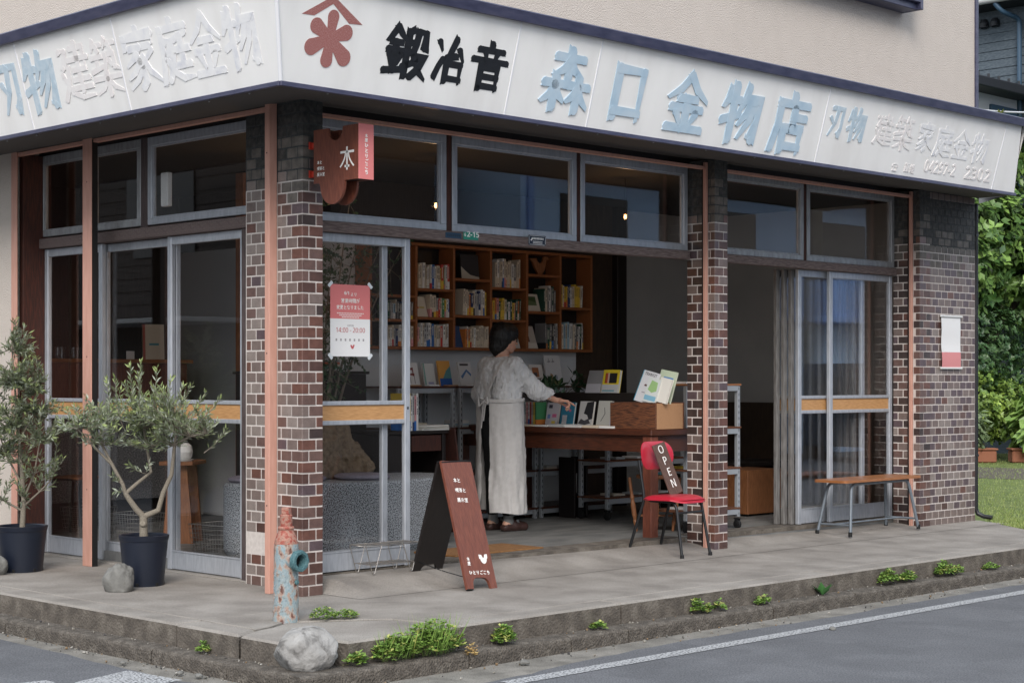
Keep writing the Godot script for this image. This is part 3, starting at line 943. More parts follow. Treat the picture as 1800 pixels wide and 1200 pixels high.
# ---------------------------------------------------------------- writing
const GLYPHS := {
	"木": "8,30 92,30|50,4 50,96|50,30 30,62 6,84|50,30 70,62 94,84",
	"本": "8,28 92,28|50,4 50,97|50,28 34,58 8,80|50,28 66,58 92,80|34,76 66,76",
	"口": "18,12 18,92|18,14 82,14 82,92|18,82 82,82",
	"金": "50,3 30,26 4,42|50,3 70,26 96,42|30,42 70,42|14,58 86,58|50,42 50,92|26,66 36,82|74,66 64,82|8,92 92,92",
	"物": "14,12 10,30 3,40|12,28 40,28|26,4 26,97|4,64 42,52|58,4 52,28 42,46|54,24 92,24 90,60 84,93 74,88|68,28 60,50 45,68|80,28 72,58 50,90",
	"店": "50,2 50,14|12,16 92,16|14,16 14,54 4,95|56,24 56,58|56,38 88,38|32,58 32,96|32,58 82,58 82,96|32,88 82,88",
	"森": "22,14 78,14|50,2 50,48|50,16 38,34 20,44|50,16 62,34 80,44|4,58 46,58|25,46 25,98|25,60 16,78 2,88|25,60 34,76 45,84|54,58 96,58|75,46 75,98|75,60 66,76 55,84|75,60 84,78 98,90",
	"音": "50,2 50,14|18,16 82,16|34,20 38,34|66,20 62,34|5,38 95,38|28,50 28,97|28,52 74,52 74,97|28,72 74,72|28,92 74,92",
	"冶": "8,14 18,30|4,90 14,66 24,50|60,3 48,30 36,45 66,40|74,26 88,48|38,58 38,97|38,58 84,58 84,97|38,90 84,90",
	"鍛": "22,2 12,18 2,30|22,2 32,14 42,24|12,32 34,32|6,48 40,48|22,32 22,88|10,58 14,74|34,58 30,74|2,90 42,84|58,4 50,10|50,8 50,96|50,30 64,28|50,50 64,48|44,78 66,68|72,6 70,30 66,44|72,6 90,6 90,36 98,40|68,56 92,56 82,78 64,96|72,62 84,84 99,96",
	"刃": "16,12 78,12 76,70 66,93 56,86|46,12 38,56 10,93|12,42 30,60",
	"建": "46,10 86,10 86,46|34,28 96,28|46,46 86,46|40,62 92,62|64,2 64,82|34,76 96,76|8,12 28,12 14,40 30,40 24,66 4,92|8,50 30,82 60,92 98,92",
	"築": "20,2 12,18|16,10 44,10|28,12 32,20|62,2 54,16|58,10 92,10|72,12 76,20|8,30 42,30|24,30 24,50|4,54 44,48|54,28 54,44 46,60|54,28 82,28 82,52 96,56|62,36 72,46|6,68 94,68|50,58 50,98|50,70 30,86 8,94|50,70 70,86 94,94",
	"家": "50,2 50,12|8,14 8,30|8,14 92,14 90,28|20,32 80,32|50,32 30,48 8,58|36,42 52,62 54,88 42,96|46,54 26,70 6,78|52,64 30,82 6,94|84,40 60,56|56,48 72,72 98,88",
	"庭": "52,2 52,12|14,14 94,14|16,14 16,54 4,94|90,24 56,32|74,28 74,72|52,48 96,48|54,72 94,72|26,34 44,34 32,54 46,54 40,72 22,92|26,62 44,82 66,92 98,92",
	"飯": "24,2 4,28|24,2 42,22|14,32 34,32|12,40 38,40 38,64|12,40 12,92 38,84|12,52 38,52|12,64 38,64|94,8 54,14|56,12 54,60 44,94|56,38 90,38 78,66 52,94|62,48 76,76 98,94",
	"能": "26,4 8,26 42,24|34,14 46,30|10,38 10,96|10,38 42,38 42,92|10,56 42,56|10,72 42,72|58,4 58,40 92,40 94,30|90,8 58,22|58,52 58,92 94,92 96,80|90,58 58,70",
	"と": "30,6 36,30 46,46|86,30 50,46 26,64 22,80 40,90 86,88",
	"喫": "6,20 6,72|6,20 28,20 28,72|6,66 28,66|36,14 62,14|49,4 49,46|38,28 60,28|34,44 66,40|68,10 94,10 92,36 82,46|80,10 76,28 66,44|34,62 96,62|64,48 62,66 32,96|66,62 78,84 98,96",
	"茶": "6,16 94,16|32,4 32,28|68,4 68,28|50,28 28,46 4,58|50,28 72,46 96,58|24,62 76,62|50,50 50,98|34,72 18,90|66,72 82,90",
	"展": "16,8 86,8 86,28|16,28 86,28|16,8 16,54 4,94|36,34 36,56|64,34 64,56|24,44 80,44|18,58 92,58|34,60 34,94 54,84|50,60 66,82 96,94|84,66 66,76",
	"示": "24,12 76,12|6,38 94,38|50,38 50,96|28,54 10,80|72,54 92,80",
	"室": "50,2 50,12|8,14 8,30|8,14 92,14 90,28|22,34 78,34|48,34 30,54 72,50|64,44 80,58|20,70 80,70|50,58 50,92|6,92 94,92",
	"屋": "16,8 86,8 86,26|16,26 86,26|16,8 16,54 4,94|26,40 88,40|52,40 34,56 78,54|68,46 84,60|28,72 84,72|56,60 56,92|14,92 96,92",
	"ひ": "8,20 38,18 22,44 18,66 32,88 54,84 68,56 70,18 80,42 94,58",
	"り": "30,8 26,40 30,58 40,44|66,6 72,40 64,74 42,96",
	"ご": "26,20 76,20 60,32|24,62 20,80 40,92 84,88|82,4 88,16|92,0 98,12",
	"こ": "24,20 78,20 62,30|22,62 20,80 40,90 84,88",
	"ち": "12,26 86,22|44,4 36,40 26,58 54,48 78,54 78,80 60,92 34,94",
	"よ": "50,6 52,74 34,88 18,78 30,66 54,70 86,88|52,34 82,30",
	"営": "20,4 28,16|48,2 50,14|78,4 68,18|8,22 8,38|8,22 92,22 88,36|30,36 70,36 70,54|30,36 30,54|30,54 70,54|20,66 80,66 80,96|20,66 20,96|20,92 80,92",
	"業": "38,2 38,20|60,2 60,20|18,8 26,20|82,6 72,20|6,24 94,24|32,28 38,38|66,28 62,38|14,40 86,40|22,54 78,54|8,66 92,66|50,40 50,98|48,68 30,84 6,94|52,68 70,84 94,94",
	"時": "8,14 8,82|8,14 34,14 34,82|8,48 34,48|8,80 34,80|46,18 92,18|68,4 68,36|40,38 98,38|42,56 96,56|80,44 80,92 66,90|52,66 60,80",
	"間": "8,6 8,96|8,6 42,6 42,38|8,22 42,22|8,38 42,38|58,6 92,6 92,94 80,92|58,6 58,38|58,22 92,22|58,38 92,38|32,52 32,88|32,52 68,52 68,88|32,70 68,70|32,86 68,86",
	"が": "8,30 60,26 62,60 54,90 42,84|34,6 28,46 10,88|72,32 88,58|76,4 84,16|88,0 96,12",
	"変": "50,2 50,14|8,16 92,16|40,16 38,34 26,50|60,16 60,46 52,48|18,28 8,46|78,26 92,44|40,50 26,66 10,74|32,58 76,58 56,80 10,96|36,64 60,86 94,96",
	"更": "8,8 92,8|20,24 80,24 80,58|20,24 20,58|20,42 80,42|20,58 80,58|50,8 50,58 40,80 8,96|24,66 50,86 94,96",
	"な": "10,24 54,20|36,4 28,34 10,60|70,24 88,38|62,44 64,78 48,92 34,82 48,70 88,90",
	"ま": "18,22 84,22|22,42 80,42|50,4 52,76 36,90 22,80 36,68 84,88",
	"し": "32,6 30,64 38,88 58,90 84,66",
	"た": "10,24 58,20|36,4 30,40 12,94|52,42 86,40|50,66 54,86 90,86",
	"電": "8,40 18,18 50,10 82,18 92,40 70,40|30,40 8,40|32,44 18,90 82,90 68,44 32,44",
	"小": "50,4 50,92 38,88|26,34 8,66|74,34 92,66",
	"ふ": "40,6 58,20|48,30 40,50 60,66 50,90 32,84|20,60 8,82|78,56 92,80",
	"の": "52,18 44,60 22,84 10,56 34,20 66,16 90,44 80,78 58,90",
}
const KANA := "とひりごこちよがなましたふの"


# strokes of a sign laid on a plane: xf puts (0..1, 0..1 from top left to bottom right) there; w is the stroke's width, deep its height above the plane
func strokes(b: MB, ch: String, xf: Transform3D, w: float, deep: float, aspect := 1.0, brush := 0.0) -> void:
	var k := 0
	for part in GLYPHS[ch].split("|"):
		var pts: Array[Vector2] = []
		for s in part.split(" ", false):
			var q: PackedStringArray = s.split(",")
			pts.append(Vector2(float(q[0]) / 100.0, float(q[1]) / 100.0))
		if KANA.contains(ch) and pts.size() > 2:
			var cv := Curve2D.new()
			for i in pts.size():
				var tn := (pts[mini(i + 1, pts.size() - 1)] - pts[maxi(i - 1, 0)]) / 6.0
				cv.add_point(pts[i], -tn, tn)
			pts.clear()
			for i in 13:
				pts.append(cv.sample_baked(cv.get_baked_length() * i / 12.0))
		# work in real proportions
		var p := PackedVector2Array()
		for q in pts:
			p.append(Vector2(q.x * aspect, -q.y))
		var lf := PackedVector2Array()
		var rt := PackedVector2Array()
		var cnt := p.size()
		for i in cnt:
			var d := (p[mini(i + 1, cnt - 1)] - p[maxi(i - 1, 0)]).normalized()
			var miter := 1.0
			if i > 0 and i < cnt - 1:
				miter = 1.0 / maxf(0.55, d.dot((p[i + 1] - p[i]).normalized()))
			var nrm := d.orthogonal()
			var ww := w * 0.5 * miter
			var e := Vector2.ZERO
			if brush > 0.0:
				# a loaded brush: upright strokes heavy, level ones lighter, ends swelling or tapering
				var level := absf((p[cnt - 1] - p[0]).normalized().x)
				ww *= lerpf(1.12, 0.86, level)
				if i == cnt - 1 and p[cnt - 1].y < p[0].y - 0.1 and level > 0.25:
					ww *= 0.45
				elif i == 0:
					ww *= 1.1
			if i == 0:
				e = -d * w * (0.30 if brush > 0.0 else 0.0)
			elif i == cnt - 1:
				e = d * w * (0.30 if brush > 0.0 else 0.0)
			var slant := d * ww * 0.5 * brush
			lf.append(p[i] + nrm * ww + e - (slant if i == 0 else -slant if i == cnt - 1 else Vector2.ZERO))
			rt.append(p[i] - nrm * ww + e + (slant if i == 0 else -slant if i == cnt - 1 else Vector2.ZERO))
		for i in cnt - 1:
			var quadp := PackedVector2Array([lf[i], lf[i + 1], rt[i + 1], rt[i]])
			var top := deep + 0.00025 * (k % 9)
			k += 1
			if Geometry2D.triangulate_polygon(quadp).is_empty():
				quadp = Geometry2D.convex_hull(quadp)
				quadp.remove_at(quadp.size() - 1)
			b.prism(quadp, top, xf)
		if brush > 0.0:
			# swollen joints and ends
			for i in cnt:
				var rr := w * (0.56 if i == 0 else 0.52)
				if i == cnt - 1 and cnt > 1 and p[cnt - 1].y < p[0].y - 0.1 and absf((p[cnt - 1] - p[0]).normalized().x) > 0.25:
					continue
				var disc := PackedVector2Array()
				for j in 9:
					var an := TAU * j / 9.0 + 0.35
					disc.append(p[i] + Vector2(cos(an) * rr, sin(an) * rr * 0.92))
				b.prism(disc, deep + 0.00025 * (k % 9), xf)
				k += 1


# lay one glyph with its lower left corner at `at`, width and height in metres, on axes right / up / out
func glyph(called: String, ch: String, at: Vector3, right: Vector3, up: Vector3, size: Vector2, w: float, deep: float, m: String, parent: Node, brush := 0.0) -> void:
	var b := MB.new()
	var out := right.cross(up).normalized()
	strokes(b, ch, Transform3D(Basis(right * size.y, up * size.y, out), at + up * size.y), w, deep, size.x / size.y, brush)
	obj(called, b, m, parent)


func text_line(called: String, txt: String, at: Vector3, right: Vector3, up: Vector3, h: float, gap: float, m: String, parent: Node, down := false, w := 0.10) -> void:
	var b := MB.new()
	var out := right.cross(up).normalized()
	var p := at
	for ch in txt:
		if GLYPHS.has(ch):
			strokes(b, ch, Transform3D(Basis(right * h, up * h, out), p + up * h), w, 0.0006)
		p += (-up if down else right) * (h + gap)
	obj(called, b, m, parent)


func latin(called: String, txt: String, at: Vector3, right: Vector3, up: Vector3, h: float, m: String, parent: Node, bold := false, deep := 0.001, centre := false, stretch := 1.0) -> MeshInstance3D:
	var tm := TextMesh.new()
	var f := SystemFont.new()
	f.font_names = PackedStringArray(["Droid Sans"])
	f.font_weight = 700 if bold else 400
	tm.font = f
	tm.text = txt
	tm.font_size = 64
	tm.pixel_size = h / 46.0
	tm.depth = deep
	tm.horizontal_alignment = HORIZONTAL_ALIGNMENT_CENTER if centre else HORIZONTAL_ALIGNMENT_LEFT
	tm.vertical_alignment = VERTICAL_ALIGNMENT_BOTTOM
	var o := put(called, tm, m, parent, Transform3D(Basis(right * stretch, up, right.cross(up)), at + right.cross(up) * deep * 0.5))
	return o


# ---------------------------------------------------------------- fascia sign
const LEAN := 0.277


func fp(side: String, s: float, v: float, off := 0.0) -> Vector3:
	# a point on the leaning fascia: s along it (x in front, z on the side), v up the slope
	var l := sqrt(1.0 + LEAN * LEAN)
	var y := 3.0 + v / l - off * LEAN / l
	var o := 0.70 + LEAN * v / l + off / l
	return Vector3(s, y, o) if side == "front" else Vector3(-o, y, s)


func make_sign() -> void:
	var o := thing("fascia_sign", "long white shop fascia with raised Japanese lettering wrapping round the corner", "signboard")
	var l := sqrt(1.0 + LEAN * LEAN)
	var upf := Vector3(0, 1, LEAN) / l
	var upl := Vector3(-LEAN, 1, 0) / l
	# panels, a hair apart, each a thin tray
	var edges := [-0.70, 1.055, 1.815, 4.41, 7.07, 7.40]
	for k in edges.size() - 1:
		var b := MB.new()
		var a: float = edges[k] + 0.003
		var d: float = edges[k + 1] - 0.003
		var a1: float = a - (0.16 if k == 0 else 0.0)
		var d1: float = d
		b.quad(fp("front", a, 0.0), fp("front", d + (0.075 if k == 4 else 0.0), 0.0), fp("front", d1 - (0.075 if k == 4 else 0.0), 0.585), fp("front", a1, 0.585), Vector3(0, -LEAN, 1) / l)
		for e in [[a, a1], [d, d1]]:
			b.quad(fp("front", e[0], 0.0), fp("front", e[1], 0.585), fp("front", e[1], 0.585, -0.03), fp("front", e[0], 0.0, -0.03), Vector3(1 if e[0] == d else -1, 0, 0))
		obj("sign_panel", b, "sign_panel", o)
		if k < 4:
			b = MB.new()
			b.bar(fp("front", d + 0.003, 0.002, 0.001), fp("front", d + 0.003, 0.583, 0.001), 0.012, 0.006, 0.001, Vector3(0, -LEAN, 1))
			obj("panel_seam", b, "sign_seam", o)
	edges = [0.70, -0.81, -1.985, -4.2, -6.4]
	for k in edges.size() - 1:
		var b := MB.new()
		var a: float = edges[k] - 0.003
		var d: float = edges[k + 1] + 0.003
		var a1: float = a + (0.16 if k == 0 else 0.0)
		b.quad(fp("side", a, 0.0), fp("side", d, 0.0), fp("side", d, 0.585), fp("side", a1, 0.585), Vector3(-1, -LEAN, 0) / l)
		obj("sign_panel", b, "sign_panel", o)
		b = MB.new()
		b.bar(fp("side", d - 0.003, 0.002, 0.001), fp("side", d - 0.003, 0.583, 0.001), 0.012, 0.006, 0.001, Vector3(-1, -LEAN, 0))
		obj("panel_seam", b, "sign_seam", o)
	# corner bead, trims, end cap, top and soffit
	var b := MB.new()
	b.bar(Vector3(-0.70, 3.0, 0.70), Vector3(-0.862, 3.585, 0.862), 0.022, 0.022, 0.004, Vector3(-1, 0, 1))
	obj("corner_bead", b, "sign_seam", o)
	b = MB.new()
	b.bar(Vector3(-0.71, 2.987, 0.706), Vector3(7.48, 2.987, 0.706), 0.022, 0.028, 0.003)
	b.bar(Vector3(-0.706, 2.987, 0.70), Vector3(-0.706, 2.987, -6.4), 0.0215, 0.0275, 0.003)
	obj("bottom_trim", b, "navy_trim", o)
	b = MB.new()
	b.bar(fp("front", -0.92, 0.622, 0.012), fp("front", 7.42, 0.622, 0.012), 0.075, 0.05, 0.006, Vector3(0, -LEAN, 1))
	b.bar(fp("side", 0.92, 0.622, 0.012), fp("side", -6.4, 0.622, 0.012), 0.0748, 0.0498, 0.006, Vector3(-1, -LEAN, 0))
	obj("top_trim", b, "navy_trim", o)
	b = MB.new()
	b.quad(fp("front", 7.475, 0.0), fp("front", 7.325, 0.62), Vector3(8.0, 3.62, 0.002), Vector3(8.08, 3.0, 0.002), Vector3(0.7, 0, 0.7))
	obj("end_cap", b, "brown_trim", o)
	b = MB.new()
	b.quad(Vector3(-0.70, 2.982, 0.70), Vector3(7.47, 2.982, 0.70), Vector3(8.06, 3.05, 0.0), Vector3(0.0, 3.06, 0.0), Vector3(0, -1, 0))
	b.quad(Vector3(-0.70, 2.982, 0.70), Vector3(-0.70, 2.982, -6.4), Vector3(0.0, 3.06, -6.4), Vector3(0.0, 3.06, 0.0), Vector3(0, -1, 0))
	b.quad(Vector3(-0.02, 3.06, 0.02), Vector3(8.06, 3.05, 0.02), Vector3(8.0, 3.09, -0.3), Vector3(0.0, 3.09, -0.3), Vector3(0, -1, 0))
	b.quad(Vector3(-0.02, 3.062, 0.0), Vector3(-0.02, 3.062, -6.4), Vector3(0.26, 3.1, -6.4), Vector3(0.26, 3.1, 0.0), Vector3(0, -1, 0))
	obj("soffit", b, "soffit", o)
	b = MB.new()
	b.quad(Vector3(-0.87, 3.62, 0.87), Vector3(7.36, 3.62, 0.87), Vector3(8.02, 3.68, 0.0), Vector3(0.0, 3.68, 0.0), Vector3(0, 1, 0))
	b.quad(Vector3(-0.87, 3.62, 0.87), Vector3(-0.87, 3.62, -6.4), Vector3(0.0, 3.68, -6.4), Vector3(0.0, 3.68, 0.0), Vector3(0, 1, 0))
	obj("canopy_top", b, "navy_trim", o)
	b = MB.new()
	for k in 14:
		b.box(Vector3(-0.3 + 0.58 * k, 2.988, 0.62), Vector3(0.012, 0.012, 0.012), 0.003)
		b.box(Vector3(-0.62, 2.988, 0.3 - 0.4 * k), Vector3(0.012, 0.012, 0.012), 0.003)
	obj("soffit_screw", b, "aluminium_old", o)
	# characters: [sign, s0, v0, s1, v1, material, stroke width, height off the panel, brush]
	var fr := [["鍛", 0.011, 0.126, 0.336, 0.422, 0], ["冶", 0.400, 0.139, 0.655, 0.412, 0], ["音", 0.697, 0.133, 1.006, 0.422, 0],
		["森", 1.339, 0.088, 1.770, 0.480, 1], ["口", 1.966, 0.070, 2.347, 0.478, 1], ["金", 2.567, 0.064, 2.994, 0.476, 1], ["物", 3.174, 0.057, 3.626, 0.476, 1], ["店", 3.786, 0.038, 4.214, 0.472, 1],
		["刃", 4.472, 0.210, 4.692, 0.465, 2], ["物", 4.726, 0.205, 4.967, 0.464, 2], ["建", 5.106, 0.207, 5.357, 0.461, 3], ["築", 5.384, 0.202, 5.659, 0.469, 3], ["家", 5.737, 0.219, 5.971, 0.459, 4], ["庭", 6.005, 0.198, 6.262, 0.455, 4], ["金", 6.290, 0.205, 6.554, 0.456, 4], ["物", 6.586, 0.202, 6.859, 0.453, 4],
		["電", 5.453, 0.028, 5.550, 0.096, 5], ["飯", 5.642, 0.034, 5.712, 0.111, 5], ["能", 5.725, 0.032, 5.795, 0.109, 5]]
	var kinds := [["letter_black", 0.155, 0.0008, 1.0], ["letter_blue", 0.158, 0.006, 1.0], ["letter_blue_faint", 0.14, 0.0035, 0.8], ["letter_pink", 0.105, 0.0022, 0.6], ["letter_grey", 0.125, 0.0022, 0.8], ["letter_pink", 0.12, 0.0025, 0.0]]
	for c in fr:
		var k: Array = kinds[c[5]]
		glyph("character", c[0], fp("front", c[1], c[2], 0.0006), Vector3(1, 0, 0), upf, Vector2(c[3] - c[1], c[4] - c[2]), k[1], k[2], k[0], o, k[3])
	for c in [["刃", -2.289, 0.118, -2.001, 0.481, 2], ["物", -1.966, 0.104, -1.568, 0.493, 2], ["建", -1.509, 0.114, -1.152, 0.493, 3], ["築", -1.138, 0.116, -0.814, 0.469, 3], ["家", -0.757, 0.105, -0.403, 0.482, 4], ["庭", -0.387, 0.097, -0.066, 0.481, 4], ["金", -0.051, 0.097, 0.245, 0.473, 4], ["物", 0.272, 0.107, 0.595, 0.464, 4]]:
		var k: Array = kinds[c[5]]
		glyph("character", c[0], fp("side", c[1], c[2], 0.0006), Vector3(0, 0, 1), upl, Vector2(c[3] - c[1], c[4] - c[2]), k[1], k[2], k[0], o, k[3])
	latin("phone_number", "04297-2", fp("front", 5.93, 0.030, 0.0006), Vector3(1, 0, 0), upf, 0.098, "letter_pink", o, true, 0.004)
	latin("phone_number", "2302", fp("front", 6.57, 0.022, 0.0006), Vector3(1, 0, 0), upf, 0.105, "letter_pink", o, true, 0.004, false, 1.35)
	# the red mark: a roof over a rounded tree
	b = MB.new()
	var ax := Transform3D(Basis(Vector3(1, 0, 0), upf, Vector3(0, -LEAN, 1) / l), fp("front", 0.0, 0.0, 0.0006))
	b.prism(PackedVector2Array([Vector2(-0.43, 0.515), Vector2(-0.632, 0.385), Vector2(-0.545, 0.388), Vector2(-0.425, 0.47), Vector2(-0.29, 0.378), Vector2(-0.193, 0.385)]), 0.0012, ax)
	var lobes := [[Vector2(-0.408, 0.27), Vector2(-0.408, 0.40), 0.040], [Vector2(-0.408, 0.28), Vector2(-0.515, 0.335), 0.046], [Vector2(-0.408, 0.28), Vector2(-0.300, 0.325), 0.046], [Vector2(-0.408, 0.28), Vector2(-0.530, 0.215), 0.048], [Vector2(-0.408, 0.28), Vector2(-0.290, 0.185), 0.050], [Vector2(-0.408, 0.29), Vector2(-0.410, 0.155), 0.042]]
	for k in lobes.size():
		var p0: Vector2 = lobes[k][0]
		var p1: Vector2 = lobes[k][1]
		var r: float = lobes[k][2]
		var d := (p1 - p0).normalized()
		var nn := d.orthogonal()
		var poly := PackedVector2Array([p0 - nn * 0.022, p0 + nn * 0.022])
		for i in 11:
			var an := PI / 2 - PI * i / 10.0
			poly.append(p1 + (d * cos(an) + nn * sin(an)) * r)
		b.prism(poly, 0.0012 + 0.0003 * k, ax)
	obj("emblem", b, "emblem_red", o)


# ---------------------------------------------------------------- things in front of the shop
func lin(r: float, gg: float, b: float) -> Color:
	return Color(r, gg, b).srgb_to_linear()


func arc(c: Vector2, r: float, a0: float, a1: float, cnt: int) -> PackedVector2Array:
	var out := PackedVector2Array()
	for i in cnt + 1:
		var a := lerpf(a0, a1, float(i) / cnt)
		out.append(c + Vector2(cos(a), sin(a)) * r)
	return out


func rounded(w: float, h: float, r: float, cnt := 4) -> PackedVector2Array:
	var p := arc(Vector2(w / 2 - r, h / 2 - r), r, 0, PI / 2, cnt)
	p.append_array(arc(Vector2(-w / 2 + r, h / 2 - r), r, PI / 2, PI, cnt))
	p.append_array(arc(Vector2(-w / 2 + r, -h / 2 + r), r, PI, PI * 1.5, cnt))
	p.append_array(arc(Vector2(w / 2 - r, -h / 2 + r), r, PI * 1.5, TAU, cnt))
	return p


func bend(p: Array, r: float, cnt := 5) -> PackedVector3Array:
	# a path with its corners rounded
	var out := PackedVector3Array([p[0]])
	for k in range(1, p.size() - 1):
		var a: Vector3 = p[k] + (p[k - 1] - p[k]).normalized() * r
		var d: Vector3 = p[k] + (p[k + 1] - p[k]).normalized() * r
		for i in cnt + 1:
			var t := float(i) / cnt
			out.append(a.lerp(p[k], t).lerp(Vector3(p[k]).lerp(d, t), t))
	out.append(p[p.size() - 1])
	return out


func bird_mark(s: float) -> PackedVector2Array:
	var out := PackedVector2Array()
	for q in [[-38, 32], [-13, 30], [-9, 18], [-5, 12], [0, 10], [5, 12], [9, 18], [13, 32], [38, 35], [36, 8], [29, 5], [25, -10], [15, -24], [0, -30], [-15, -24], [-25, -11], [-29, 3], [-37, 4]]:
		out.append(Vector2(q[0], q[1]) * s)
	return out


func make_hydrant() -> void:
	surf("hydrant_paint", [101, 0.012, [[0.0, Color(.40, .27, .23)], [0.26, Color(.50, .34, .29)], [0.31, Color(.70, .58, .52)], [0.45, Color(.72, .65, .60)], [0.52, Color(.66, .70, .70)], [0.75, Color(.60, .68, .71)], [1.0, Color(.68, .72, .73)]], Vector3(3.2, 1.5, 3.2), 5, 40.0], 0.75, [102, 0.1, [g(.7), g(1.0)], 4.0], [103, 0.05, 0.35])
	surf("hydrant_red", [104, 0.02, [[0.0, Color(.64, .50, .44)], [0.5, Color(.72, .52, .45)], [0.62, Color(.66, .34, .28)], [1.0, Color(.56, .27, .23)]], 3.0, 5, 30.0], 0.7, [105, 0.1, [g(.75), g(1.0)], 4.0], [106, 0.06, 0.25])
	surf("hydrant_teal", [107, 0.04, [Color(.16, .27, .29), Color(.27, .41, .43), Color(.42, .53, .53)], 4.0, 5], 0.7)
	var o := thing("standpipe_hydrant", "old cast iron standpipe with peeling blue and red paint on the pavement corner", "hydrant", Vector3(-0.70, 0, 0.75))
	var b := MB.new()
	var prof: Array = []
	for v in [[0.074, -0.01], [0.073, 0.02], [0.070, 0.035], [0.0685, 0.2], [0.0675, 0.34], [0.0685, 0.40], [0.066, 0.425]]:
		prof.append(Vector2(v[0], v[1]))
	b.lathe(prof, 28)
	# the crust of flaking paint on the left
	rng.seed = 31
	for k in 90:
		var a := rng.randf_range(2.2, 3.7)
		var y := rng.randf_range(0.03, 0.27)
		var d := Vector3(cos(a), 0, sin(a))
		b.box(d * 0.0695 + Vector3(0, y, 0), Vector3(0.005, rng.randf_range(0.004, 0.016), rng.randf_range(0.004, 0.013)), 0.002, Basis(Vector3.UP, -a).rotated(d, rng.randf_range(0, 3)))
	obj("body", b, "hydrant_paint", o)
	b = MB.new()
	prof = []
	for v in [[0.066, 0.425], [0.062, 0.447], [0.052, 0.475], [0.043, 0.495], [0.040, 0.505]]:
		prof.append(Vector2(v[0], v[1]))
	b.lathe(prof, 28)
	obj("shoulder", b, "hydrant_red", o)
	b = MB.new()
	b.lathe([Vector2(0.0, 0.503), Vector2(0.042, 0.503), Vector2(0.046, 0.509), Vector2(0.046, 0.515), Vector2(0.041, 0.522), Vector2(0.0, 0.522)], 24)
	obj("collar", b, "hydrant_red", o)
	b = MB.new()
	b.lathe([Vector2(0.035, 0.521), Vector2(0.035, 0.583), Vector2(0.031, 0.588), Vector2(0.0, 0.588)], 8)
	b.box(Vector3(0.002, 0.607, 0), Vector3(0.044, 0.040, 0.044), 0.003, Basis(Vector3.UP, 0.5))
	obj("valve_nut", b, "hydrant_red", o)
	var fwd := Vector3(0.10, 0.0, 1.0).normalized()
	var bs := Basis(Vector3.UP.cross(fwd).normalized(), fwd, Vector3.UP.cross(fwd).normalized().cross(fwd))
	b = MB.new()
	b.lathe([Vector2(0.050, 0.03), Vector2(0.048, 0.07), Vector2(0.050, 0.085)], 24, Transform3D(bs, Vector3(0.0, 0.335, 0)))
	var noz := obj("nozzle", b, "hydrant_paint", o)
	b = MB.new()
	b.lathe([Vector2(0.056, 0.084), Vector2(0.062, 0.090), Vector2(0.062, 0.118), Vector2(0.058, 0.124), Vector2(0.042, 0.124), Vector2(0.039, 0.116), Vector2(0.036, 0.116), Vector2(0.034, 0.07)], 9, Transform3D(bs, Vector3(0.0, 0.335, 0)))
	b.lathe([Vector2(0.034, 0.116), Vector2(0.032, 0.05)], 20, Transform3D(bs, Vector3(0.0, 0.335, 0)))
	obj("nozzle_ring", b, "hydrant_teal", noz)
	b = MB.new()
	b.lathe([Vector2(0.034, 0.075), Vector2(0.0, 0.075)], 20, Transform3D(bs, Vector3(0.0, 0.335, 0)))
	obj("nozzle_mouth", b, "black_rubber", noz)
	b = MB.new()
	b.lathe([Vector2(0.014, 0.06), Vector2(0.014, 0.076), Vector2(0.009, 0.080), Vector2(0.0, 0.080)], 8, Transform3D(bs, Vector3(0.012, 0.215, 0)))
	obj("drain_plug", b, "hydrant_teal", o)


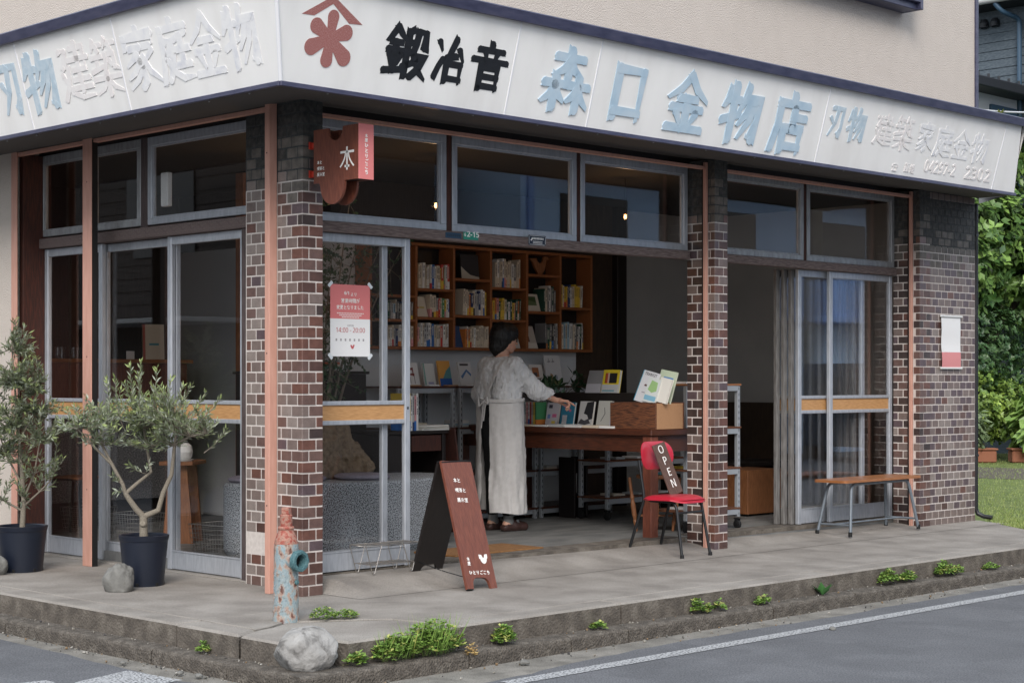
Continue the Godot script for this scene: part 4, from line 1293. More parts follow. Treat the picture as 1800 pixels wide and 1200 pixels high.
func make_aboard() -> void:
	var o := thing("sandwich_board", "reddish brown wooden A-frame board with white Japanese lettering in front of the doorway", "sandwich board", Vector3(1.08, 0, 0.2), deg_to_rad(2.0))
	var w := 0.268
	var h := 0.865
	# front leaf leans back, rear leaf leans forward; both hang from the ridge
	for k in 2:
		var foot := Vector3(-0.055, 0.002, 0.315) if k == 0 else Vector3(0.045, 0.045, -0.295)
		var ridge := Vector3(0.01, 0.80, 0.012 if k == 0 else -0.014)
		var up := (ridge - foot).normalized()
		var right := Vector3(1, 0, 0)
		right = (right - up * right.dot(up)).normalized()
		var out := right.cross(up)
		var len := foot.distance_to(ridge)
		var poly := PackedVector2Array([Vector2(-w / 2, 0), Vector2(-w / 2 + 0.055, 0)])
		poly.append_array(arc(Vector2(-w / 2 + 0.105, 0.03), 0.045, PI, PI / 2, 5))
		poly.append_array(arc(Vector2(w / 2 - 0.105, 0.03), 0.045, PI / 2, 0, 5))
		poly.append_array(PackedVector2Array([Vector2(w / 2 - 0.055, 0), Vector2(w / 2, 0), Vector2(w / 2, len), Vector2(-w / 2, len)]))
		var b := MB.new()
		var xf := Transform3D(Basis(right, up, out), foot - out * 0.010)
		b.prism(poly, 0.020, xf, true)
		var leaf := obj("board_leaf", b, "red_wood" if k == 0 else "black_wood", o)
		for s in [-1, 1]:
			b = MB.new()
			b.box(Vector3(s * (w / 2 - 0.028), -0.001, 0.010), Vector3(0.05, 0.008, 0.022), 0.002)
			obj("rubber_foot", b, "black_rubber", leaf, xf)
		if k == 0:
			var org := xf.origin + out * 0.0205
			var pt := func(x: float, y: float) -> Vector3: return org + right * x + up * y
			text_line("lettering", "本と", pt.call(-0.062, len - 0.145), right, up, 0.030, 0.002, "white_letter", leaf, false, 0.13)
			text_line("lettering", "喫茶と", pt.call(-0.062, len - 0.212), right, up, 0.030, 0.002, "white_letter", leaf, false, 0.12)
			text_line("lettering", "展示室", pt.call(-0.062, len - 0.279), right, up, 0.030, 0.002, "white_letter", leaf, false, 0.12)
			text_line("lettering", "本屋", pt.call(-0.088, 0.185), right, up, 0.026, 0.004, "white_letter", leaf, true, 0.12)
			text_line("lettering", "ひとりごこち", pt.call(-0.090, 0.095), right, up, 0.027, 0.004, "white_letter", leaf, false, 0.14)
			b = MB.new()
			var mark := bird_mark(0.001)
			b.prism(mark, 0.0006, Transform3D(Basis(right, up, out), pt.call(0.062, 0.195)))
			obj("bird_mark", b, "white_letter", leaf)
	var b := MB.new()
	b.box(Vector3(0.01, 0.803, 0.0), Vector3(w, 0.008, 0.05), 0.002)
	obj("hinge", b, "black_steel", o)
	b = MB.new()
	b.tube(bend([Vector3(-0.06, 0.135, -0.25), Vector3(-0.1, 0.10, 0.0), Vector3(-0.115, 0.07, 0.28)], 0.1), 0.003, 6)
	obj("stay_cord", b, "black_steel", o)


func wire_box(o: Node, m: String, w: float, d: float, h: float, cell: float, taper := 0.0) -> void:
	var b := MB.new()
	var r := 0.0016
	var ring := func(y: float, s: float, rr: float) -> void:
		var x := w / 2 - s
		var z := d / 2 - s
		b.tube(PackedVector3Array([Vector3(-x, y, -z), Vector3(x, y, -z), Vector3(x, y, z), Vector3(-x, y, z), Vector3(-x, y, -z)]), rr, 5, false)
	var rows := int(h / cell)
	for k in rows + 1:
		ring.call(h * k / rows, taper * (1.0 - float(k) / rows), 0.0032 if k == rows else r)
	for e in [[w, d, 0], [d, w, 1]]:
		var cnt := int(e[0] / cell)
		for k in cnt + 1:
			var t: float = -e[0] / 2 + e[0] * k / cnt
			var tb: float = t * (1.0 - 2.0 * taper / e[0])
			for s in [-1, 1]:
				var a := Vector3(t, h, s * e[1] / 2)
				var q := Vector3(tb, 0, s * (e[1] / 2 - taper))
				if e[2] == 1:
					a = Vector3(a.z, a.y, a.x)
					q = Vector3(q.z, q.y, q.x)
				b.tube(PackedVector3Array([a, q]), r, 4, false)
	obj("wire_mesh", b, m, o)


func make_rack() -> void:
	var o := thing("wire_rack", "low two tier chrome wire rack on the ground before the glass door", "wire rack", Vector3(0.80, pave(0.8, -0.14) + 0.006, -0.155), deg_to_rad(-2.0))
	var b := MB.new()
	var w := 0.44
	var d := 0.17
	var tops := [Vector3(-w / 2, 0.185, -d / 2), Vector3(w / 2, 0.185, -d / 2), Vector3(w / 2, 0.185, d / 2), Vector3(-w / 2, 0.185, d / 2), Vector3(-w / 2, 0.185, -d / 2)]
	b.tube(PackedVector3Array(tops), 0.0032, 6)
	for k in 5:
		var z := -d / 2 + d * k / 4.0
		b.tube(PackedVector3Array([Vector3(-w / 2, 0.187, z), Vector3(w / 2, 0.187, z)]), 0.002, 5)
	for k in 8:
		var x := -w / 2 + w * k / 7.0
		b.tube(PackedVector3Array([Vector3(x, 0.19, -d / 2), Vector3(x, 0.19, d / 2)]), 0.0018, 5)
	obj("top_tier", b, "chrome", o)
	b = MB.new()
	for k in 5:
		var z := -d / 2 + d * k / 4.0
		b.tube(PackedVector3Array([Vector3(-w / 2 + 0.035, 0.062, z), Vector3(w / 2 - 0.035, 0.062, z)]), 0.0026, 5)
	for k in 6:
		var x := -w / 2 + 0.04 + (w - 0.08) * k / 5.0
		b.tube(PackedVector3Array([Vector3(x, 0.065, -d / 2), Vector3(x, 0.065, d / 2)]), 0.0018, 5)
	obj("lower_tier", b, "chrome", o)
	for sx in [-1, 1]:
		for sz in [-1, 1]:
			b = MB.new()
			var f := Vector3(sx * (w / 2 - 0.062), 0.004, sz * d / 2)
			b.tube(bend([Vector3(sx * w / 2, 0.185, sz * d / 2), f + Vector3(sx * 0.008, 0, 0), f - Vector3(sx * 0.008, 0, 0), Vector3(sx * (w / 2 - 0.13), 0.185, sz * d / 2)], 0.006, 3), 0.0032, 6)
			obj("leg", b, "chrome", o)


func make_chair() -> void:
	var o := thing("red_chair", "old chair with glossy red vinyl seat and black steel legs holding the OPEN board", "chair", Vector3(3.575, 0, 0.0))
	var seat := func(y0: float, puff: float) -> MB:
		var b := MB.new()
		var poly := rounded(0.37, 0.40, 0.09, 6)
		var nr := 7
		for i in poly.size():
			var a := poly[i]
			var d := poly[(i + 1) % poly.size()]
			for k in nr:
				var t0 := float(k) / nr
				var t1 := float(k + 1) / nr
				var q: Array[Vector3] = []
				for e in [[a, t0], [d, t0], [d, t1], [a, t1]]:
					var p: Vector2 = e[0] * e[1]
					q.append(Vector3(p.x, y0 + puff * (1.0 - pow(e[1], 6.0)) - 0.05 * pow(maxf(0.0, p.y / 0.2), 3.0) * 0.5, p.y))
				b.quad(q[0], q[1], q[2], q[3], (q[2] - q[0]).cross(q[3] - q[1]).normalized() * signf(((q[2] - q[0]).cross(q[3] - q[1])).y + 1e-9))
			b.quad(Vector3(a.x, y0 - 0.012 - 0.025 * pow(maxf(0.0, a.y / 0.2), 3.0), a.y), Vector3(d.x, y0 - 0.012 - 0.025 * pow(maxf(0.0, d.y / 0.2), 3.0), d.y), Vector3(d.x, y0 - 0.025 * pow(maxf(0.0, d.y / 0.2), 3.0), d.y), Vector3(a.x, y0 - 0.025 * pow(maxf(0.0, a.y / 0.2), 3.0), a.y), Vector3((a + d).x, 0, (a + d).y).normalized())
			b.tri(Vector3(0, y0 - 0.012, 0), Vector3(a.x, y0 - 0.012, a.y), Vector3(d.x, y0 - 0.012, d.y), Vector3.DOWN)
		return b
	obj("seat", seat.call(0.437, 0.026), "red_seat", o, Transform3D(Basis(Vector3.RIGHT, deg_to_rad(-2.0)), Vector3(0, 0.0, 0.015)))
	# the back: a cushioned lozenge bent round
	var b := MB.new()
	var shape := rounded(0.375, 0.215, 0.10, 7)
	for side in [1, -1]:
		for i in shape.size():
			var a := shape[i]
			var d := shape[(i + 1) % shape.size()]
			for k in 5:
				var q: Array[Vector3] = []
				for e in [[a, k / 5.0], [d, k / 5.0], [d, (k + 1) / 5.0], [a, (k + 1) / 5.0]]:
					var p: Vector2 = e[0] * e[1]
					q.append(Vector3(p.x, p.y, side * (0.004 + 0.016 * (1.0 - pow(e[1], 4.0))) + p.x * p.x * 1.1))
				var nn := (q[2] - q[0]).cross(q[3] - q[1]).normalized()
				b.quad(q[0], q[1], q[2], q[3], nn * signf(nn.z * side + 1e-9))
			if side == 1:
				b.quad(Vector3(a.x, a.y, -0.004 + a.x * a.x * 1.1), Vector3(d.x, d.y, -0.004 + d.x * d.x * 1.1), Vector3(d.x, d.y, 0.004 + d.x * d.x * 1.1), Vector3(a.x, a.y, 0.004 + a.x * a.x * 1.1), Vector3((a + d).x, (a + d).y, 0).normalized())
	obj("backrest", b, "red_seat", o, Transform3D(Basis(Vector3.RIGHT, deg_to_rad(-8.0)), Vector3(0.01, 0.752, -0.215)))
	for s in [-1, 1]:
		b = MB.new()
		b.tube(bend([Vector3(s * 0.165, 0.72, -0.212), Vector3(s * 0.155, 0.43, -0.165), Vector3(s * 0.185, pave(3.5, -0.3) - 0.002, -0.29)], 0.05), 0.0115, 10)
		obj("leg", b, "black_steel", o)
		b = MB.new()
		b.tube(bend([Vector3(s * 0.14, 0.415, -0.12), Vector3(s * 0.150, 0.415, 0.14), Vector3(s * 0.168, 0.004, 0.215)], 0.06), 0.0115, 10)
		obj("leg", b, "black_steel", o)
		b = MB.new()
		b.lathe([Vector2(0, 0.0), Vector2(0.016, 0.0), Vector2(0.0155, 0.025), Vector2(0.012, 0.03)], 10, Transform3D(Basis.IDENTITY, Vector3(s * 0.168, 0.0, 0.215)))
		obj("foot_cap", b, "black_rubber", o)
		b = MB.new()
		b.bar(Vector3(s * 0.13, 0.424, -0.16), Vector3(s * 0.13, 0.419, 0.13), 0.02, 0.02, 0.003)
		obj("seat_rail", b, "black_steel", o)
	b = MB.new()
	b.tube(PackedVector3Array([Vector3(-0.158, 0.335, 0.155), Vector3(0.158, 0.335, 0.155)]), 0.009, 8)
	obj("stretcher", b, "black_steel", o)
	# the board that leans on it
	o = thing("open_board", "dark wooden plank lettered OPEN leaning on the red chair", "sign", Vector3(3.63, 0.461, -0.02))
	b = MB.new()
	b.box(Vector3(0, 0.205, 0), Vector3(0.145, 0.41, 0.014), 0.003)
	var up := Vector3(-0.20, 0.95, -0.30).normalized()
	var right := Vector3(0.95, 0.19, 0.02)
	right = (right - up * right.dot(up)).normalized()
	var out := right.cross(up)
	o.basis = Basis(right, up, out)
	obj("plank", b, "board_wood", o)
	var k := 0
	for ch in ["O", "P", "E", "N"]:
		latin("letter", ch, Vector3(0.002, 0.310 - 0.091 * k, 0.0072), Vector3.RIGHT, Vector3.UP, 0.062, "white_letter", o, false, 0.001, true)
		k += 1


func make_bench() -> void:
	var o := thing("school_bench", "low bench with varnished wooden top and grey tube legs by the brick pillar", "bench", Vector3(6.22, 0.012, 0.0), deg_to_rad(1.0))
	var b := MB.new()
	var top := rounded(1.22, 0.33, 0.035, 5)
	b.prism(top, 0.022, Transform3D(Basis(Vector3.RIGHT, -PI / 2), Vector3(0, 0.452, 0)), true)
	obj("bench_top", b, "bench_wood", o)
	for s in [-1, 1]:
		b = MB.new()
		var z0: float = s * 0.115
		var z1: float = s * 0.165
		b.tube(bend([Vector3(-0.545, 0.01, z1), Vector3(-0.455, 0.436, z0), Vector3(0.455, 0.436, z0), Vector3(0.545, 0.01, z1)], 0.07, 7), 0.0135, 10)
		obj("leg_frame", b, "grey_steel", o)
		b = MB.new()
		b.tube(PackedVector3Array([Vector3(s * 0.527, 0.095, -0.158), Vector3(s * 0.527, 0.095, 0.158)]), 0.0095, 8)
		obj("cross_tube", b, "grey_steel", o)
		for e in [-1, 1]:
			b = MB.new()
			b.lathe([Vector2(0, 0), Vector2(0.017, 0.0), Vector2(0.0165, 0.04), Vector2(0.0137, 0.042)], 12, Transform3D(Basis.IDENTITY, Vector3(e * 0.546, 0.0, z1)))
			obj("foot_cap", b, "black_rubber", o)
	b = MB.new()
	b.tube(PackedVector3Array([Vector3(-0.527, 0.098, 0.0), Vector3(0.527, 0.098, 0.0)]), 0.0075, 8)
	obj("stretcher", b, "grey_steel", o)


# ---------------------------------------------------------------- plants
func leaf(b: MB, p: Vector3, dir: Vector3, side: Vector3, ln: float, wd: float, col: Color, fold := 0.35) -> void:
	b.col = col
	side = (side - dir * side.dot(dir)).normalized()
	var up := side.cross(dir).normalized()
	var tip := p + dir * ln
	var m := p + dir * ln * 0.48
	var l := m + (side * cos(fold) + up * sin(fold)) * wd
	var r := m + (-side * cos(fold) + up * sin(fold)) * wd
	var nl := (up * cos(fold) - side * sin(fold)).normalized()
	var nr := (up * cos(fold) + side * sin(fold)).normalized()
	b.tri(p, l, tip, nl)
	b.tri(p, tip, r, nr)


func rdir() -> Vector3:
	var v := Vector3(rng.randfn(), rng.randfn(), rng.randfn())
	return v.normalized() if v.length() > 0.01 else Vector3.UP


func foliage_mat(called: String, back := 0.25, rough := 0.55) -> void:
	var m := plain(called, Color.WHITE, rough)
	m.vertex_color_use_as_albedo = true
	m.backlight_enabled = true
	m.backlight = Color(.5, .6, .25) * back


# a twig from a to d with pairs of narrow leaves; returns nothing, fills wood and leaves
func olive_twig(wb: MB, lb: MB, a: Vector3, d: Vector3, r: float, tone: float) -> void:
	var mid := a.lerp(d, 0.5) + rdir() * a.distance_to(d) * 0.10 - Vector3.UP * a.distance_to(d) * 0.06
	var pts := PackedVector3Array()
	for i in 6:
		var t := i / 5.0
		pts.append(a.lerp(mid, t).lerp(mid.lerp(d, t), t))
	wb.tube(pts, [r, r * 0.85, r * 0.7, r * 0.55, r * 0.4, r * 0.25], 5, false)
	var ln := a.distance_to(d)
	var cnt := int(ln / 0.0135)
	for i in cnt:
		var t := 0.18 + 0.82 * float(i) / cnt
		var p := a.lerp(mid, t).lerp(mid.lerp(d, t), t)
		var dir := (d - a).normalized()
		for s in [-1.0, 1.0]:
			if rng.randf() < 0.12:
				continue
			var sd: Vector3 = rdir().cross(dir).normalized() * s
			var ld: Vector3 = (dir * rng.randf_range(0.5, 1.0) + sd * rng.randf_range(0.5, 1.0) + Vector3.UP * rng.randf_range(-0.05, 0.45)).normalized()
			var q := rng.randf()
			var col := Color(.105, .135, .065).lerp(Color(.20, .235, .13), q)
			if rng.randf() < 0.3:
				col = Color(.30, .335, .255)
			if t > 0.9:
				col = Color(.26, .32, .12)
			col = col * tone
			leaf(lb, p, ld, rdir(), rng.randf_range(0.032, 0.055), rng.randf_range(0.0045, 0.0068), col)
	lb.col = Color.WHITE


func make_pot(o: Node3D, rt: float, rb: float, h: float) -> void:
	var b := MB.new()
	var seg := 36
	b.lathe([Vector2(rb, 0.0), Vector2(rb + (rt - rb) * 0.85, h * 0.87), Vector2(rt * 0.98, h * 0.89), Vector2(rt, h * 0.91), Vector2(rt + 0.006, h), Vector2(rt - 0.008, h + 0.004), Vector2(rt - 0.018, h - 0.004), Vector2(rt - 0.022, h * 0.6)], seg)
	obj("pot", b, "pot_plastic", o)
	b = MB.new()
	b.lathe([Vector2(rt - 0.02, h * 0.80), Vector2(0.03, h * 0.82), Vector2(0.0, h * 0.82)], 20)
	obj("pot_soil", b, "soil", o)
	b = MB.new()
	for k in 6:
		var a := TAU * k / 6.0 + 0.4
		b.box(Vector3(cos(a) * (rb + 0.001), 0.012, sin(a) * (rb + 0.001)), Vector3(0.006, 0.026, 0.022), 0.002, Basis(Vector3.UP, -a))
	obj("drain_slot", b, "black_rubber", o)


func make_olives() -> void:
	plain("pot_plastic", Color(.075, .10, .155), 0.42)
	surf("olive_bark", [120, 0.03, [Color(.36, .33, .29), Color(.48, .45, .40), Color(.57, .54, .49)], Vector3(14, 4, 14), 4], 0.9)
	foliage_mat("olive_leaf")
	var rr := Vector3(0.7071, 0, 0.7071)
	var ff := Vector3(0.7071, 0, -0.7071)
	var at := func(s: float, y: float, away: float) -> Vector3: return rr * s + Vector3.UP * y + ff * away
	# the spreading olive in front of the sliding doors
	rng.seed = 12
	var o := thing("olive_tree", "spreading potted olive tree with forked pale trunk in front of the side doors", "olive tree", Vector3(-0.345, 0, -1.22))
	make_pot(o, 0.158, 0.128, 0.325)
	var wb := MB.new()
	var lb := MB.new()
	var limbs := [
		[[0.0, 0.27, 0.0], [-0.003, 0.36, 0.0], [-0.003, 0.455, 0.0]],
		[[-0.003, 0.445, 0.0], [-0.045, 0.49, -0.01], [-0.09, 0.56, -0.03], [-0.115, 0.60, -0.03]],
		[[-0.115, 0.60, -0.03], [-0.13, 0.66, -0.04], [-0.19, 0.78, -0.06], [-0.26, 0.91, -0.05], [-0.28, 1.02, -0.02]],
		[[-0.11, 0.60, -0.03], [-0.05, 0.66, 0.03], [0.03, 0.73, 0.08], [0.0, 0.88, 0.10], [-0.02, 1.02, 0.08]],
		[[0.0, 0.445, 0.0], [0.09, 0.485, 0.02], [0.12, 0.60, 0.03], [0.18, 0.72, 0.0], [0.20, 0.91, 0.0], [0.22, 1.02, -0.03]],
		[[-0.19, 0.78, -0.06], [-0.32, 0.93, -0.12], [-0.40, 1.02, -0.12]],
		[[0.20, 0.91, 0.0], [0.32, 0.97, -0.08], [0.42, 0.99, -0.10]],
	]
	var rad := [[0.030, 0.027, 0.026], [0.022, 0.02, 0.018, 0.016], [0.014, 0.013, 0.011, 0.009, 0.006], [0.014, 0.012, 0.011, 0.009, 0.006], [0.021, 0.018, 0.016, 0.014, 0.010, 0.006], [0.009, 0.007, 0.004], [0.009, 0.007, 0.004]]
	var hubs: Array[Vector3] = []
	for k in limbs.size():
		var ps := PackedVector3Array()
		for q in limbs[k]:
			ps.append(at.call(q[0], q[1], q[2]))
		if k > 0:
			for i in range(1, ps.size()):
				if ps[i].y > 0.75:
					hubs.append(ps[i])
		wb.tube(ps, rad[k], 9)
	wb.lathe([Vector2(0.0, 0.016), Vector2(0.018, 0.012), Vector2(0.024, 0.0)], 10, Transform3D(Basis(Vector3(1, 0, 1).normalized(), 1.3), at.call(0.0, 0.40, -0.024)))
	for k in 250:
		var q := rdir() * pow(rng.randf(), 0.4)
		var tip: Vector3 = at.call(-0.02 + q.x * 0.54, 1.09 + q.y * (0.24 - 0.08 * q.x * q.x) - 0.03 * q.x * q.x, q.z * 0.42)
		var best := hubs[0]
		var score := 1e9
		for hb in hubs:
			var sc: float = hb.distance_to(tip) + rng.randf() * 0.12 + maxf(0.0, hb.y - tip.y) * 0.8
			if sc < score:
				score = sc
				best = hb
		olive_twig(wb, lb, best, tip, 0.0038, 1.0)
	# upright shoots and the long low ones
	for q in [[-0.10, 1.44, 0.05], [-0.02, 1.46, -0.02], [0.08, 1.42, 0.02], [0.16, 1.36, 0.1], [-0.24, 1.34, 0.0], [-0.36, 1.24, -0.1], [0.42, 1.26, -0.05], [0.50, 1.22, 0.02], [0.55, 1.02, -0.05], [-0.48, 1.16, 0.05], [-0.42, 1.05, 0.1], [0.33, 1.3, -0.1], [0.0, 1.38, -0.2], [-0.16, 1.36, -0.12], [0.24, 1.30, 0.1]]:
		var tip: Vector3 = at.call(q[0], q[1], q[2])
		var base: Vector3 = at.call(q[0] * 0.72, q[1] - (0.34 if q[1] > 1.3 else 0.16), q[2] * 0.6)
		olive_twig(wb, lb, base, tip, 0.0035, 1.1)
	for q in [[-0.14, 0.66, -0.04, -0.19, 0.72, -0.1], [0.0, 0.72, 0.05, -0.10, 0.79, -0.02], [0.0, 0.72, 0.05, 0.04, 0.80, -0.02], [-0.12, 0.61, -0.05, -0.17, 0.62, -0.12]]:
		olive_twig(wb, lb, at.call(q[0], q[1], q[2]), at.call(q[3], q[4], q[5]), 0.002, 1.2)
	obj("trunk", wb, "olive_bark", o)
	obj("crown", lb, "olive_leaf", o)
	# the taller, denser one beyond it
	rng.seed = 13
	o = thing("olive_tree", "taller dense potted olive tree beside the beige stucco wall", "olive tree", Vector3(-0.49, 0, -2.53))
	make_pot(o, 0.172, 0.140, 0.315)
	wb = MB.new()
	lb = MB.new()
	hubs.clear()
	for ps in [[[0.0, 0.26, 0.0], [0.012, 0.5, 0.0], [-0.01, 0.75, 0.02], [-0.03, 1.0, 0.0], [-0.05, 1.3, 0.0], [-0.07, 1.55, 0.0]], [[0.012, 0.5, 0.0], [0.10, 0.68, -0.05], [0.14, 0.9, -0.06]], [[0.0, 0.6, 0.0], [-0.12, 0.8, 0.05], [-0.20, 1.05, 0.02]], [[0.0, 0.42, 0.0], [-0.12, 0.5, -0.05], [-0.2, 0.55, -0.05]], [[0.01, 0.45, 0.0], [0.12, 0.55, 0.0], [0.2, 0.63, 0.0]], [[-0.02, 0.9, 0.0], [0.06, 1.1, 0.06], [0.08, 1.25, 0.08]]]:
		var pp := PackedVector3Array()
		var rd := []
		for i in ps.size():
			pp.append(at.call(ps[i][0], ps[i][1], ps[i][2]))
			rd.append(lerpf(0.021 if hubs.is_empty() else 0.008, 0.004, float(i) / (ps.size() - 1)))
		wb.tube(pp, rd, 8)
		for i in range(1, pp.size()):
			hubs.append(pp[i])
	for k in 380:
		var q := rdir() * pow(rng.randf(), 0.45)
		var hgt := 1.10 + q.y * 0.70
		var tip: Vector3 = at.call(-0.03 + q.x * lerpf(0.40, 0.12, clampf((hgt - 0.95) / 0.85, 0.0, 1.0)), hgt, q.z * 0.30)
		var best := hubs[0]
		var score := 1e9
		for hb in hubs:
			var sc: float = hb.distance_to(tip) + rng.randf() * 0.1 + maxf(0.0, hb.y - tip.y + 0.05) * 0.9
			if sc < score:
				score = sc
				best = hb
		olive_twig(wb, lb, best, tip, 0.003, 0.82)
	obj("trunk", wb, "olive_bark", o)
	obj("crown", lb, "olive_leaf", o)


func stone_mesh(size: Vector3, sd: int, rough: float, cells := 26, flat_bottom := 0.35) -> MB:
	var b := MB.new()
	var f := FastNoiseLite.new()
	f.seed = sd
	f.frequency = 1.1
	f.fractal_octaves = 4
	var pt := func(i: int, j: int) -> Vector3:
		var th := PI * j / cells
		var ph := TAU * (i % (2 * cells)) / (2.0 * cells)
		var d := Vector3(sin(th) * cos(ph), cos(th), sin(th) * sin(ph))
		var r := 1.0 + rough * f.get_noise_3dv(d * 0.9) + rough * 0.25 * f.get_noise_3dv(d * 4.0 + Vector3.ONE * 9.0)
		# planed facets
		for k in 5:
			var a := sd * 0.7 + k * 1.9
			var n := Vector3(cos(a), sin(a * 1.7) * 0.7, sin(a)).normalized()
			var h := d.dot(n) * r
			if h > 0.82:
				r *= lerpf(1.0, 0.82 / h, 0.75)
		var p := d * r
		p.y = maxf(p.y, -flat_bottom)
		return p * size
	var grid := []
	for j in cells + 1:
		var row: Array[Vector3] = []
		for i in 2 * cells:
			row.append(pt.call(i, j))
		grid.append(row)
	var nrm := []
	for j in cells + 1:
		var row: Array[Vector3] = []
		for i in 2 * cells:
			var e: Vector3 = grid[j][(i + 1) % (2 * cells)] - grid[j][(i + 2 * cells - 1) % (2 * cells)]
			var s: Vector3 = grid[mini(j + 1, cells)][i] - grid[maxi(j - 1, 0)][i]
			var n := e.cross(s)
			if n.length() < 1e-9:
				n = Vector3.UP if j == 0 else Vector3.DOWN
			n = n.normalized()
			row.append(n if n.dot(grid[j][i]) > -0.0001 else -n)
		nrm.append(row)
	for j in cells:
		for i in 2 * cells:
			var k := (i + 1) % (2 * cells)
			b.tri3(grid[j][i], grid[j][k], grid[j + 1][k], nrm[j][i], nrm[j][k], nrm[j + 1][k])
			b.tri3(grid[j][i], grid[j + 1][k], grid[j + 1][i], nrm[j][i], nrm[j + 1][k], nrm[j + 1][i])
	return b


func make_stones() -> void:
	surf("stone_grey", [130, 0.012, [Color(.44, .435, .42), Color(.54, .535, .515), Color(.62, .615, .595)], 1.8, 6, 60.0], 0.9, [131, 0.2, [g(.65), g(1.0)], 5.0], [132, 0.08, 0.2])
	surf("stone_pale", [133, 0.02, [[0.0, Color(.36, .35, .34)], [0.22, Color(.50, .49, .475)], [0.42, Color(.64, .63, .615)], [1.0, Color(.75, .74, .725)]], 1.1, 6, 60.0], 0.9, [134, 0.2, [g(.7), g(1.0)], 5.0], [135, 0.06, 0.35])
	tag(obj("stone", stone_mesh(Vector3(0.122, 0.112, 0.10), 5, 0.20, 24, 0.5), "stone_grey", null, Transform3D(Basis(Vector3.UP, 0.6), Vector3(-0.63, 0.055, -1.06))), "smooth grey stone against the spreading olive's pot", "stone")
	tag(obj("stone", stone_mesh(Vector3(0.12, 0.10, 0.10), 9, 0.20, 20, 0.5), "stone_grey", null, Transform3D(Basis(Vector3.UP, 2.0), Vector3(-0.75, 0.048, -2.48))), "tan stone beside the taller olive's pot", "stone")
	tag(obj("boulder", stone_mesh(Vector3(0.165, 0.128, 0.15), 27, 0.16, 34, 0.72), "stone_pale", null, Transform3D(Basis(Vector3.UP, 2.3), Vector3(-1.13, -0.045, 1.47))), "large pale boulder wedged into the broken kerb corner", "boulder")
	# loose chips in the gutter
	rng.seed = 8
	for q in [[-1.42, 0.78, "larger chip of the pair lying in the side street gutter"], [-1.45, 0.28, "single dark chip lying on the side street's edge"], [-1.40, 0.92, "smaller chip of the pair lying in the side street gutter"], [2.35, 2.28, "dark chip lying beyond the white edge line"], [0.1, 1.82, "chip of stone in the gutter below the round weed"]]:
		tag(obj("pebble", stone_mesh(Vector3(0.026, 0.014, 0.02) * rng.randf_range(0.7, 1.2), int(q[0] * 100), 0.25, 8, 0.4), "stone_grey", null, Transform3D(Basis(Vector3.UP, rng.randf() * 6.0), Vector3(q[0], STREET + 0.006, q[1]))), q[2], "pebble", "chips of stone in the street")


func make_litter() -> void:
	rng.seed = 14
	var b := MB.new()
	for k in 900:
		var t := rng.randf()
		var p := Vector3(rng.randf_range(-0.9, 9.0), STREET - 0.006, 1.70 + 0.22 * pow(rng.randf(), 2.0))
		if t < 0.3:
			p = Vector3(-1.33 - 0.16 * pow(rng.randf(), 2.0), STREET - 0.006, rng.randf_range(-4.0, 1.5))
		elif t < 0.55:
			p = Vector3(rng.randf_range(-0.9, 8.0), -0.129, 1.575 + 0.05 * rng.randf())
		elif t < 0.68:
			p = Vector3(-1.205 - 0.05 * rng.randf(), -0.129, rng.randf_range(-4.0, 1.3))
		var s := 0.003 + 0.008 * pow(rng.randf(), 3.0)
		b.col = [Color(.10, .095, .085), Color(.22, .20, .17), Color(.33, .31, .28), Color(.20, .13, .07), Color(.045, .043, .04)][rng.randi() % 5]
		b.box(p + Vector3.UP * s * 0.4, Vector3(s * rng.randf_range(0.8, 1.8), s, s * rng.randf_range(0.8, 1.6)), s * 0.25, Basis(rdir(), rng.randf() * 3.0))
	b.col = Color.WHITE
	var o := obj("gravel", b, "coloured")
	o.set_meta("kind", "stuff")
	tag(o, "grit and bits of dry leaf lying along the kerb", "gravel")


func weed(called: String, label: String, at: Vector3, rx: float, ry: float, h: float, cnt: int, ln: float, kind := 0, group := "weeds along the kerb") -> void:
	var b := MB.new()
	for k in cnt:
		var a := rng.randf() * TAU
		var r := sqrt(rng.randf())
		var p := Vector3(cos(a) * r * rx, 0, sin(a) * r * ry)
		var hh := h * (1.0 - 0.65 * r * r) * rng.randf_range(0.35, 1.0)
		var q := rng.randf()
		var col := Color(.105, .20, .035).lerp(Color(.23, .36, .075), q)
		if rng.randf() < 0.12:
			col = Color(.40, .42, .12)
		if kind == 2:
			col = Color(.42, .26, .10).lerp(Color(.52, .40, .17), q)
		var top := p + Vector3(p.x * 0.3, hh, p.z * 0.3)
		if kind == 1 and rng.randf() < 0.25:
			leaf(b, p, (Vector3.UP + rdir() * 0.5).normalized(), rdir(), h * rng.randf_range(0.7, 1.3), 0.003, col)
			continue
		for e in 3:
			var d := (Vector3(cos(a + e * 2.1), rng.randf_range(-0.1, 0.8), sin(a + e * 2.1)) + rdir() * 0.3).normalized()
			leaf(b, top, d, d.cross(Vector3.UP + rdir() * 0.4), ln * rng.randf_range(0.7, 1.2), ln * 0.36, col * rng.randf_range(0.8, 1.1), 0.15)
	b.col = Color.WHITE
	tag(obj(called, b, "weed_leaf", null, Transform3D(Basis.IDENTITY, at)), label, "weed", group)


const WEEDS := ["tiny weed on the kerb near the chipped pavement edge", "taller of the two small weeds on the kerb before the middle pillar", "shorter of the two small weeds on the kerb before the middle pillar", "lone upright little weed past the two small ones", "flat weed before the broad leaved one", "tall leafy weed of the pair after the broad leaved one", "lower weed of the pair after the broad leaved one", "large leafy weed on the kerb before the bench", "small weed touching the large leafy one before the bench", "low creeping weed on the kerb before the end wall", "dry looking weed in the kerb crack past the end wall", "last green weed on the kerb by the garden"]


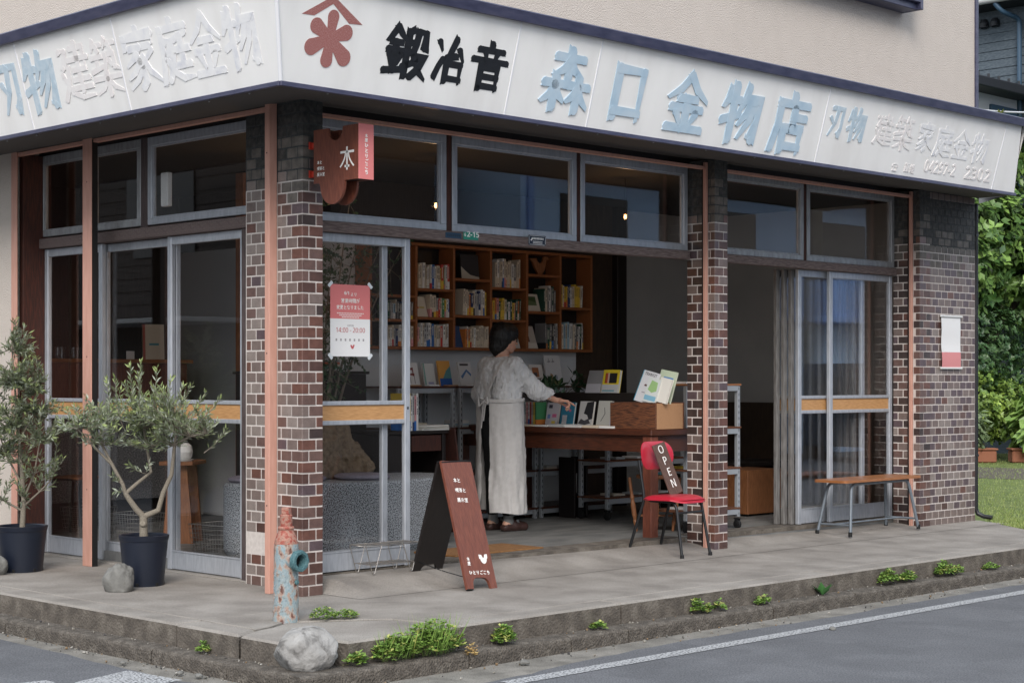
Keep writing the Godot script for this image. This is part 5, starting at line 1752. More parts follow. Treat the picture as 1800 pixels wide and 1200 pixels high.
func make_weeds() -> void:
	foliage_mat("weed_leaf", 0.35)
	rng.seed = 40
	weed("weed_bank", "grassy end of the weed bank on the kerb toward the boulder", Vector3(-0.64, -0.13, 1.625), 0.11, 0.05, 0.15, 280, 0.026, 1)
	weed("weed_bank", "tall leafy part of the bright green weed bank on the kerb", Vector3(-0.40, -0.13, 1.62), 0.18, 0.055, 0.20, 520, 0.026, 1)
	weed("weed_clump", "low mossy weed growing at the foot of the standpipe", Vector3(-0.53, 0.0, 0.87), 0.065, 0.05, 0.075, 260, 0.014)
	weed("weed_clump", "flat mossy weed beside the one at the standpipe", Vector3(-0.42, 0.0, 0.93), 0.06, 0.045, 0.055, 240, 0.013)
	weed("weed_clump", "round bright green weed on the kerb past the long weed bank", Vector3(0.14, -0.13, 1.625), 0.055, 0.045, 0.115, 210, 0.022)
	weed("weed_clump", "yellow green weed at the kerb foot of the side street", Vector3(-1.225, -0.13, 0.72), 0.03, 0.03, 0.07, 50, 0.022)
	weed("weed_clump", "pale weed sprouting beside the boulder", Vector3(-0.90, -0.13, 1.60), 0.05, 0.03, 0.07, 70, 0.026)
	weed("weed_clump", "thin weed stalk growing against the kerb face near the boulder", Vector3(-0.76, -0.13, 1.595), 0.025, 0.02, 0.09, 26, 0.022)
	weed("dry_weed", "dry orange weed in the kerb joint", Vector3(-0.165, -0.17, 1.68), 0.03, 0.02, 0.09, 40, 0.018, 2)
	var k := 0
	for q in [[0.93, 0.04, 0.05, 40], [1.86, 0.04, 0.10, 70], [1.96, 0.03, 0.06, 36], [2.08, 0.03, 0.08, 34], [2.53, 0.055, 0.06, 60], [4.02, 0.09, 0.12, 150], [4.28, 0.08, 0.09, 120], [4.78, 0.09, 0.12, 160], [4.95, 0.05, 0.08, 60], [5.45, 0.07, 0.05, 60], [6.15, 0.05, 0.11, 50], [6.45, 0.05, 0.10, 60]]:
		weed("weed_clump", WEEDS[k], Vector3(q[0], -0.13, 1.61), q[1], 0.035, q[2], q[3], 0.024, 0)
		k += 1
	# the broad leaved one
	var b := MB.new()
	for i in 7:
		var a := TAU * i / 7.0
		leaf(b, Vector3.ZERO, Vector3(cos(a) * 0.8, rng.randf_range(0.5, 1.3), sin(a) * 0.8).normalized(), Vector3(-sin(a), 0, cos(a)), rng.randf_range(0.09, 0.13), 0.028, Color(.07, .20, .06) * rng.randf_range(0.8, 1.3), 0.2)
	tag(obj("broad_leaf_weed", b, "weed_leaf", null, Transform3D(Basis.IDENTITY, Vector3(3.2, -0.13, 1.615))), "weed with broad dark green leaves on the front kerb", "weed", "weeds along the kerb")


# ---------------------------------------------------------------- signs and papers
func make_hanging_sign() -> void:
	var o := thing("hanging_sign", "projecting wooden bookshop sign shaped like a jigsaw piece with pink edge plate", "sign", Vector3(0.03, 0, 0))
	var zb := 0.075
	var zf := 0.502
	var y0 := 2.535
	var y1 := 2.862
	# outline in (z, y)
	var poly := PackedVector2Array([Vector2(zb, y0), Vector2(zb, y1)])
	poly.append(Vector2(0.215, y1))
	poly.append_array(arc(Vector2(0.285, y1 - 0.012), 0.068, PI, TAU, 9))
	poly.append_array(PackedVector2Array([Vector2(0.358, y1), Vector2(zf, y1), Vector2(zf, y0), Vector2(0.372, y0), Vector2(0.372, y0 - 0.02)]))
	poly.append_array(arc(Vector2(0.255, y0 - 0.022), 0.115, 0.0, -PI, 12))
	poly.append(Vector2(0.128, y0))
	for k in 2:
		var b := MB.new()
		b.prism(poly, 0.016, Transform3D(Basis(Vector3(0, 0, 1), Vector3.UP, Vector3(-1, 0, 0)), Vector3(0.016 if k == 0 else 0.112, 0, 0)), true)
		obj("sign_face", b, "red_wood", o)
	var b := MB.new()
	b.bb(Vector3(0.018, y0 + 0.004, zb + 0.01), Vector3(0.094, y1 - 0.10, zf - 0.012))
	obj("core", b, "black_wood", o)
	b = MB.new()
	b.bb(Vector3(-0.002, y0 - 0.002, zf), Vector3(0.114, y1 + 0.002, zf + 0.006), 0.001)
	var edge := obj("edge_plate", b, "pink_plate", o)
	text_line("lettering", "本屋", Vector3(0.044, y1 - 0.080, zf + 0.0065), Vector3.RIGHT, Vector3.UP, 0.023, 0.004, "white_letter", edge, true, 0.11)
	text_line("lettering", "ひとりごこち", Vector3(0.042, y1 - 0.140, zf + 0.0065), Vector3.RIGHT, Vector3.UP, 0.028, 0.004, "white_letter", edge, true, 0.14)
	var rt := Vector3(0, 0, 1)
	var px := -0.0004
	text_line("lettering", "本と", Vector3(px, y0 + 0.115, zb + 0.035), rt, Vector3.UP, 0.023, 0.002, "white_letter", o, false, 0.12)
	text_line("lettering", "喫茶と", Vector3(px, y0 + 0.078, zb + 0.035), rt, Vector3.UP, 0.023, 0.002, "white_letter", o, false, 0.11)
	text_line("lettering", "展示室", Vector3(px, y0 + 0.041, zb + 0.035), rt, Vector3.UP, 0.023, 0.002, "white_letter", o, false, 0.11)
	# the large open-armed mark
	b = MB.new()
	var ax := Transform3D(Basis(rt, Vector3.UP, Vector3(-1, 0, 0)), Vector3(px, 2.60, 0.395))
	for s in [[Vector2(-0.062, 0.103), Vector2(0.066, 0.103)], [Vector2(0, 0.135), Vector2(0, -0.005)], [Vector2(-0.022, 0.018), Vector2(0.022, 0.018)]]:
		var d: Vector2 = (s[1] - s[0]).normalized().orthogonal() * 0.007
		b.prism(PackedVector2Array([s[0] - d, s[1] - d, s[1] + d, s[0] + d]), 0.0006, ax)
	for s in [-1, 1]:
		var band := PackedVector2Array()
		var inner := PackedVector2Array()
		for i in 9:
			var t := i / 8.0
			var c := Vector2(s * (0.014 + 0.050 * t * t), 0.100 - 0.085 * t)
			var n := Vector2(1.0, 0.4 + t * 0.5 * s * s).normalized() * 0.0055
			band.append(c + Vector2(n.x, n.y * s))
			inner.append(c - Vector2(n.x, n.y * s))
		inner.reverse()
		band.append_array(inner)
		b.prism(band, 0.0008, ax)
	obj("book_mark", b, "white_letter", o)
	for y in [2.60, 2.775]:
		b = MB.new()
		b.bb(Vector3(0.018, y - 0.02, 0.002), Vector3(0.058, y + 0.026, 0.010), 0.001)
		b.bb(Vector3(0.034, y - 0.016, 0.010), Vector3(0.042, y + 0.020, zb + 0.01), 0.001)
		obj("bracket", b, "red_bracket", o)


func make_papers() -> void:
	plain("red_bracket", Color(.74, .22, .15), 0.5)
	plain("plate_green", Color(.13, .52, .44), 0.45)
	plain("plate_navy", Color(.10, .15, .22), 0.4)
	plain("plate_blue", Color(.12, .24, .33), 0.5)
	plain("poster_red_text", Color(.70, .32, .33), 0.7)
	plain("poster_grey_text", Color(.60, .58, .58), 0.7)
	plain("poster_faded", Color(.80, .52, .52), 0.7)
	var o := thing("poster", "pink and white opening hours poster taped to the glass door", "poster", Vector3(0.462, 1.487, -0.2975))
	var b := MB.new()
	b.bb(Vector3(0, 0, -0.0012), Vector3(0.335, 0.245, 0), 0.0)
	obj("white_half", b, "paper", o)
	b = MB.new()
	b.bb(Vector3(0, 0.245, -0.0012), Vector3(0.335, 0.468, 0), 0.0)
	obj("pink_half", b, "pink_print", o)
	b = MB.new()
	for q in [[0.0, 0.0], [0.335, 0.0], [0.0, 0.468], [0.335, 0.468]]:
		b.box(Vector3(q[0], q[1], 0.0008), Vector3(0.045, 0.022, 0.0006), 0.0, Basis(Vector3.BACK, PI / 4 if (q[0] > 0.1) == (q[1] > 0.1) else -PI / 4).rotated(Vector3.BACK, PI / 2))
	obj("tape", b, "tape", o)
	var rt := Vector3.RIGHT
	var up := Vector3.UP
	latin("lettering", "6/1", Vector3(0.115, 0.395, 0.0003), rt, up, 0.021, "white_letter", o, true, 0.0008)
	text_line("lettering", "より", Vector3(0.168, 0.393, 0.0003), rt, up, 0.026, 0.003, "white_letter", o, false, 0.10)
	text_line("lettering", "営業時間が", Vector3(0.088, 0.348, 0.0003), rt, up, 0.030, 0.002, "white_letter", o, false, 0.09)
	text_line("lettering", "変更となりました", Vector3(0.050, 0.306, 0.0003), rt, up, 0.028, 0.001, "white_letter", o, false, 0.10)
	b = MB.new()
	for k in 3:
		for i in 17 - 3 * k:
			b.box(Vector3(0.168 + (i - (16.0 - 3 * k) / 2.0) * 0.0135, 0.281 - 0.0125 * k, 0.0005), Vector3(0.009, 0.0055, 0.0004))
	obj("small_print", b, "white_letter", o)
	latin("lettering", "OPEN", Vector3(0.168, 0.190, 0.0003), rt, up, 0.013, "poster_grey_text", o, false, 0.0008, true, 1.2)
	latin("lettering", "14:00 - 20:00", Vector3(0.168, 0.146, 0.0003), rt, up, 0.031, "poster_red_text", o, false, 0.0008, true)
	b = MB.new()
	for i in 7:
		b.box(Vector3(0.05 + i * 0.038, 0.108, 0.0005), Vector3(0.013, 0.016, 0.0004))
	obj("small_print", b, "poster_grey_text", o)
	b = MB.new()
	var mark := bird_mark(0.00045)
	b.prism(mark, 0.0007, Transform3D(Basis.IDENTITY, Vector3(0.185, 0.062, 0.0)))
	obj("bird_mark", b, "poster_red_text", o)
	# the faded one on the end wall, rolled at top and bottom
	o = thing("poster", "sun faded white and pink paper poster on the tiled end wall", "poster", Vector3(7.395, 1.437, 0.002))
	b = MB.new()
	var wv := func(y: float) -> float: return 0.004 + 0.004 * sin(y * 21.0) + 0.003 * sin(y * 9.0 + 1.0)
	for part in [[0.152, 0.478, "paper"], [0.012, 0.152, "poster_faded"]]:
		b = MB.new()
		for k in 10:
			var ya := lerpf(part[0], part[1], k / 10.0)
			var yb := lerpf(part[0], part[1], (k + 1) / 10.0)
			b.quad(Vector3(0.01, ya, wv.call(ya)), Vector3(0.345, ya, wv.call(ya) * 0.6), Vector3(0.345, yb, wv.call(yb) * 0.6), Vector3(0.01, yb, wv.call(yb)))
		obj("paper_sheet", b, part[2], o)
	for y in [0.005, 0.484]:
		b = MB.new()
		b.bb(Vector3(-0.012, y - 0.009, 0.0), Vector3(0.368, y + 0.009, 0.012), 0.003)
		obj("batten", b, "white_plastic", o)
	# plates on the timber beam
	o = thing("house_number_plate", "small green enamel house number plate on the timber beam", "plate", Vector3(1.588, 2.304, -0.2375))
	b = MB.new()
	b.bb(Vector3(0, 0, 0), Vector3(0.142, 0.052, 0.003), 0.001)
	obj("plate", b, "plate_green", o)
	latin("lettering", "2-15", Vector3(0.030, 0.006, 0.0032), rt, up, 0.038, "white_letter", o, true, 0.0006, false, 1.15)
	latin("lettering", "6", Vector3(0.006, 0.014, 0.0032), rt, up, 0.022, "white_letter", o, true, 0.0006)
	o = thing("street_name_plate", "dark blue faded plate beside the green house number", "plate", Vector3(1.418, 2.305, -0.2375))
	b = MB.new()
	b.bb(Vector3(0, 0, 0), Vector3(0.150, 0.038, 0.003), 0.001)
	obj("plate", b, "plate_blue", o)
	b = MB.new()
	for i in 7:
		b.box(Vector3(0.022 + i * 0.018, 0.019, 0.0032), Vector3(0.012, 0.013, 0.0006))
	obj("lettering", b, "plate_navy", o)
	o = thing("notice_plate", "navy plate with rounded corners and white border on the timber beam", "plate", Vector3(2.318, 2.338, -0.2375))
	b = MB.new()
	b.prism(rounded(0.178, 0.074, 0.012), 0.003, Transform3D.IDENTITY)
	obj("plate", b, "plate_navy", o)
	b = MB.new()
	for s in [-1, 1]:
		b.box(Vector3(0, s * 0.032, 0.0032), Vector3(0.155, 0.0025, 0.0006))
		b.box(Vector3(s * 0.084, 0, 0.0032), Vector3(0.0025, 0.052, 0.0006))
	for i in 8:
		b.box(Vector3(-0.045 + i * 0.0148, 0.012, 0.0032), Vector3(0.010, 0.014, 0.0006))
	for i in 9:
		b.box(Vector3(-0.040 + i * 0.011, -0.010, 0.0032), Vector3(0.007, 0.006, 0.0006))
		b.box(Vector3(-0.040 + i * 0.011, -0.021, 0.0032), Vector3(0.007, 0.006, 0.0006))
	b.prism(PackedVector2Array([Vector2(-0.072, -0.002), Vector2(-0.062, 0.006), Vector2(-0.055, 0.018), Vector2(-0.050, 0.004), Vector2(-0.058, -0.006)]), 0.0006, Transform3D(Basis.IDENTITY, Vector3(0, 0, 0.003)))
	obj("lettering", b, "white_letter", o)
	# doormat just inside
	surf("coir", [140, 0.03, [Color(.50, .34, .18), Color(.60, .42, .235), Color(.67, .49, .29)], 1.2, 5], 1.0, [141, 0.25, [g(.6), g(1.0)], 6.0])
	b = MB.new()
	b.bb(Vector3(1.72, FLOOR, -0.90), Vector3(2.62, FLOOR + 0.016, -0.46), 0.004)
	tag(obj("doormat", b, "coir"), "orange brown coir doormat inside the open doorway", "doormat")


# ---------------------------------------------------------------- smooth bodies (distance field meshed as surface nets)
# bones: [from, radius, to, radius]; k joins them; amp/freq ripple the surface (cloth)
func body_mesh(b: MB, bones: Array, cell: float, k: float, amp := 0.0, freq := Vector3.ONE, sd := 1, cut: Array = []) -> void:
	var lo := Vector3.ONE * 1e9
	var hi := -lo
	for q in bones:
		for e in [[q[0], q[1]], [q[2], q[3]]]:
			lo = lo.min(e[0] - Vector3.ONE * (e[1] + k + amp + cell * 2.5))
			hi = hi.max(e[0] + Vector3.ONE * (e[1] + k + amp + cell * 2.5))
	var nx := int((hi.x - lo.x) / cell) + 2
	var ny := int((hi.y - lo.y) / cell) + 2
	var nz := int((hi.z - lo.z) / cell) + 2
	var f := PackedFloat32Array()
	f.resize(nx * ny * nz)
	f.fill(1.0)
	for q in bones:
		var p0: Vector3 = q[0]
		var p1: Vector3 = q[2]
		var r0: float = q[1]
		var r1: float = q[3]
		var pad := Vector3.ONE * (maxf(r0, r1) + k + amp + cell * 2.0)
		var a := ((p0.min(p1) - pad - lo) / cell).floor().max(Vector3.ZERO)
		var e := ((p0.max(p1) + pad - lo) / cell).ceil().min(Vector3(nx - 1, ny - 1, nz - 1))
		var d := p1 - p0
		var dd := maxf(d.length_squared(), 1e-8)
		for z in range(int(a.z), int(e.z) + 1):
			for y in range(int(a.y), int(e.y) + 1):
				var at := (z * ny + y) * nx
				for x in range(int(a.x), int(e.x) + 1):
					var p := lo + Vector3(x, y, z) * cell
					var t := clampf((p - p0).dot(d) / dd, 0.0, 1.0)
					var s := p.distance_to(p0 + d * t) - lerpf(r0, r1, t)
					var o := f[at + x]
					var h := maxf(k - absf(s - o), 0.0) / k
					f[at + x] = minf(s, o) - h * h * k * 0.25
	if amp > 0.0 or cut:
		var nf := FastNoiseLite.new()
		nf.seed = sd
		nf.frequency = 1.0
		nf.fractal_octaves = 3
		for z in nz:
			for y in ny:
				for x in nx:
					var i := (z * ny + y) * nx + x
					if absf(f[i]) < amp * 1.5 + cell * 2.0:
						var p := lo + Vector3(x, y, z) * cell
						if amp > 0.0:
							var w := nf.get_noise_3dv(p * freq)
							f[i] += amp * (absf(w) * 2.0 - 0.5)
						for c in cut:
							f[i] = maxf(f[i], (p - c[0]).dot(c[1]))
	# surface nets
	var idx := PackedInt32Array()
	idx.resize(nx * ny * nz)
	idx.fill(-1)
	var vs := PackedVector3Array()
	var ns := PackedVector3Array()
	var sx := 1
	var sy := nx
	var sz := nx * ny
	var co := [0, sx, sy, sx + sy, sz, sx + sz, sy + sz, sx + sy + sz]
	for z in range(1, nz - 2):
		for y in range(1, ny - 2):
			var row := (z * ny + y) * nx
			for x in range(1, nx - 2):
				var i := row + x
				var neg := f[i] < 0.0
				var mixed := false
				for c in range(1, 8):
					if (f[i + co[c]] < 0.0) != neg:
						mixed = true
						break
				if not mixed:
					continue
				var sum := Vector3.ZERO
				var cnt := 0
				for c in 8:
					for m in [1, 2, 4]:
						if c & m == 0:
							var va := f[i + co[c]]
							var vb := f[i + co[c | m]]
							if (va < 0.0) != (vb < 0.0):
								var t := va / (va - vb)
								var q := Vector3(c & 1, (c >> 1) & 1, (c >> 2) & 1)
								if m == 1: q.x += t
								elif m == 2: q.y += t
								else: q.z += t
								sum += q
								cnt += 1
				idx[i] = vs.size()
				vs.append(lo + (Vector3(x, y, z) + sum / cnt) * cell)
				ns.append(Vector3(f[i + sx] + f[i + sx + sy] + f[i + sx + sz] + f[i + sx + sy + sz] - f[i] - f[i + sy] - f[i + sz] - f[i + sy + sz], f[i + sy] + f[i + sx + sy] + f[i + sy + sz] + f[i + sx + sy + sz] - f[i] - f[i + sx] - f[i + sz] - f[i + sx + sz], f[i + sz] + f[i + sx + sz] + f[i + sy + sz] + f[i + sx + sy + sz] - f[i] - f[i + sx] - f[i + sy] - f[i + sx + sy]).normalized())
	for z in range(2, nz - 2):
		for y in range(2, ny - 2):
			var row := (z * ny + y) * nx
			for x in range(2, nx - 2):
				var i := row + x
				var neg := f[i] < 0.0
				for e in [[sx, sy, sz], [sy, sz, sx], [sz, sx, sy]]:
					if (f[i + e[0]] < 0.0) != neg:
						var a := idx[i]
						var c := idx[i - e[1]]
						var d := idx[i - e[1] - e[2]]
						var g2 := idx[i - e[2]]
						if a >= 0 and c >= 0 and d >= 0 and g2 >= 0:
							b.tri3(vs[a], vs[c], vs[d], ns[a], ns[c], ns[d])
							b.tri3(vs[a], vs[d], vs[g2], ns[a], ns[d], ns[g2])


func make_person() -> void:
	var skin := plain("skin", Color(.77, .58, .49), 0.55)
	skin.subsurf_scatter_enabled = true
	skin.subsurf_scatter_strength = 0.15
	var linen := surf("linen", [150, 0.02, [Color(.80, .80, .80), Color(.845, .84, .835)], 2.0, 4], 0.95, [151, 0.3, [g(.9), g(1.0)], 8.0])
	linen.rim_enabled = true
	linen.rim = 0.3
	surf("apron_cloth", [152, 0.02, [Color(.78, .765, .75), Color(.825, .81, .795)], 2.0, 4], 0.95, [153, 0.3, [g(.9), g(1.0)], 8.0])
	plain("trousers", Color(.06, .06, .065), 0.9)
	surf("hair", [154, 0.03, [Color(.02, .018, .018), Color(.045, .04, .04)], Vector3(30, 3, 30), 3], 0.6)
	surf("sock", [155, 0.05, [Color(.40, .40, .40), Color(.50, .50, .49)], 8.0, 3], 0.95)
	surf("shoe_leather", [156, 0.04, [Color(.20, .13, .12), Color(.28, .19, .17)], 5.0, 4], 0.5)
	# she faces +x; her right hand side is +z
	var o := thing("person", "person in white smock and long white apron pointing at books on the table", "person", Vector3(3.50, FLOOR, -1.80))
	var b := MB.new()
	var bones := []
	var add := func(a: Vector3, r0: float, d: Vector3, r1: float) -> void: bones.append([a, r0, d, r1])
	# legs, hips, trunk, neck, arms
	for s in [-1.0, 1.0]:
		add.call(Vector3(0.0, 0.84, s * 0.085), 0.085, Vector3(0.02, 0.46, s * 0.09), 0.058)
		add.call(Vector3(0.02, 0.46, s * 0.09), 0.057, Vector3(-0.01, 0.085, s * 0.09), 0.038)
		add.call(Vector3(-0.03, 0.05, s * 0.09), 0.036, Vector3(0.14, 0.035, s * 0.105), 0.03)
		add.call(Vector3(-0.02, 0.90, s * 0.06), 0.105, Vector3(-0.015, 1.08, s * 0.045), 0.095)
		add.call(Vector3(-0.015, 1.08, s * 0.045), 0.095, Vector3(-0.02, 1.32, s * 0.075), 0.095)
		add.call(Vector3(-0.02, 1.34, s * 0.06), 0.07, Vector3(-0.01, 1.375, s * 0.155), 0.052)
	add.call(Vector3(-0.005, 1.36, 0.0), 0.07, Vector3(0.01, 1.44, 0.003), 0.052)
	add.call(Vector3(0.01, 1.44, 0.003), 0.050, Vector3(0.03, 1.52, 0.006), 0.050)
	var sh := Vector3(-0.01, 1.37, 0.165)
	var el := Vector3(0.16, 1.165, 0.245)
	var wr := Vector3(0.365, 1.085, 0.275)
	add.call(sh, 0.048, el, 0.038)
	add.call(el, 0.036, wr, 0.025)
	var el2 := Vector3(-0.02, 1.13, -0.225)
	var wr2 := Vector3(0.10, 0.93, -0.20)
	add.call(Vector3(-0.01, 1.37, -0.165), 0.048, el2, 0.038)
	add.call(el2, 0.036, wr2, 0.025)
	body_mesh(b, bones, 0.015, 0.03)
	# head, in its own axes: face toward hf
	var hf := Vector3(0.90, -0.06, 0.42).normalized()
	var hs := hf.cross(Vector3.UP).normalized()
	var hu := hs.cross(hf)
	var hc := Vector3(0.035, 1.588, 0.006)
	var hp := func(fw: float, up: float, sd: float) -> Vector3: return hc + hf * fw + hu * up + hs * sd
	var hb := []
	for q in [[-0.015, 0.035, 0, 0.088, 0.02, 0.03, 0, 0.082], [0.03, 0.0, 0, 0.070, 0.045, -0.06, 0, 0.046], [0.06, -0.085, 0, 0.022, 0.05, -0.075, 0, 0.026], [0.012, -0.065, 0.035, 0.026, 0.055, -0.085, 0, 0.02], [0.012, -0.065, -0.035, 0.026, 0.055, -0.085, 0, 0.02], [0.083, 0.005, 0, 0.010, 0.107, -0.028, 0, 0.0105], [0.09, -0.052, 0.012, 0.007, 0.09, -0.052, -0.012, 0.007], [0.088, -0.064, 0.010, 0.007, 0.088, -0.064, -0.010, 0.007], [0.078, 0.022, 0.03, 0.011, 0.086, 0.024, 0, 0.01], [0.078, 0.022, -0.03, 0.011, 0.086, 0.024, 0, 0.01], [-0.005, 0.012, 0.078, 0.008, -0.012, -0.02, 0.076, 0.007], [-0.016, 0.018, 0.083, 0.007, -0.02, -0.01, 0.082, 0.006], [-0.005, 0.012, -0.078, 0.008, -0.012, -0.02, -0.076, 0.007], [0.05, -0.03, 0.035, 0.022, 0.05, -0.03, -0.035, 0.022], [-0.02, -0.05, 0, 0.056, -0.028, -0.14, 0, 0.052]]:
		hb.append([hp.call(q[0], q[1], q[2]), q[3], hp.call(q[4], q[5], q[6]), q[7]])
	body_mesh(b, hb, 0.0055, 0.012)
	# right hand: palm, pointing finger, three curled fingers, thumb
	var fd := Vector3(0.86, -0.10, 0.50).normalized()
	var dn := Vector3(0.05, -1.0, 0.0)
	dn = (dn - fd * dn.dot(fd)).normalized()
	var sp := fd.cross(dn).normalized()
	var hand := func(base: Vector3, fdir: Vector3, curl: Array) -> void:
		var hd := []
		var c := func(x: float, y: float, z: float) -> Vector3: return base + fdir * x + dn * y + sp * z
		hd.append([c.call(-0.02, 0, 0), 0.024, c.call(0.02, 0, 0), 0.022])
		for k in 4:
			var z := 0.027 - 0.018 * k
			hd.append([c.call(0.015, 0.0, z * 0.7), 0.0145, c.call(0.078, 0.0, z), 0.0115])
			var p: Vector3 = c.call(0.080, 0.0, z)
			var an: float = 0.15
			var ln: Array = [[0.040, 0.026, 0.020], [0.044, 0.029, 0.021], [0.041, 0.027, 0.020], [0.032, 0.021, 0.018]][k]
			for j in 3:
				an += curl[k]
				var q: Vector3 = p + (fdir * cos(an) + dn * sin(an)) * ln[j]
				hd.append([p, 0.0098 - 0.001 * j, q, 0.0090 - 0.001 * j])
				p = q
		hd.append([c.call(0.005, 0.006, 0.018), 0.016, c.call(0.040, 0.020, 0.040), 0.0125])
		hd.append([c.call(0.040, 0.020, 0.040), 0.0118, c.call(0.068, 0.030, 0.038), 0.0105])
		hd.append([c.call(0.068, 0.030, 0.038), 0.0102, c.call(0.090, 0.034, 0.030), 0.0085])
		body_mesh(b, hd, 0.0036, 0.006)
	hand.call(wr + fd * 0.02, fd, [0.12, 0.75, 0.85, 0.9])
	hand.call(wr2 + Vector3(0.2, -0.6, 0.1).normalized() * 0.02, Vector3(0.25, -0.9, 0.15).normalized(), [0.3, 0.35, 0.4, 0.45])
	obj("body", b, "skin", o)
	# hair: a bob with a fringe, cut above the neck and off the face
	b = MB.new()
	var hair := [[hp.call(-0.022, 0.045, 0), 0.106, hp.call(0.015, 0.050, 0), 0.094], [hp.call(-0.045, 0.0, 0.0), 0.092, hp.call(-0.060, -0.06, 0), 0.072], [hp.call(-0.02, 0.0, 0.045), 0.056, hp.call(-0.035, -0.045, 0.045), 0.042], [hp.call(-0.02, 0.0, -0.045), 0.056, hp.call(-0.035, -0.045, -0.045), 0.042], [hp.call(0.055, 0.075, 0.02), 0.045, hp.call(0.078, 0.045, 0.02), 0.024], [hp.call(0.055, 0.075, -0.02), 0.045, hp.call(0.078, 0.045, -0.02), 0.024], [hp.call(0.03, 0.05, 0.055), 0.036, hp.call(0.03, 0.012, 0.070), 0.014], [hp.call(-0.062, -0.07, 0), 0.060, hp.call(-0.060, -0.118, 0), 0.034]]
	body_mesh(b, hair, 0.0065, 0.02, 0.006, Vector3(45, 9, 45), 4)
	obj("hair", b, "hair", o)
	b = MB.new()
	for s in [-1.0, 1.0]:
		var ring := PackedVector3Array()
		for i in 13:
			var a := TAU * i / 12.0
			ring.append(hp.call(0.098 - 0.010 * absf(cos(a)) * (1.0 if cos(a) * s > 0 else 0.0), 0.004 + 0.018 * sin(a), s * 0.034 + 0.024 * cos(a)))
		b.tube(ring, 0.0036, 5, false)
		b.tube(PackedVector3Array([hp.call(0.088, 0.012, s * 0.060), hp.call(0.04, 0.014, s * 0.079), hp.call(-0.005, 0.012, s * 0.083)]), 0.0028, 5)
	b.tube(PackedVector3Array([hp.call(0.100, 0.008, -0.012), hp.call(0.104, 0.010, 0.0), hp.call(0.100, 0.008, 0.012)]), 0.0026, 5)
	obj("glasses", b, "black_steel", o)
	# smock: loose trunk, wide sleeves ending below the elbow with turned cuffs
	b = MB.new()
	var cloth := []
	for s in [-1.0, 1.0]:
		cloth.append([Vector3(-0.02, 1.345, s * 0.05), 0.092, Vector3(-0.01, 1.368, s * 0.165), 0.068])
		cloth.append([Vector3(-0.02, 1.30, s * 0.085), 0.110, Vector3(-0.03, 1.12, s * 0.095), 0.120])
		cloth.append([Vector3(-0.03, 1.12, s * 0.095), 0.108, Vector3(-0.02, 0.90, s * 0.085), 0.098])
	cloth.append([Vector3(-0.005, 1.385, 0), 0.074, Vector3(0.0, 1.41, 0.0), 0.062])
	cloth.append([sh, 0.070, el, 0.072])
	cloth.append([el, 0.070, wr.lerp(el, 0.22), 0.058])
	cloth.append([wr.lerp(el, 0.34), 0.062, wr.lerp(el, 0.20), 0.060])
	cloth.append([Vector3(-0.01, 1.37, -0.165), 0.068, el2, 0.072])
	cloth.append([el2, 0.070, wr2.lerp(el2, 0.12), 0.058])
	cloth.append([wr2.lerp(el2, 0.25), 0.060, wr2.lerp(el2, 0.10), 0.058])
	body_mesh(b, cloth, 0.0095, 0.035, 0.016, Vector3(19, 7, 19), 6, [[Vector3(0, 1.455, 0), Vector3(-0.25, 1, 0)], [wr.lerp(el, 0.17), (wr - el).normalized()], [wr2.lerp(el2, 0.08), (wr2 - el2).normalized()]])
	obj("smock", b, "linen", o)
	# trousers
	b = MB.new()
	var tr := []
	for s in [-1.0, 1.0]:
		tr.append([Vector3(-0.018, 1.0, s * 0.062), 0.112, Vector3(-0.012, 0.84, s * 0.07), 0.112])
		tr.append([Vector3(-0.012, 0.84, s * 0.07), 0.110, Vector3(0.01, 0.5, s * 0.09), 0.078])
		tr.append([Vector3(0.01, 0.5, s * 0.09), 0.076, Vector3(-0.01, 0.17, s * 0.09), 0.056])
	body_mesh(b, tr, 0.015, 0.03, 0.006, Vector3(12, 5, 12), 9)
	obj("trousers", b, "trousers", o)
	# apron: a wrapped skirt open down the back, bib straps crossing on the back, ties hanging
	b = MB.new()
	var nf := FastNoiseLite.new()
	nf.seed = 15
	nf.frequency = 1.0
	var pt := func(i: int, j: int) -> Vector3:
		var u := i / 72.0
		var v := j / 30.0
		var a := lerpf(deg_to_rad(-166.0), deg_to_rad(168.0), u)
		var y := lerpf(1.085, 0.155, v) + 0.008 * sin(a * 3.0) * v
		var flare := 1.0 + 0.10 * v
		var fold := 0.020 * nf.get_noise_2d(a * 3.2, v * 1.6) * (0.35 + v) + 0.010 * (absf(nf.get_noise_2d(a * 7.0 + v * 2.0, v * 4.0 + 5.0)) - 0.3) + 0.004 * nf.get_noise_2d(a * 20.0, v * 14.0)
		var rx := 0.172 * flare + fold
		var rz := 0.218 * flare + fold
		return Vector3(cos(a) * rx - 0.015 + 0.01 * v, y, sin(a) * rz)
	var gridp := []
	for j in 31:
		var row: Array[Vector3] = []
		for i in 73:
			row.append(pt.call(i, j))
		gridp.append(row)
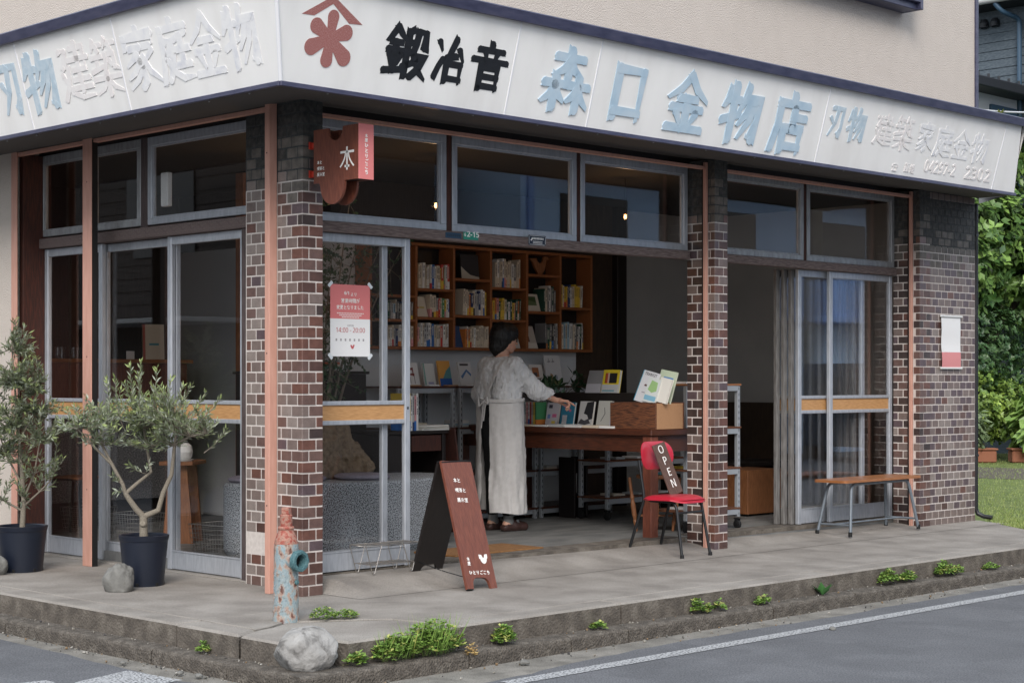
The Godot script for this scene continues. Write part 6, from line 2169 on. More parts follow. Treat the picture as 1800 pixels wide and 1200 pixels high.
	for j in 30:
		for i in 72:
			var q: Array[Vector3] = [gridp[j][i], gridp[j][i + 1], gridp[j + 1][i + 1], gridp[j + 1][i]]
			var nrm: Array[Vector3] = []
			for e in [[i, j], [i + 1, j], [i + 1, j + 1], [i, j + 1]]:
				var n: Vector3 = (gridp[e[1]][mini(e[0] + 1, 72)] - gridp[e[1]][maxi(e[0] - 1, 0)]).cross(gridp[mini(e[1] + 1, 30)][e[0]] - gridp[maxi(e[1] - 1, 0)][e[0]]).normalized()
				var c: Vector3 = gridp[e[1]][e[0]]
				nrm.append(n if n.dot(Vector3(c.x, 0, c.z)) > 0.0 else -n)
			b.tri3(q[0], q[1], q[2], nrm[0], nrm[1], nrm[2])
			b.tri3(q[0], q[2], q[3], nrm[0], nrm[2], nrm[3])
	obj("apron", b, "apron_cloth", o)
	b = MB.new()
	var belt := PackedVector3Array()
	for i in 37:
		var a := TAU * i / 36.0
		belt.append(Vector3(cos(a) * 0.180 - 0.016, 1.085 + 0.006 * sin(2.0 * a), sin(a) * 0.225))
	for k in 36:
		b.bar(belt[k], belt[k + 1], 0.006, 0.030, 0.002)
	for s in [-1.0, 1.0]:
		var st := [Vector3(0.01, 1.455, s * 0.105), Vector3(-0.105, 1.40, s * 0.11), Vector3(-0.150, 1.26, s * 0.055), Vector3(-0.162, 1.10, -s * 0.03)]
		var c := bend(st, 0.05, 4)
		for k in c.size() - 1:
			b.bar(c[k], c[k + 1], 0.030, 0.005, 0.001, Vector3(-1, 0.2, 0))
	for q in [[-0.004, 0.23], [0.022, 0.17]]:
		b.bar(Vector3(-0.203, 1.085, q[0]), Vector3(-0.210, 1.085 - q[1], q[0] - 0.02), 0.014, 0.004, 0.001, Vector3(-1, 0, 0))
	b.tube(bend([Vector3(-0.200, 1.09, 0.0), Vector3(-0.215, 1.12, 0.05), Vector3(-0.212, 1.05, 0.055), Vector3(-0.200, 1.085, 0.0)], 0.02), 0.007, 5)
	b.tube(bend([Vector3(-0.200, 1.09, 0.0), Vector3(-0.215, 1.11, -0.05), Vector3(-0.212, 1.03, -0.05), Vector3(-0.200, 1.085, 0.0)], 0.02), 0.007, 5)
	obj("apron_strap", b, "apron_cloth", o)
	for s in [-1.0, 1.0]:
		b = MB.new()
		body_mesh(b, [[Vector3(0.0, 0.24, s * 0.09), 0.047, Vector3(-0.01, 0.09, s * 0.09), 0.041], [Vector3(-0.01, 0.07, s * 0.09), 0.04, Vector3(0.05, 0.05, s * 0.095), 0.036]], 0.008, 0.02, 0.003, Vector3(20, 20, 20), 3)
		obj("sock", b, "sock", o)
		b = MB.new()
		body_mesh(b, [[Vector3(-0.045, 0.037, s * 0.09), 0.042, Vector3(0.05, 0.04, s * 0.098), 0.047], [Vector3(0.05, 0.042, s * 0.098), 0.047, Vector3(0.15, 0.032, s * 0.112), 0.040], [Vector3(0.04, 0.068, s * 0.098), 0.036, Vector3(0.08, 0.060, s * 0.10), 0.034]], 0.007, 0.02, 0.0, Vector3.ONE, 1, [[Vector3(0, 0.0, 0), Vector3(0, -1, 0)], [Vector3(0.0, 0.085, 0), Vector3(-0.55, 1, 0)]])
		var shoe := obj("shoe", b, "shoe_leather", o)
		b = MB.new()
		b.bar(Vector3(0.055, 0.075, s * 0.098 + 0.050), Vector3(0.062, 0.098, s * 0.098 + 0.012), 0.022, 0.004, 0.001, Vector3(0, 0.5, 1))
		b.box(Vector3(0.058, 0.088, s * 0.098 + 0.038), Vector3(0.024, 0.020, 0.005), 0.002, Basis(Vector3.RIGHT, -0.5))
		obj("buckle", b, "aluminium_old", shoe)


# ---------------------------------------------------------------- books
const ORD := ["first", "second", "third", "fourth", "fifth", "sixth", "seventh", "eighth", "ninth", "tenth", "eleventh", "twelfth", "thirteenth", "fourteenth", "fifteenth", "sixteenth", "seventeenth", "eighteenth", "nineteenth", "twentieth", "twenty-first", "twenty-second", "twenty-third", "twenty-fourth"]
const BOOK_COLS := {
	"white": Color(.70, .69, .66), "cream": Color(.62, .54, .42), "pale grey": Color(.42, .42, .41), "grey": Color(.17, .17, .17), "black": Color(.022, .022, .024), "red": Color(.50, .05, .04), "orange": Color(.66, .22, .05),
	"yellow": Color(.70, .48, .06), "green": Color(.06, .24, .10), "dark green": Color(.015, .07, .045), "blue": Color(.03, .14, .42), "navy": Color(.02, .04, .13), "pink": Color(.62, .28, .28), "brown": Color(.20, .09, .05), "pale blue": Color(.30, .45, .55),
}


# a book with its spine toward +z of its own axes, foot at the origin, thickness along x
func book_mesh(th: float, h: float, d: float, col: Color, band: Color, title: Color, seed_: int) -> ArrayMesh:
	var b := MB.new()
	b.col = col
	b.bb(Vector3(0, 0, -d), Vector3(0.0018, h, 0))
	b.bb(Vector3(th - 0.0018, 0, -d), Vector3(th, h, 0))
	b.bb(Vector3(0.0018, 0, -0.0018), Vector3(th - 0.0018, h, 0))
	b.col = Color(.68, .64, .55)
	b.bb(Vector3(0.0018, 0.002, -d + 0.003), Vector3(th - 0.0018, h - 0.003, -0.0019))
	var r := RandomNumberGenerator.new()
	r.seed = seed_
	b.col = band
	if r.randf() < 0.38:
		b.bb(Vector3(-0.0003, 0, -d * 0.99), Vector3(th + 0.0003, h * r.randf_range(0.22, 0.36), 0.0004))
	b.col = title
	var y := h * 0.90
	while y > h * 0.45 and th > 0.008:
		var s := r.randf_range(0.006, 0.010)
		b.bb(Vector3(th * 0.28, y - s, 0.0001), Vector3(th * 0.72, y, 0.0006))
		y -= s + 0.004
		if r.randf() < 0.08:
			y -= 0.02
	if r.randf() < 0.7:
		b.bb(Vector3(th * 0.32, h * 0.09, 0.0001), Vector3(th * 0.68, h * 0.12, 0.0007))
	return b.mesh()


func shelf_books(x0: float, x1: float, y: float, z: float, where: String, hmax: float, pal: Array, group: String) -> void:
	var x := x0
	var k := 0
	while x < x1 - 0.012 and k < 20:
		var th := minf(rng.randf_range(0.013, 0.029), x1 - x)
		var h := hmax * rng.randf_range(0.78, 1.0)
		var cn: String = pal[rng.randi() % pal.size()]
		var bn: Color = BOOK_COLS[["white", "white", "cream", "pale grey", "orange", "yellow", "blue", "red", "black", "pink"][rng.randi() % 10]]
		var light: bool = BOOK_COLS[cn].get_luminance() > 0.2
		var m := book_mesh(th, h, rng.randf_range(0.125, 0.15), BOOK_COLS[cn] * rng.randf_range(0.85, 1.05), bn, Color(.05, .05, .06) if light else Color(.6, .58, .5), rng.randi())
		var lean := Basis(Vector3.BACK, rng.randf_range(-0.02, 0.01)) if rng.randf() < 0.8 else Basis(Vector3.BACK, -0.05)
		tag(put("book", m, "coloured", null, Transform3D(lean, Vector3(x, y + 0.001, z - rng.randf_range(0.0, 0.012)))), "%s book, %s from the left in %s" % [cn, ORD[k], where], "book", group)
		x += th + 0.0012
		k += 1


# a book shown face out, leaning back: foot centre at `at`, face toward `face`
func face_book(label: String, at: Vector3, face: Vector3, w: float, h: float, th: float, cols: Array, lean := 0.25, shapes := [], cat := "book", group := "books shown face out") -> Node3D:
	var rt := Vector3.UP.cross(face).normalized()
	var up := (Vector3.UP * cos(lean) - face * sin(lean)).normalized()
	var o := thing("display_book", label, cat, at, 0.0, group)
	o.basis = Basis(rt, up, rt.cross(up))
	var b := MB.new()
	b.col = cols[0]
	b.bb(Vector3(-w / 2, 0, -0.002), Vector3(w / 2, h, 0))
	b.bb(Vector3(-w / 2, 0, -th), Vector3(w / 2, h, -th + 0.002))
	b.bb(Vector3(-w / 2, 0, -th + 0.002), Vector3(-w / 2 + 0.002, h, -0.002))
	obj("cover", b, "coloured", o)
	b = MB.new()
	b.col = Color(.66, .63, .56)
	b.bb(Vector3(-w / 2 + 0.002, 0.002, -th + 0.002), Vector3(w / 2 - 0.003, h - 0.003, -0.002))
	obj("pages", b, "coloured", o)
	if shapes:
		# printed shapes: [colour, points as fractions of the cover]
		b = MB.new()
		var k := 0
		for s in shapes:
			b.col = s[0]
			var poly := PackedVector2Array()
			for q in s[1]:
				poly.append(Vector2((q[0] - 0.5) * w, q[1] * h))
			b.prism(poly, 0.0003 + 0.0002 * k, Transform3D.IDENTITY)
			k += 1
		obj("cover_print", b, "coloured", o).set_meta("kind", "stuff")
	return o


func rect(x0: float, y0: float, x1: float, y1: float) -> Array:
	return [[x0, y0], [x1, y0], [x1, y1], [x0, y1]]


# ---------------------------------------------------------------- interior
func make_bookshelf() -> void:
	var o := thing("wall_bookshelf", "wooden wall bookshelf of staggered cubbies packed with books", "bookshelf", Vector3(0, 0, 0))
	var zf := -2.8
	var zb := -2.996
	var xs := [2.93, 3.45, 3.90, 4.36, 4.83, 5.28, 5.715]
	var t := 0.013
	var b: MB
	for q in [[1.598, 1.624], [2.504, 2.530]]:
		b = MB.new()
		b.bb(Vector3(2.917, q[0], zb), Vector3(5.728, q[1], zf), 0.002)
		obj("shelf_board", b, "shelf_wood", o)
	for x: float in xs:
		b = MB.new()
		b.bb(Vector3(x - t, 1.6245, zb), Vector3(x + t, 2.5035, zf), 0.002)
		obj("divider", b, "shelf_wood", o)
	b = MB.new()
	b.bb(Vector3(2.93, 1.61, zb - 0.003), Vector3(5.715, 2.52, zb + 0.006))
	obj("back_panel", b, "black_wood", o)
	var sh := [[1.86, 2.07], [1.886, 2.136], [1.914, 2.242], [1.885, 2.18], [1.974, 2.32], [2.025]]
	for c in 6:
		for y: float in sh[c]:
			b = MB.new()
			b.bb(Vector3(xs[c] + t + 0.0005, y - 0.024, zb + 0.007), Vector3(xs[c + 1] - t - 0.0005, y, zf - 0.003), 0.002)
			obj("shelf_board", b, "shelf_wood", o)
	rng.seed = 77
	var cream := ["white", "cream", "cream", "white", "cream", "pale grey", "cream", "white", "cream", "white", "pale grey", "cream", "pink", "blue", "green", "yellow", "red", "black"]
	var mixed := ["white", "cream", "cream", "cream", "orange", "cream", "pale grey", "white", "black", "navy", "white", "cream", "yellow"]
	var dull := ["pale grey", "white", "dark green", "grey", "pale blue", "cream", "black", "grey", "navy"]
	var grp := "books in the wall bookshelf"
	var z := zf - 0.012
	var L := func(c: int) -> float: return xs[c] + t + 0.004
	var R := func(c: int) -> float: return xs[c + 1] - t - 0.004
	shelf_books(L.call(0) + 0.2, R.call(0), 1.625, z, "the bottom cubby of the first column", 0.19, mixed, grp)
	shelf_books(L.call(0) + 0.18, R.call(0), 1.86, z, "the middle cubby of the first column", 0.17, dull, grp)
	shelf_books(L.call(1), R.call(1) - 0.03, 1.625, z, "the bottom cubby of the second column", 0.215, cream, grp)
	shelf_books(L.call(1) + 0.16, R.call(1) - 0.02, 1.886, z, "the middle cubby of the second column", 0.20, cream, grp)
	shelf_books(L.call(1), R.call(1) - 0.03, 2.136, z, "the top cubby of the second column", 0.225, cream, grp)
	shelf_books(L.call(2) + 0.13, R.call(2), 1.625, z, "the bottom cubby of the third column", 0.20, mixed, grp)
	shelf_books(L.call(2) + 0.10, R.call(2) - 0.03, 1.914, z, "the middle cubby of the third column", 0.24, mixed, grp)
	shelf_books(L.call(3) + 0.05, R.call(3) - 0.06, 2.18, z, "the top cubby of the fourth column", 0.27, ["cream", "cream", "grey", "white", "cream"], grp)
	shelf_books(L.call(3), R.call(3) - 0.06, 1.885, z, "the middle cubby of the fourth column", 0.20, ["pink", "white", "orange", "dark green", "cream", "yellow"], grp)
	shelf_books(L.call(4) + 0.22, R.call(4) - 0.03, 1.974, z, "the middle cubby of the fifth column", 0.25, dull, grp)
	shelf_books(L.call(4) + 0.24, R.call(4), 1.625, z, "the bottom cubby of the fifth column", 0.24, dull, grp)
	shelf_books(L.call(5), R.call(5) - 0.10, 2.025, z, "the upper cubby of the sixth column", 0.22, ["cream", "white", "cream", "yellow", "cream", "navy", "white"], grp)
	shelf_books(L.call(5), R.call(5) - 0.08, 1.625, z, "the lower cubby of the sixth column", 0.26, dull, grp)
	var fz := Vector3(0, 0, 1)
	grp = "face out books in the wall bookshelf"
	face_book("cream picture book leaning in the second column's middle cubby", Vector3(3.55, 1.888, z - 0.02), fz, 0.13, 0.185, 0.012, [Color(.62, .56, .45)], 0.3, [[Color(.6, .12, .05), rect(.1, .4, .3, .5)], [Color(.5, .4, .12), rect(.35, .42, .8, .5)]], "book", grp)
	face_book("large black book with a pale misty foot in the third column's top cubby", Vector3(4.14, 2.244, z - 0.03), fz, 0.22, 0.22, 0.02, [Color(.02, .022, .025)], 0.1, [[Color(.45, .42, .36), [[.0, .0], [1, .0], [1, .08], [.5, .16], [.2, .35], [.0, .5]]]], "book", grp)
	face_book("dark navy book leaning in the third column's bottom cubby", Vector3(3.98, 1.626, z - 0.03), fz, 0.15, 0.20, 0.015, [Color(.02, .06, .16)], 0.3, [], "book", grp)
	face_book("photo book with a green landscape in the fifth column's middle cubby", Vector3(4.95, 1.976, z - 0.03), fz, 0.20, 0.17, 0.012, [Color(.58, .54, .46)], 0.3, [[Color(.05, .09, .03), rect(.06, .33, .82, .85)], [Color(.12, .17, .08), [[.06, .33], [.82, .33], [.82, .5], [.4, .62], [.06, .55]]]], "book", grp)
	face_book("pale book with a brown patch in the fifth column's bottom cubby", Vector3(4.93, 1.626, z - 0.03), fz, 0.17, 0.225, 0.012, [Color(.45, .40, .35)], 0.35, [[Color(.14, .06, .04), rect(.0, .3, .5, .55)], [Color(.6, .57, .5), rect(.0, .02, 1, .25)]], "book", grp)
	face_book("tall thin book seen behind the person's head in the fourth column", Vector3(4.70, 1.626, z - 0.03), fz, 0.16, 0.20, 0.012, [Color(.5, .49, .46)], 0.35, [], "book", grp)
	# the small wooden bird
	b = MB.new()
	var bird := PackedVector2Array([Vector2(-0.10, 0.115), Vector2(-0.135, 0.145), Vector2(-0.06, 0.15)])
	bird.append_array(arc(Vector2(0.0, 0.15), 0.045, PI, TAU, 8))
	bird.append_array(PackedVector2Array([Vector2(0.055, 0.17), Vector2(0.09, 0.175), Vector2(0.125, 0.15), Vector2(0.085, 0.135), Vector2(0.065, 0.05), Vector2(0.03, 0.01), Vector2(0.03, 0.0), Vector2(-0.03, 0.0), Vector2(-0.03, 0.012), Vector2(-0.07, 0.06)]))
	b.prism(bird, 0.02, Transform3D(Basis.IDENTITY, Vector3(5.04, 2.3215, zf - 0.06)), true)
	tag(obj("wooden_bird", b, "oak_side"), "flat brown wooden bird in the fifth column's top cubby", "figurine")


func slotted_post(o: Node, a: Vector3, d: Vector3, face: Vector3) -> void:
	var b := MB.new()
	b.bar(a, d, 0.034, 0.034, 0.002, face)
	var p := obj("upright", b, "shelf_steel", o)
	b = MB.new()
	var cnt := int(a.distance_to(d) / 0.05)
	var rt := Vector3.UP.cross(face).normalized()
	for k in cnt:
		var c := a.lerp(d, (k + 0.5) / cnt)
		b.box(c + face * 0.0172, Vector3(0.007, 0.024, 0.001), 0.0, Basis(rt, Vector3.UP, face))
	obj("slot", b, "shelf_slot", p).set_meta("kind", "stuff")


func make_shelves() -> void:
	# steel shelving under the bookshelf
	var o := thing("steel_shelving", "grey slotted steel shelving with wooden boards under the wall bookshelf", "shelving")
	var b: MB
	var fz := Vector3(0, 0, 1)
	for x in [2.98, 3.600, 3.688, 4.62, 4.70, 5.64]:
		for z in [-2.50, -2.95]:
			slotted_post(o, Vector3(x, FLOOR, z), Vector3(x, 1.262, z), fz)
	for q in [[2.962, 3.617], [3.671, 4.637], [4.683, 5.657]]:
		for y in [1.262, 0.905, 0.50, 0.16]:
			b = MB.new()
			b.bb(Vector3(q[0], y, -2.97), Vector3(q[1], y + 0.018, -2.478), 0.002)
			obj("shelf_board", b, "table_wood", o)
			b = MB.new()
			b.bb(Vector3(q[0] + 0.036, y - 0.042, -2.497), Vector3(q[1] - 0.036, y - 0.001, -2.487), 0.001)
			obj("rail", b, "shelf_steel", o)
			for s in [0, 1]:
				b = MB.new()
				b.lathe([Vector2(0.0, 0.004), Vector2(0.006, 0.003), Vector2(0.007, 0.0)], 8, Transform3D(Basis(Vector3.RIGHT, PI / 2), Vector3(q[s] + (0.055 if s == 0 else -0.055), y - 0.02, -2.487)))
				obj("bolt", b, "chrome", o)
	rng.seed = 91
	# books face out on its top board
	var y := 1.2805
	var grp := "books standing face out on the steel shelving"
	face_book("white book with a red chair on its cover", Vector3(3.245, y, -2.60), fz, 0.135, 0.205, 0.015, [Color(.60, .59, .57)], 0.22, [[Color(.18, .03, .025), rect(.2, .42, .28, .8)], [Color(.18, .03, .025), rect(.5, .42, .58, .8)], [Color(.18, .03, .025), rect(.2, .68, .58, .78)], [Color(.2, .03, .025), rect(.2, .46, .64, .54)], [Color(.10, .02, .02), rect(.24, .14, .27, .46)], [Color(.10, .02, .02), rect(.60, .10, .63, .46)]], "book", grp)
	face_book("pale green and white paperback beside the chair book", Vector3(3.44, y, -2.60), fz, 0.125, 0.20, 0.02, [Color(.56, .56, .53)], 0.22, [[Color(.17, .33, .29), rect(.0, .0, .12, 1.0)], [Color(.3, .3, .45), rect(.3, .08, .8, .18)]], "book", grp)
	face_book("orange, teal and blue paperback on the steel shelving", Vector3(3.625, y, -2.60), fz, 0.14, 0.225, 0.02, [Color(.68, .34, .08)], 0.22, [[Color(.10, .28, .30), [[.25, .28], [1, .28], [1, .8], [.6, .6]]], [Color(.02, .10, .35), rect(.0, .0, 1.0, .3)]], "book", grp)
	face_book("white book with blue drawing behind the person's shoulder", Vector3(3.87, y, -2.60), fz, 0.15, 0.215, 0.02, [Color(.58, .58, .58)], 0.22, [[Color(.08, .18, .35), [[.1, .4], [.6, .7], [.95, .5], [.9, .4], [.6, .6], [.2, .3]]], [Color(.05, .05, .06), rect(.12, .85, .8, .93)]], "book", grp)
	face_book("cream book with an orange and black picture behind the plant", Vector3(4.79, y, -2.62), fz, 0.17, 0.20, 0.015, [Color(.60, .58, .55)], 0.22, [[Color(.36, .14, .06), rect(.2, .42, .7, .85)], [Color(.07, .07, .08), rect(.28, .45, .55, .62)], [Color(.05, .05, .05), rect(.2, .3, .8, .34)]], "book", grp)
	var fb := face_book("tall white book titled in Japanese beside the dark panel", Vector3(5.10, y, -2.70), fz, 0.21, 0.285, 0.012, [Color(.55, .55, .56)], 0.18, [[Color(.35, .22, .10), [[.2, .2], [.4, .15], [.45, .35], [.3, .42]]], [Color(.25, .28, .32), [[.5, .2], [.75, .22], [.7, .35], [.55, .36]]]], "book", grp)
	text_line("title", "ふふ", Vector3(-0.07, 0.215, 0.001), Vector3.RIGHT, Vector3.UP, 0.042, 0.012, "black_steel", fb, false, 0.09)
	# stacks lying on the boards
	var stack := -1
	for q in [[3.06, 0.923, 0.12], [3.25, 0.923, 0.13], [3.74, 0.923, 0.13], [4.2, 0.518, 0.14], [4.82, 0.923, 0.13], [3.15, 0.518, 0.13], [4.4, 0.923, 0.14], [4.85, 0.518, 0.14]]:
		var n := 2 + rng.randi() % 3
		stack += 1
		for k in n:
			b = MB.new()
			var cn: String = ["white", "cream", "pale grey", "pale blue"][rng.randi() % 4]
			b.col = BOOK_COLS[cn]
			b.bb(Vector3(-q[2] / 2, 0, -0.09), Vector3(q[2] / 2, 0.014, 0.09), 0.001)
			tag(obj("flat_book", b, "coloured", null, Transform3D(Basis(Vector3.UP, rng.randf_range(-0.08, 0.08)), Vector3(q[0], q[1] + 0.0005 + 0.0145 * k, -2.60))), "%s book, %s up in the %s low stack on the steel shelving" % [cn, ORD[k], ORD[stack]], "book", "flat books on the steel shelving")
	for k in 12:
		var x := 3.10 + 0.21 * k + rng.randf_range(-0.02, 0.02)
		b = MB.new()
		b.bb(Vector3(x, y + 0.0004, -2.545), Vector3(x + 0.12, y + 0.010, -2.485), 0.001)
		tag(obj("price_rail", b, "paper" if k % 2 else "crate_end"), "%s strip from the door along the steel shelving's top board" % ORD[k], "label holder", "strips on the shelving's edge")
	# two wheeled carts of the same make
	for c in [["grey steel book cart on black casters standing behind the table", Vector3(5.42, 0, -2.02), 1.10, 0.36, [0.27, 0.60, 0.92]], ["tall grey steel book cart on casters beside the middle pillar", Vector3(4.72, 0, -0.72), 0.72, 0.40, [0.245, 0.585, 0.925, 1.285]]]:
		o = thing("book_cart", c[0], "cart", c[1], 0.0, "steel book carts")
		var w: float = c[2] / 2
		var d: float = c[3] / 2
		var top: float = c[4][-1]
		for sx in [-1, 1]:
			for sz in [-1, 1]:
				slotted_post(o, Vector3(sx * (w - 0.02), FLOOR + 0.10, sz * (d - 0.02)), Vector3(sx * (w - 0.02), top, sz * (d - 0.02)), fz)
				b = MB.new()
				var p := Vector3(sx * (w - 0.02), FLOOR + 0.05, sz * (d - 0.02))
				b.lathe([Vector2(0, 0.014), Vector2(0.03, 0.014), Vector2(0.036, 0.010), Vector2(0.036, -0.010), Vector2(0.03, -0.014), Vector2(0, -0.014)], 16, Transform3D(Basis(Vector3.BACK, PI / 2), p + Vector3(0.0, -0.0135, 0.0)))
				b.box(p + Vector3(0.0, 0.035, 0), Vector3(0.045, 0.008, 0.05), 0.002)
				b.box(p + Vector3(0.020, 0.01, 0), Vector3(0.004, 0.05, 0.03), 0.001)
				b.box(p + Vector3(-0.020, 0.01, 0), Vector3(0.004, 0.05, 0.03), 0.001)
				obj("caster", b, "black_rubber", o)
		for y2: float in c[4]:
			b = MB.new()
			b.bb(Vector3(-w - 0.005, y2, -d - 0.005), Vector3(w + 0.005, y2 + 0.016, d + 0.005), 0.002)
			obj("shelf_board", b, "crate_wood" if y2 != top else "bench_wood", o)
			b = MB.new()
			b.bb(Vector3(-w + 0.02, y2 - 0.045, d - 0.008), Vector3(w - 0.04, y2 - 0.001, d + 0.001), 0.001)
			obj("rail", b, "shelf_steel", o)
			b = MB.new()
			b.bb(Vector3(-w + 0.02, y2 - 0.045, -d), Vector3(w - 0.04, y2 - 0.001, -d + 0.008), 0.001)
			obj("rail", b, "shelf_steel", o)
			for n in 3:
				b = MB.new()
				var cn: String = ["white", "cream", "yellow", "pale grey"][rng.randi() % 4]
				b.col = BOOK_COLS[cn]
				b.bb(Vector3(-0.07, 0, -0.09), Vector3(0.07, 0.018, 0.09), 0.001)
				tag(obj("flat_book", b, "coloured", null, Transform3D(Basis(Vector3.UP, rng.randf_range(-0.15, 0.15)), c[1] + Vector3((n - 1) * w * 0.55, y2 + 0.0165, 0.02))), "%s book, %s on the %s shelf of the %s" % [cn, ORD[n], ["lowest", "second", "third", "top"][c[4].find(y2)], "cart behind the table" if c[2] > 1.0 else "pillar side cart"], "book", "flat books on the carts")


func make_table() -> void:
	var x0 := 3.80
	var x1 := 4.72
	var z0 := -2.72
	var z1 := -0.42
	var y := 0.94
	var o := thing("display_table", "long dark stained wooden table covered with books", "table")
	var b := MB.new()
	b.bb(Vector3(x0, y - 0.05, z0), Vector3(x1, y, z1), 0.006)
	obj("table_top", b, "table_wood", o)
	for q in [[x0 + 0.04, x0 + 0.075, z0 + 0.06, z1 - 0.06], [x1 - 0.075, x1 - 0.04, z0 + 0.06, z1 - 0.06], [x0 + 0.06, x1 - 0.06, z0 + 0.04, z0 + 0.07], [x0 + 0.06, x1 - 0.06, z1 - 0.07, z1 - 0.04]]:
		b = MB.new()
		b.bb(Vector3(q[0], y - 0.18, q[2]), Vector3(q[1], y - 0.051, q[3]))
		obj("apron_board", b, "table_wood", o)
	for q in [[x0 + 0.02, z0 + 0.02], [x0 + 0.02, z1 - 0.11], [x1 - 0.11, z0 + 0.02], [x1 - 0.11, z1 - 0.11]]:
		b = MB.new()
		b.bb(Vector3(q[0], FLOOR, q[1]), Vector3(q[0] + 0.09, y - 0.051, q[1] + 0.09), 0.005)
		obj("leg", b, "red_wood" if q[1] > -1.0 else "table_wood", o)
	var fx := Vector3(-1, 0, 0)
	rng.seed = 55
	# row of upright books, spines to -x
	var z := -2.28
	var k := 0
	while z < -1.98:
		var th := rng.randf_range(0.014, 0.024)
		var cn: String = ["white", "pink", "white", "red", "pale grey", "yellow", "green", "pale blue"][k % 8]
		var m := book_mesh(th, 0.20, 0.13, BOOK_COLS[cn], BOOK_COLS[["red", "blue", "orange"][k % 3]], Color(.05, .05, .06), k + 3)
		tag(put("book", m, "coloured", null, Transform3D(Basis(Vector3(0, 0, 1), Vector3.UP, Vector3(-1, 0, 0)), Vector3(4.10, y + 0.001, z))), "%s book, %s from the person in the table's upright row" % [cn, ORD[k]], "book", "upright row on the table")
		z += th + 0.001
		k += 1
	var grp := "books shown face out on the table"
	face_book("lilac book with cartoon lettering under the pointing hand", Vector3(4.16, y + 0.002, -1.86), fx, 0.145, 0.20, 0.018, [Color(.55, .53, .58)], 0.2, [[Color(.05, .05, .08), rect(.15, .75, .45, .9)], [Color(.6, .15, .3), rect(.5, .35, .85, .5)], [Color(.15, .25, .55), rect(.12, .3, .35, .48)], [Color(.65, .5, .1), rect(.5, .08, .8, .2)]], "book", grp)
	face_book("blue book with a white label and pink figures", Vector3(4.14, y + 0.002, -1.665), fx, 0.155, 0.205, 0.02, [Color(.03, .18, .28)], 0.2, [[Color(.5, .5, .52), rect(.15, .08, .5, .45)], [Color(.5, .2, .3), [[.15, .8], [.3, .95], [.4, .82]]], [Color(.45, .12, .25), rect(.6, .6, .75, .7)]], "book", grp)
	face_book("book with black ink clouds on a white cover", Vector3(4.16, y + 0.002, -1.47), fx, 0.16, 0.215, 0.02, [Color(.52, .51, .50)], 0.2, [[Color(.02, .02, .025), [[.35, .5], [.5, .95], [1, 1.0], [1, .3], [.75, .25], [.6, .45]]], [Color(.06, .06, .07), [[.0, .1], [.2, .3], [.45, .22], [.7, .3], [.9, .12], [.5, .05]]]], "book", grp)
	face_book("pale sketch book standing open on the table", Vector3(4.20, y + 0.002, -1.30), fx, 0.15, 0.22, 0.025, [Color(.50, .50, .46)], 0.2, [[Color(.08, .08, .08), [[.3, .2], [.34, .2], [.6, .5], [.5, .75], [.47, .74], [.55, .5]]]], "book", grp)
	face_book("lilac book patterned with small black signs next to the crate", Vector3(4.16, y + 0.002, -1.125), fx, 0.13, 0.21, 0.02, [Color(.52, .51, .57)], 0.2, [[Color(.06, .06, .12), rect(.2, .8, .35, .88)], [Color(.06, .06, .12), rect(.5, .8, .65, .88)], [Color(.06, .06, .12), rect(.2, .62, .35, .70)], [Color(.06, .06, .12), rect(.5, .62, .65, .70)], [Color(.6, .25, .32), rect(.1, .1, .5, .4)], [Color(.06, .06, .12), rect(.6, .15, .75, .25)]], "book", grp)
	# flat books along the front edge
	z = -2.15
	k = 0
	while z < -0.95:
		var w := rng.randf_range(0.13, 0.19)
		b = MB.new()
		b.col = BOOK_COLS[["white", "cream", "white", "pale grey"][k % 4]] * 1.05
		b.bb(Vector3(-0.09, 0, -w / 2), Vector3(0.09, rng.randf_range(0.010, 0.022), w / 2), 0.001)
		tag(obj("flat_book", b, "coloured", null, Transform3D(Basis(Vector3.UP, rng.randf_range(-0.06, 0.06)), Vector3(3.93, y + 0.0008, z + w / 2))), "pale book lying flat, %s from the person along the table's front edge" % ORD[k], "book", "flat books on the table")
		z += w + 0.012
		k += 1
	# riser box with two books
	b = MB.new()
	b.bb(Vector3(4.28, y + 0.001, -2.0), Vector3(4.62, 1.222, -1.0), 0.004)
	tag(obj("riser_box", b, "black_wood"), "dark wooden box raising two books above the table", "box")
	face_book("grey paperback with a white band on the dark riser box", Vector3(4.36, 1.2235, -1.56), fx, 0.17, 0.20, 0.03, [Color(.26, .26, .27)], 0.3, [[Color(.48, .48, .52), rect(.0, .0, 1.0, .4)]], "book", "books on the riser box")
	face_book("yellow book with a black and red window on the dark riser box", Vector3(4.36, 1.2235, -1.365), fx, 0.185, 0.20, 0.03, [Color(.72, .56, .03)], 0.2, [[Color(.015, .012, .012), rect(.14, .42, .86, .86)], [Color(.45, .08, .03), rect(.16, .42, .36, .86)], [Color(.6, .42, .35), rect(.30, .42, .40, .86)], [Color(.56, .57, .58), rect(.0, .0, 1.0, .36)], [Color(.05, .30, .38), rect(.05, .07, .78, .12)]], "book", "books on the riser box")
	# charred crate with magazines
	o = thing("wooden_crate", "charred wooden crate with a pale end board on the table corner", "crate", Vector3(3.85, y + 0.001, -0.90))
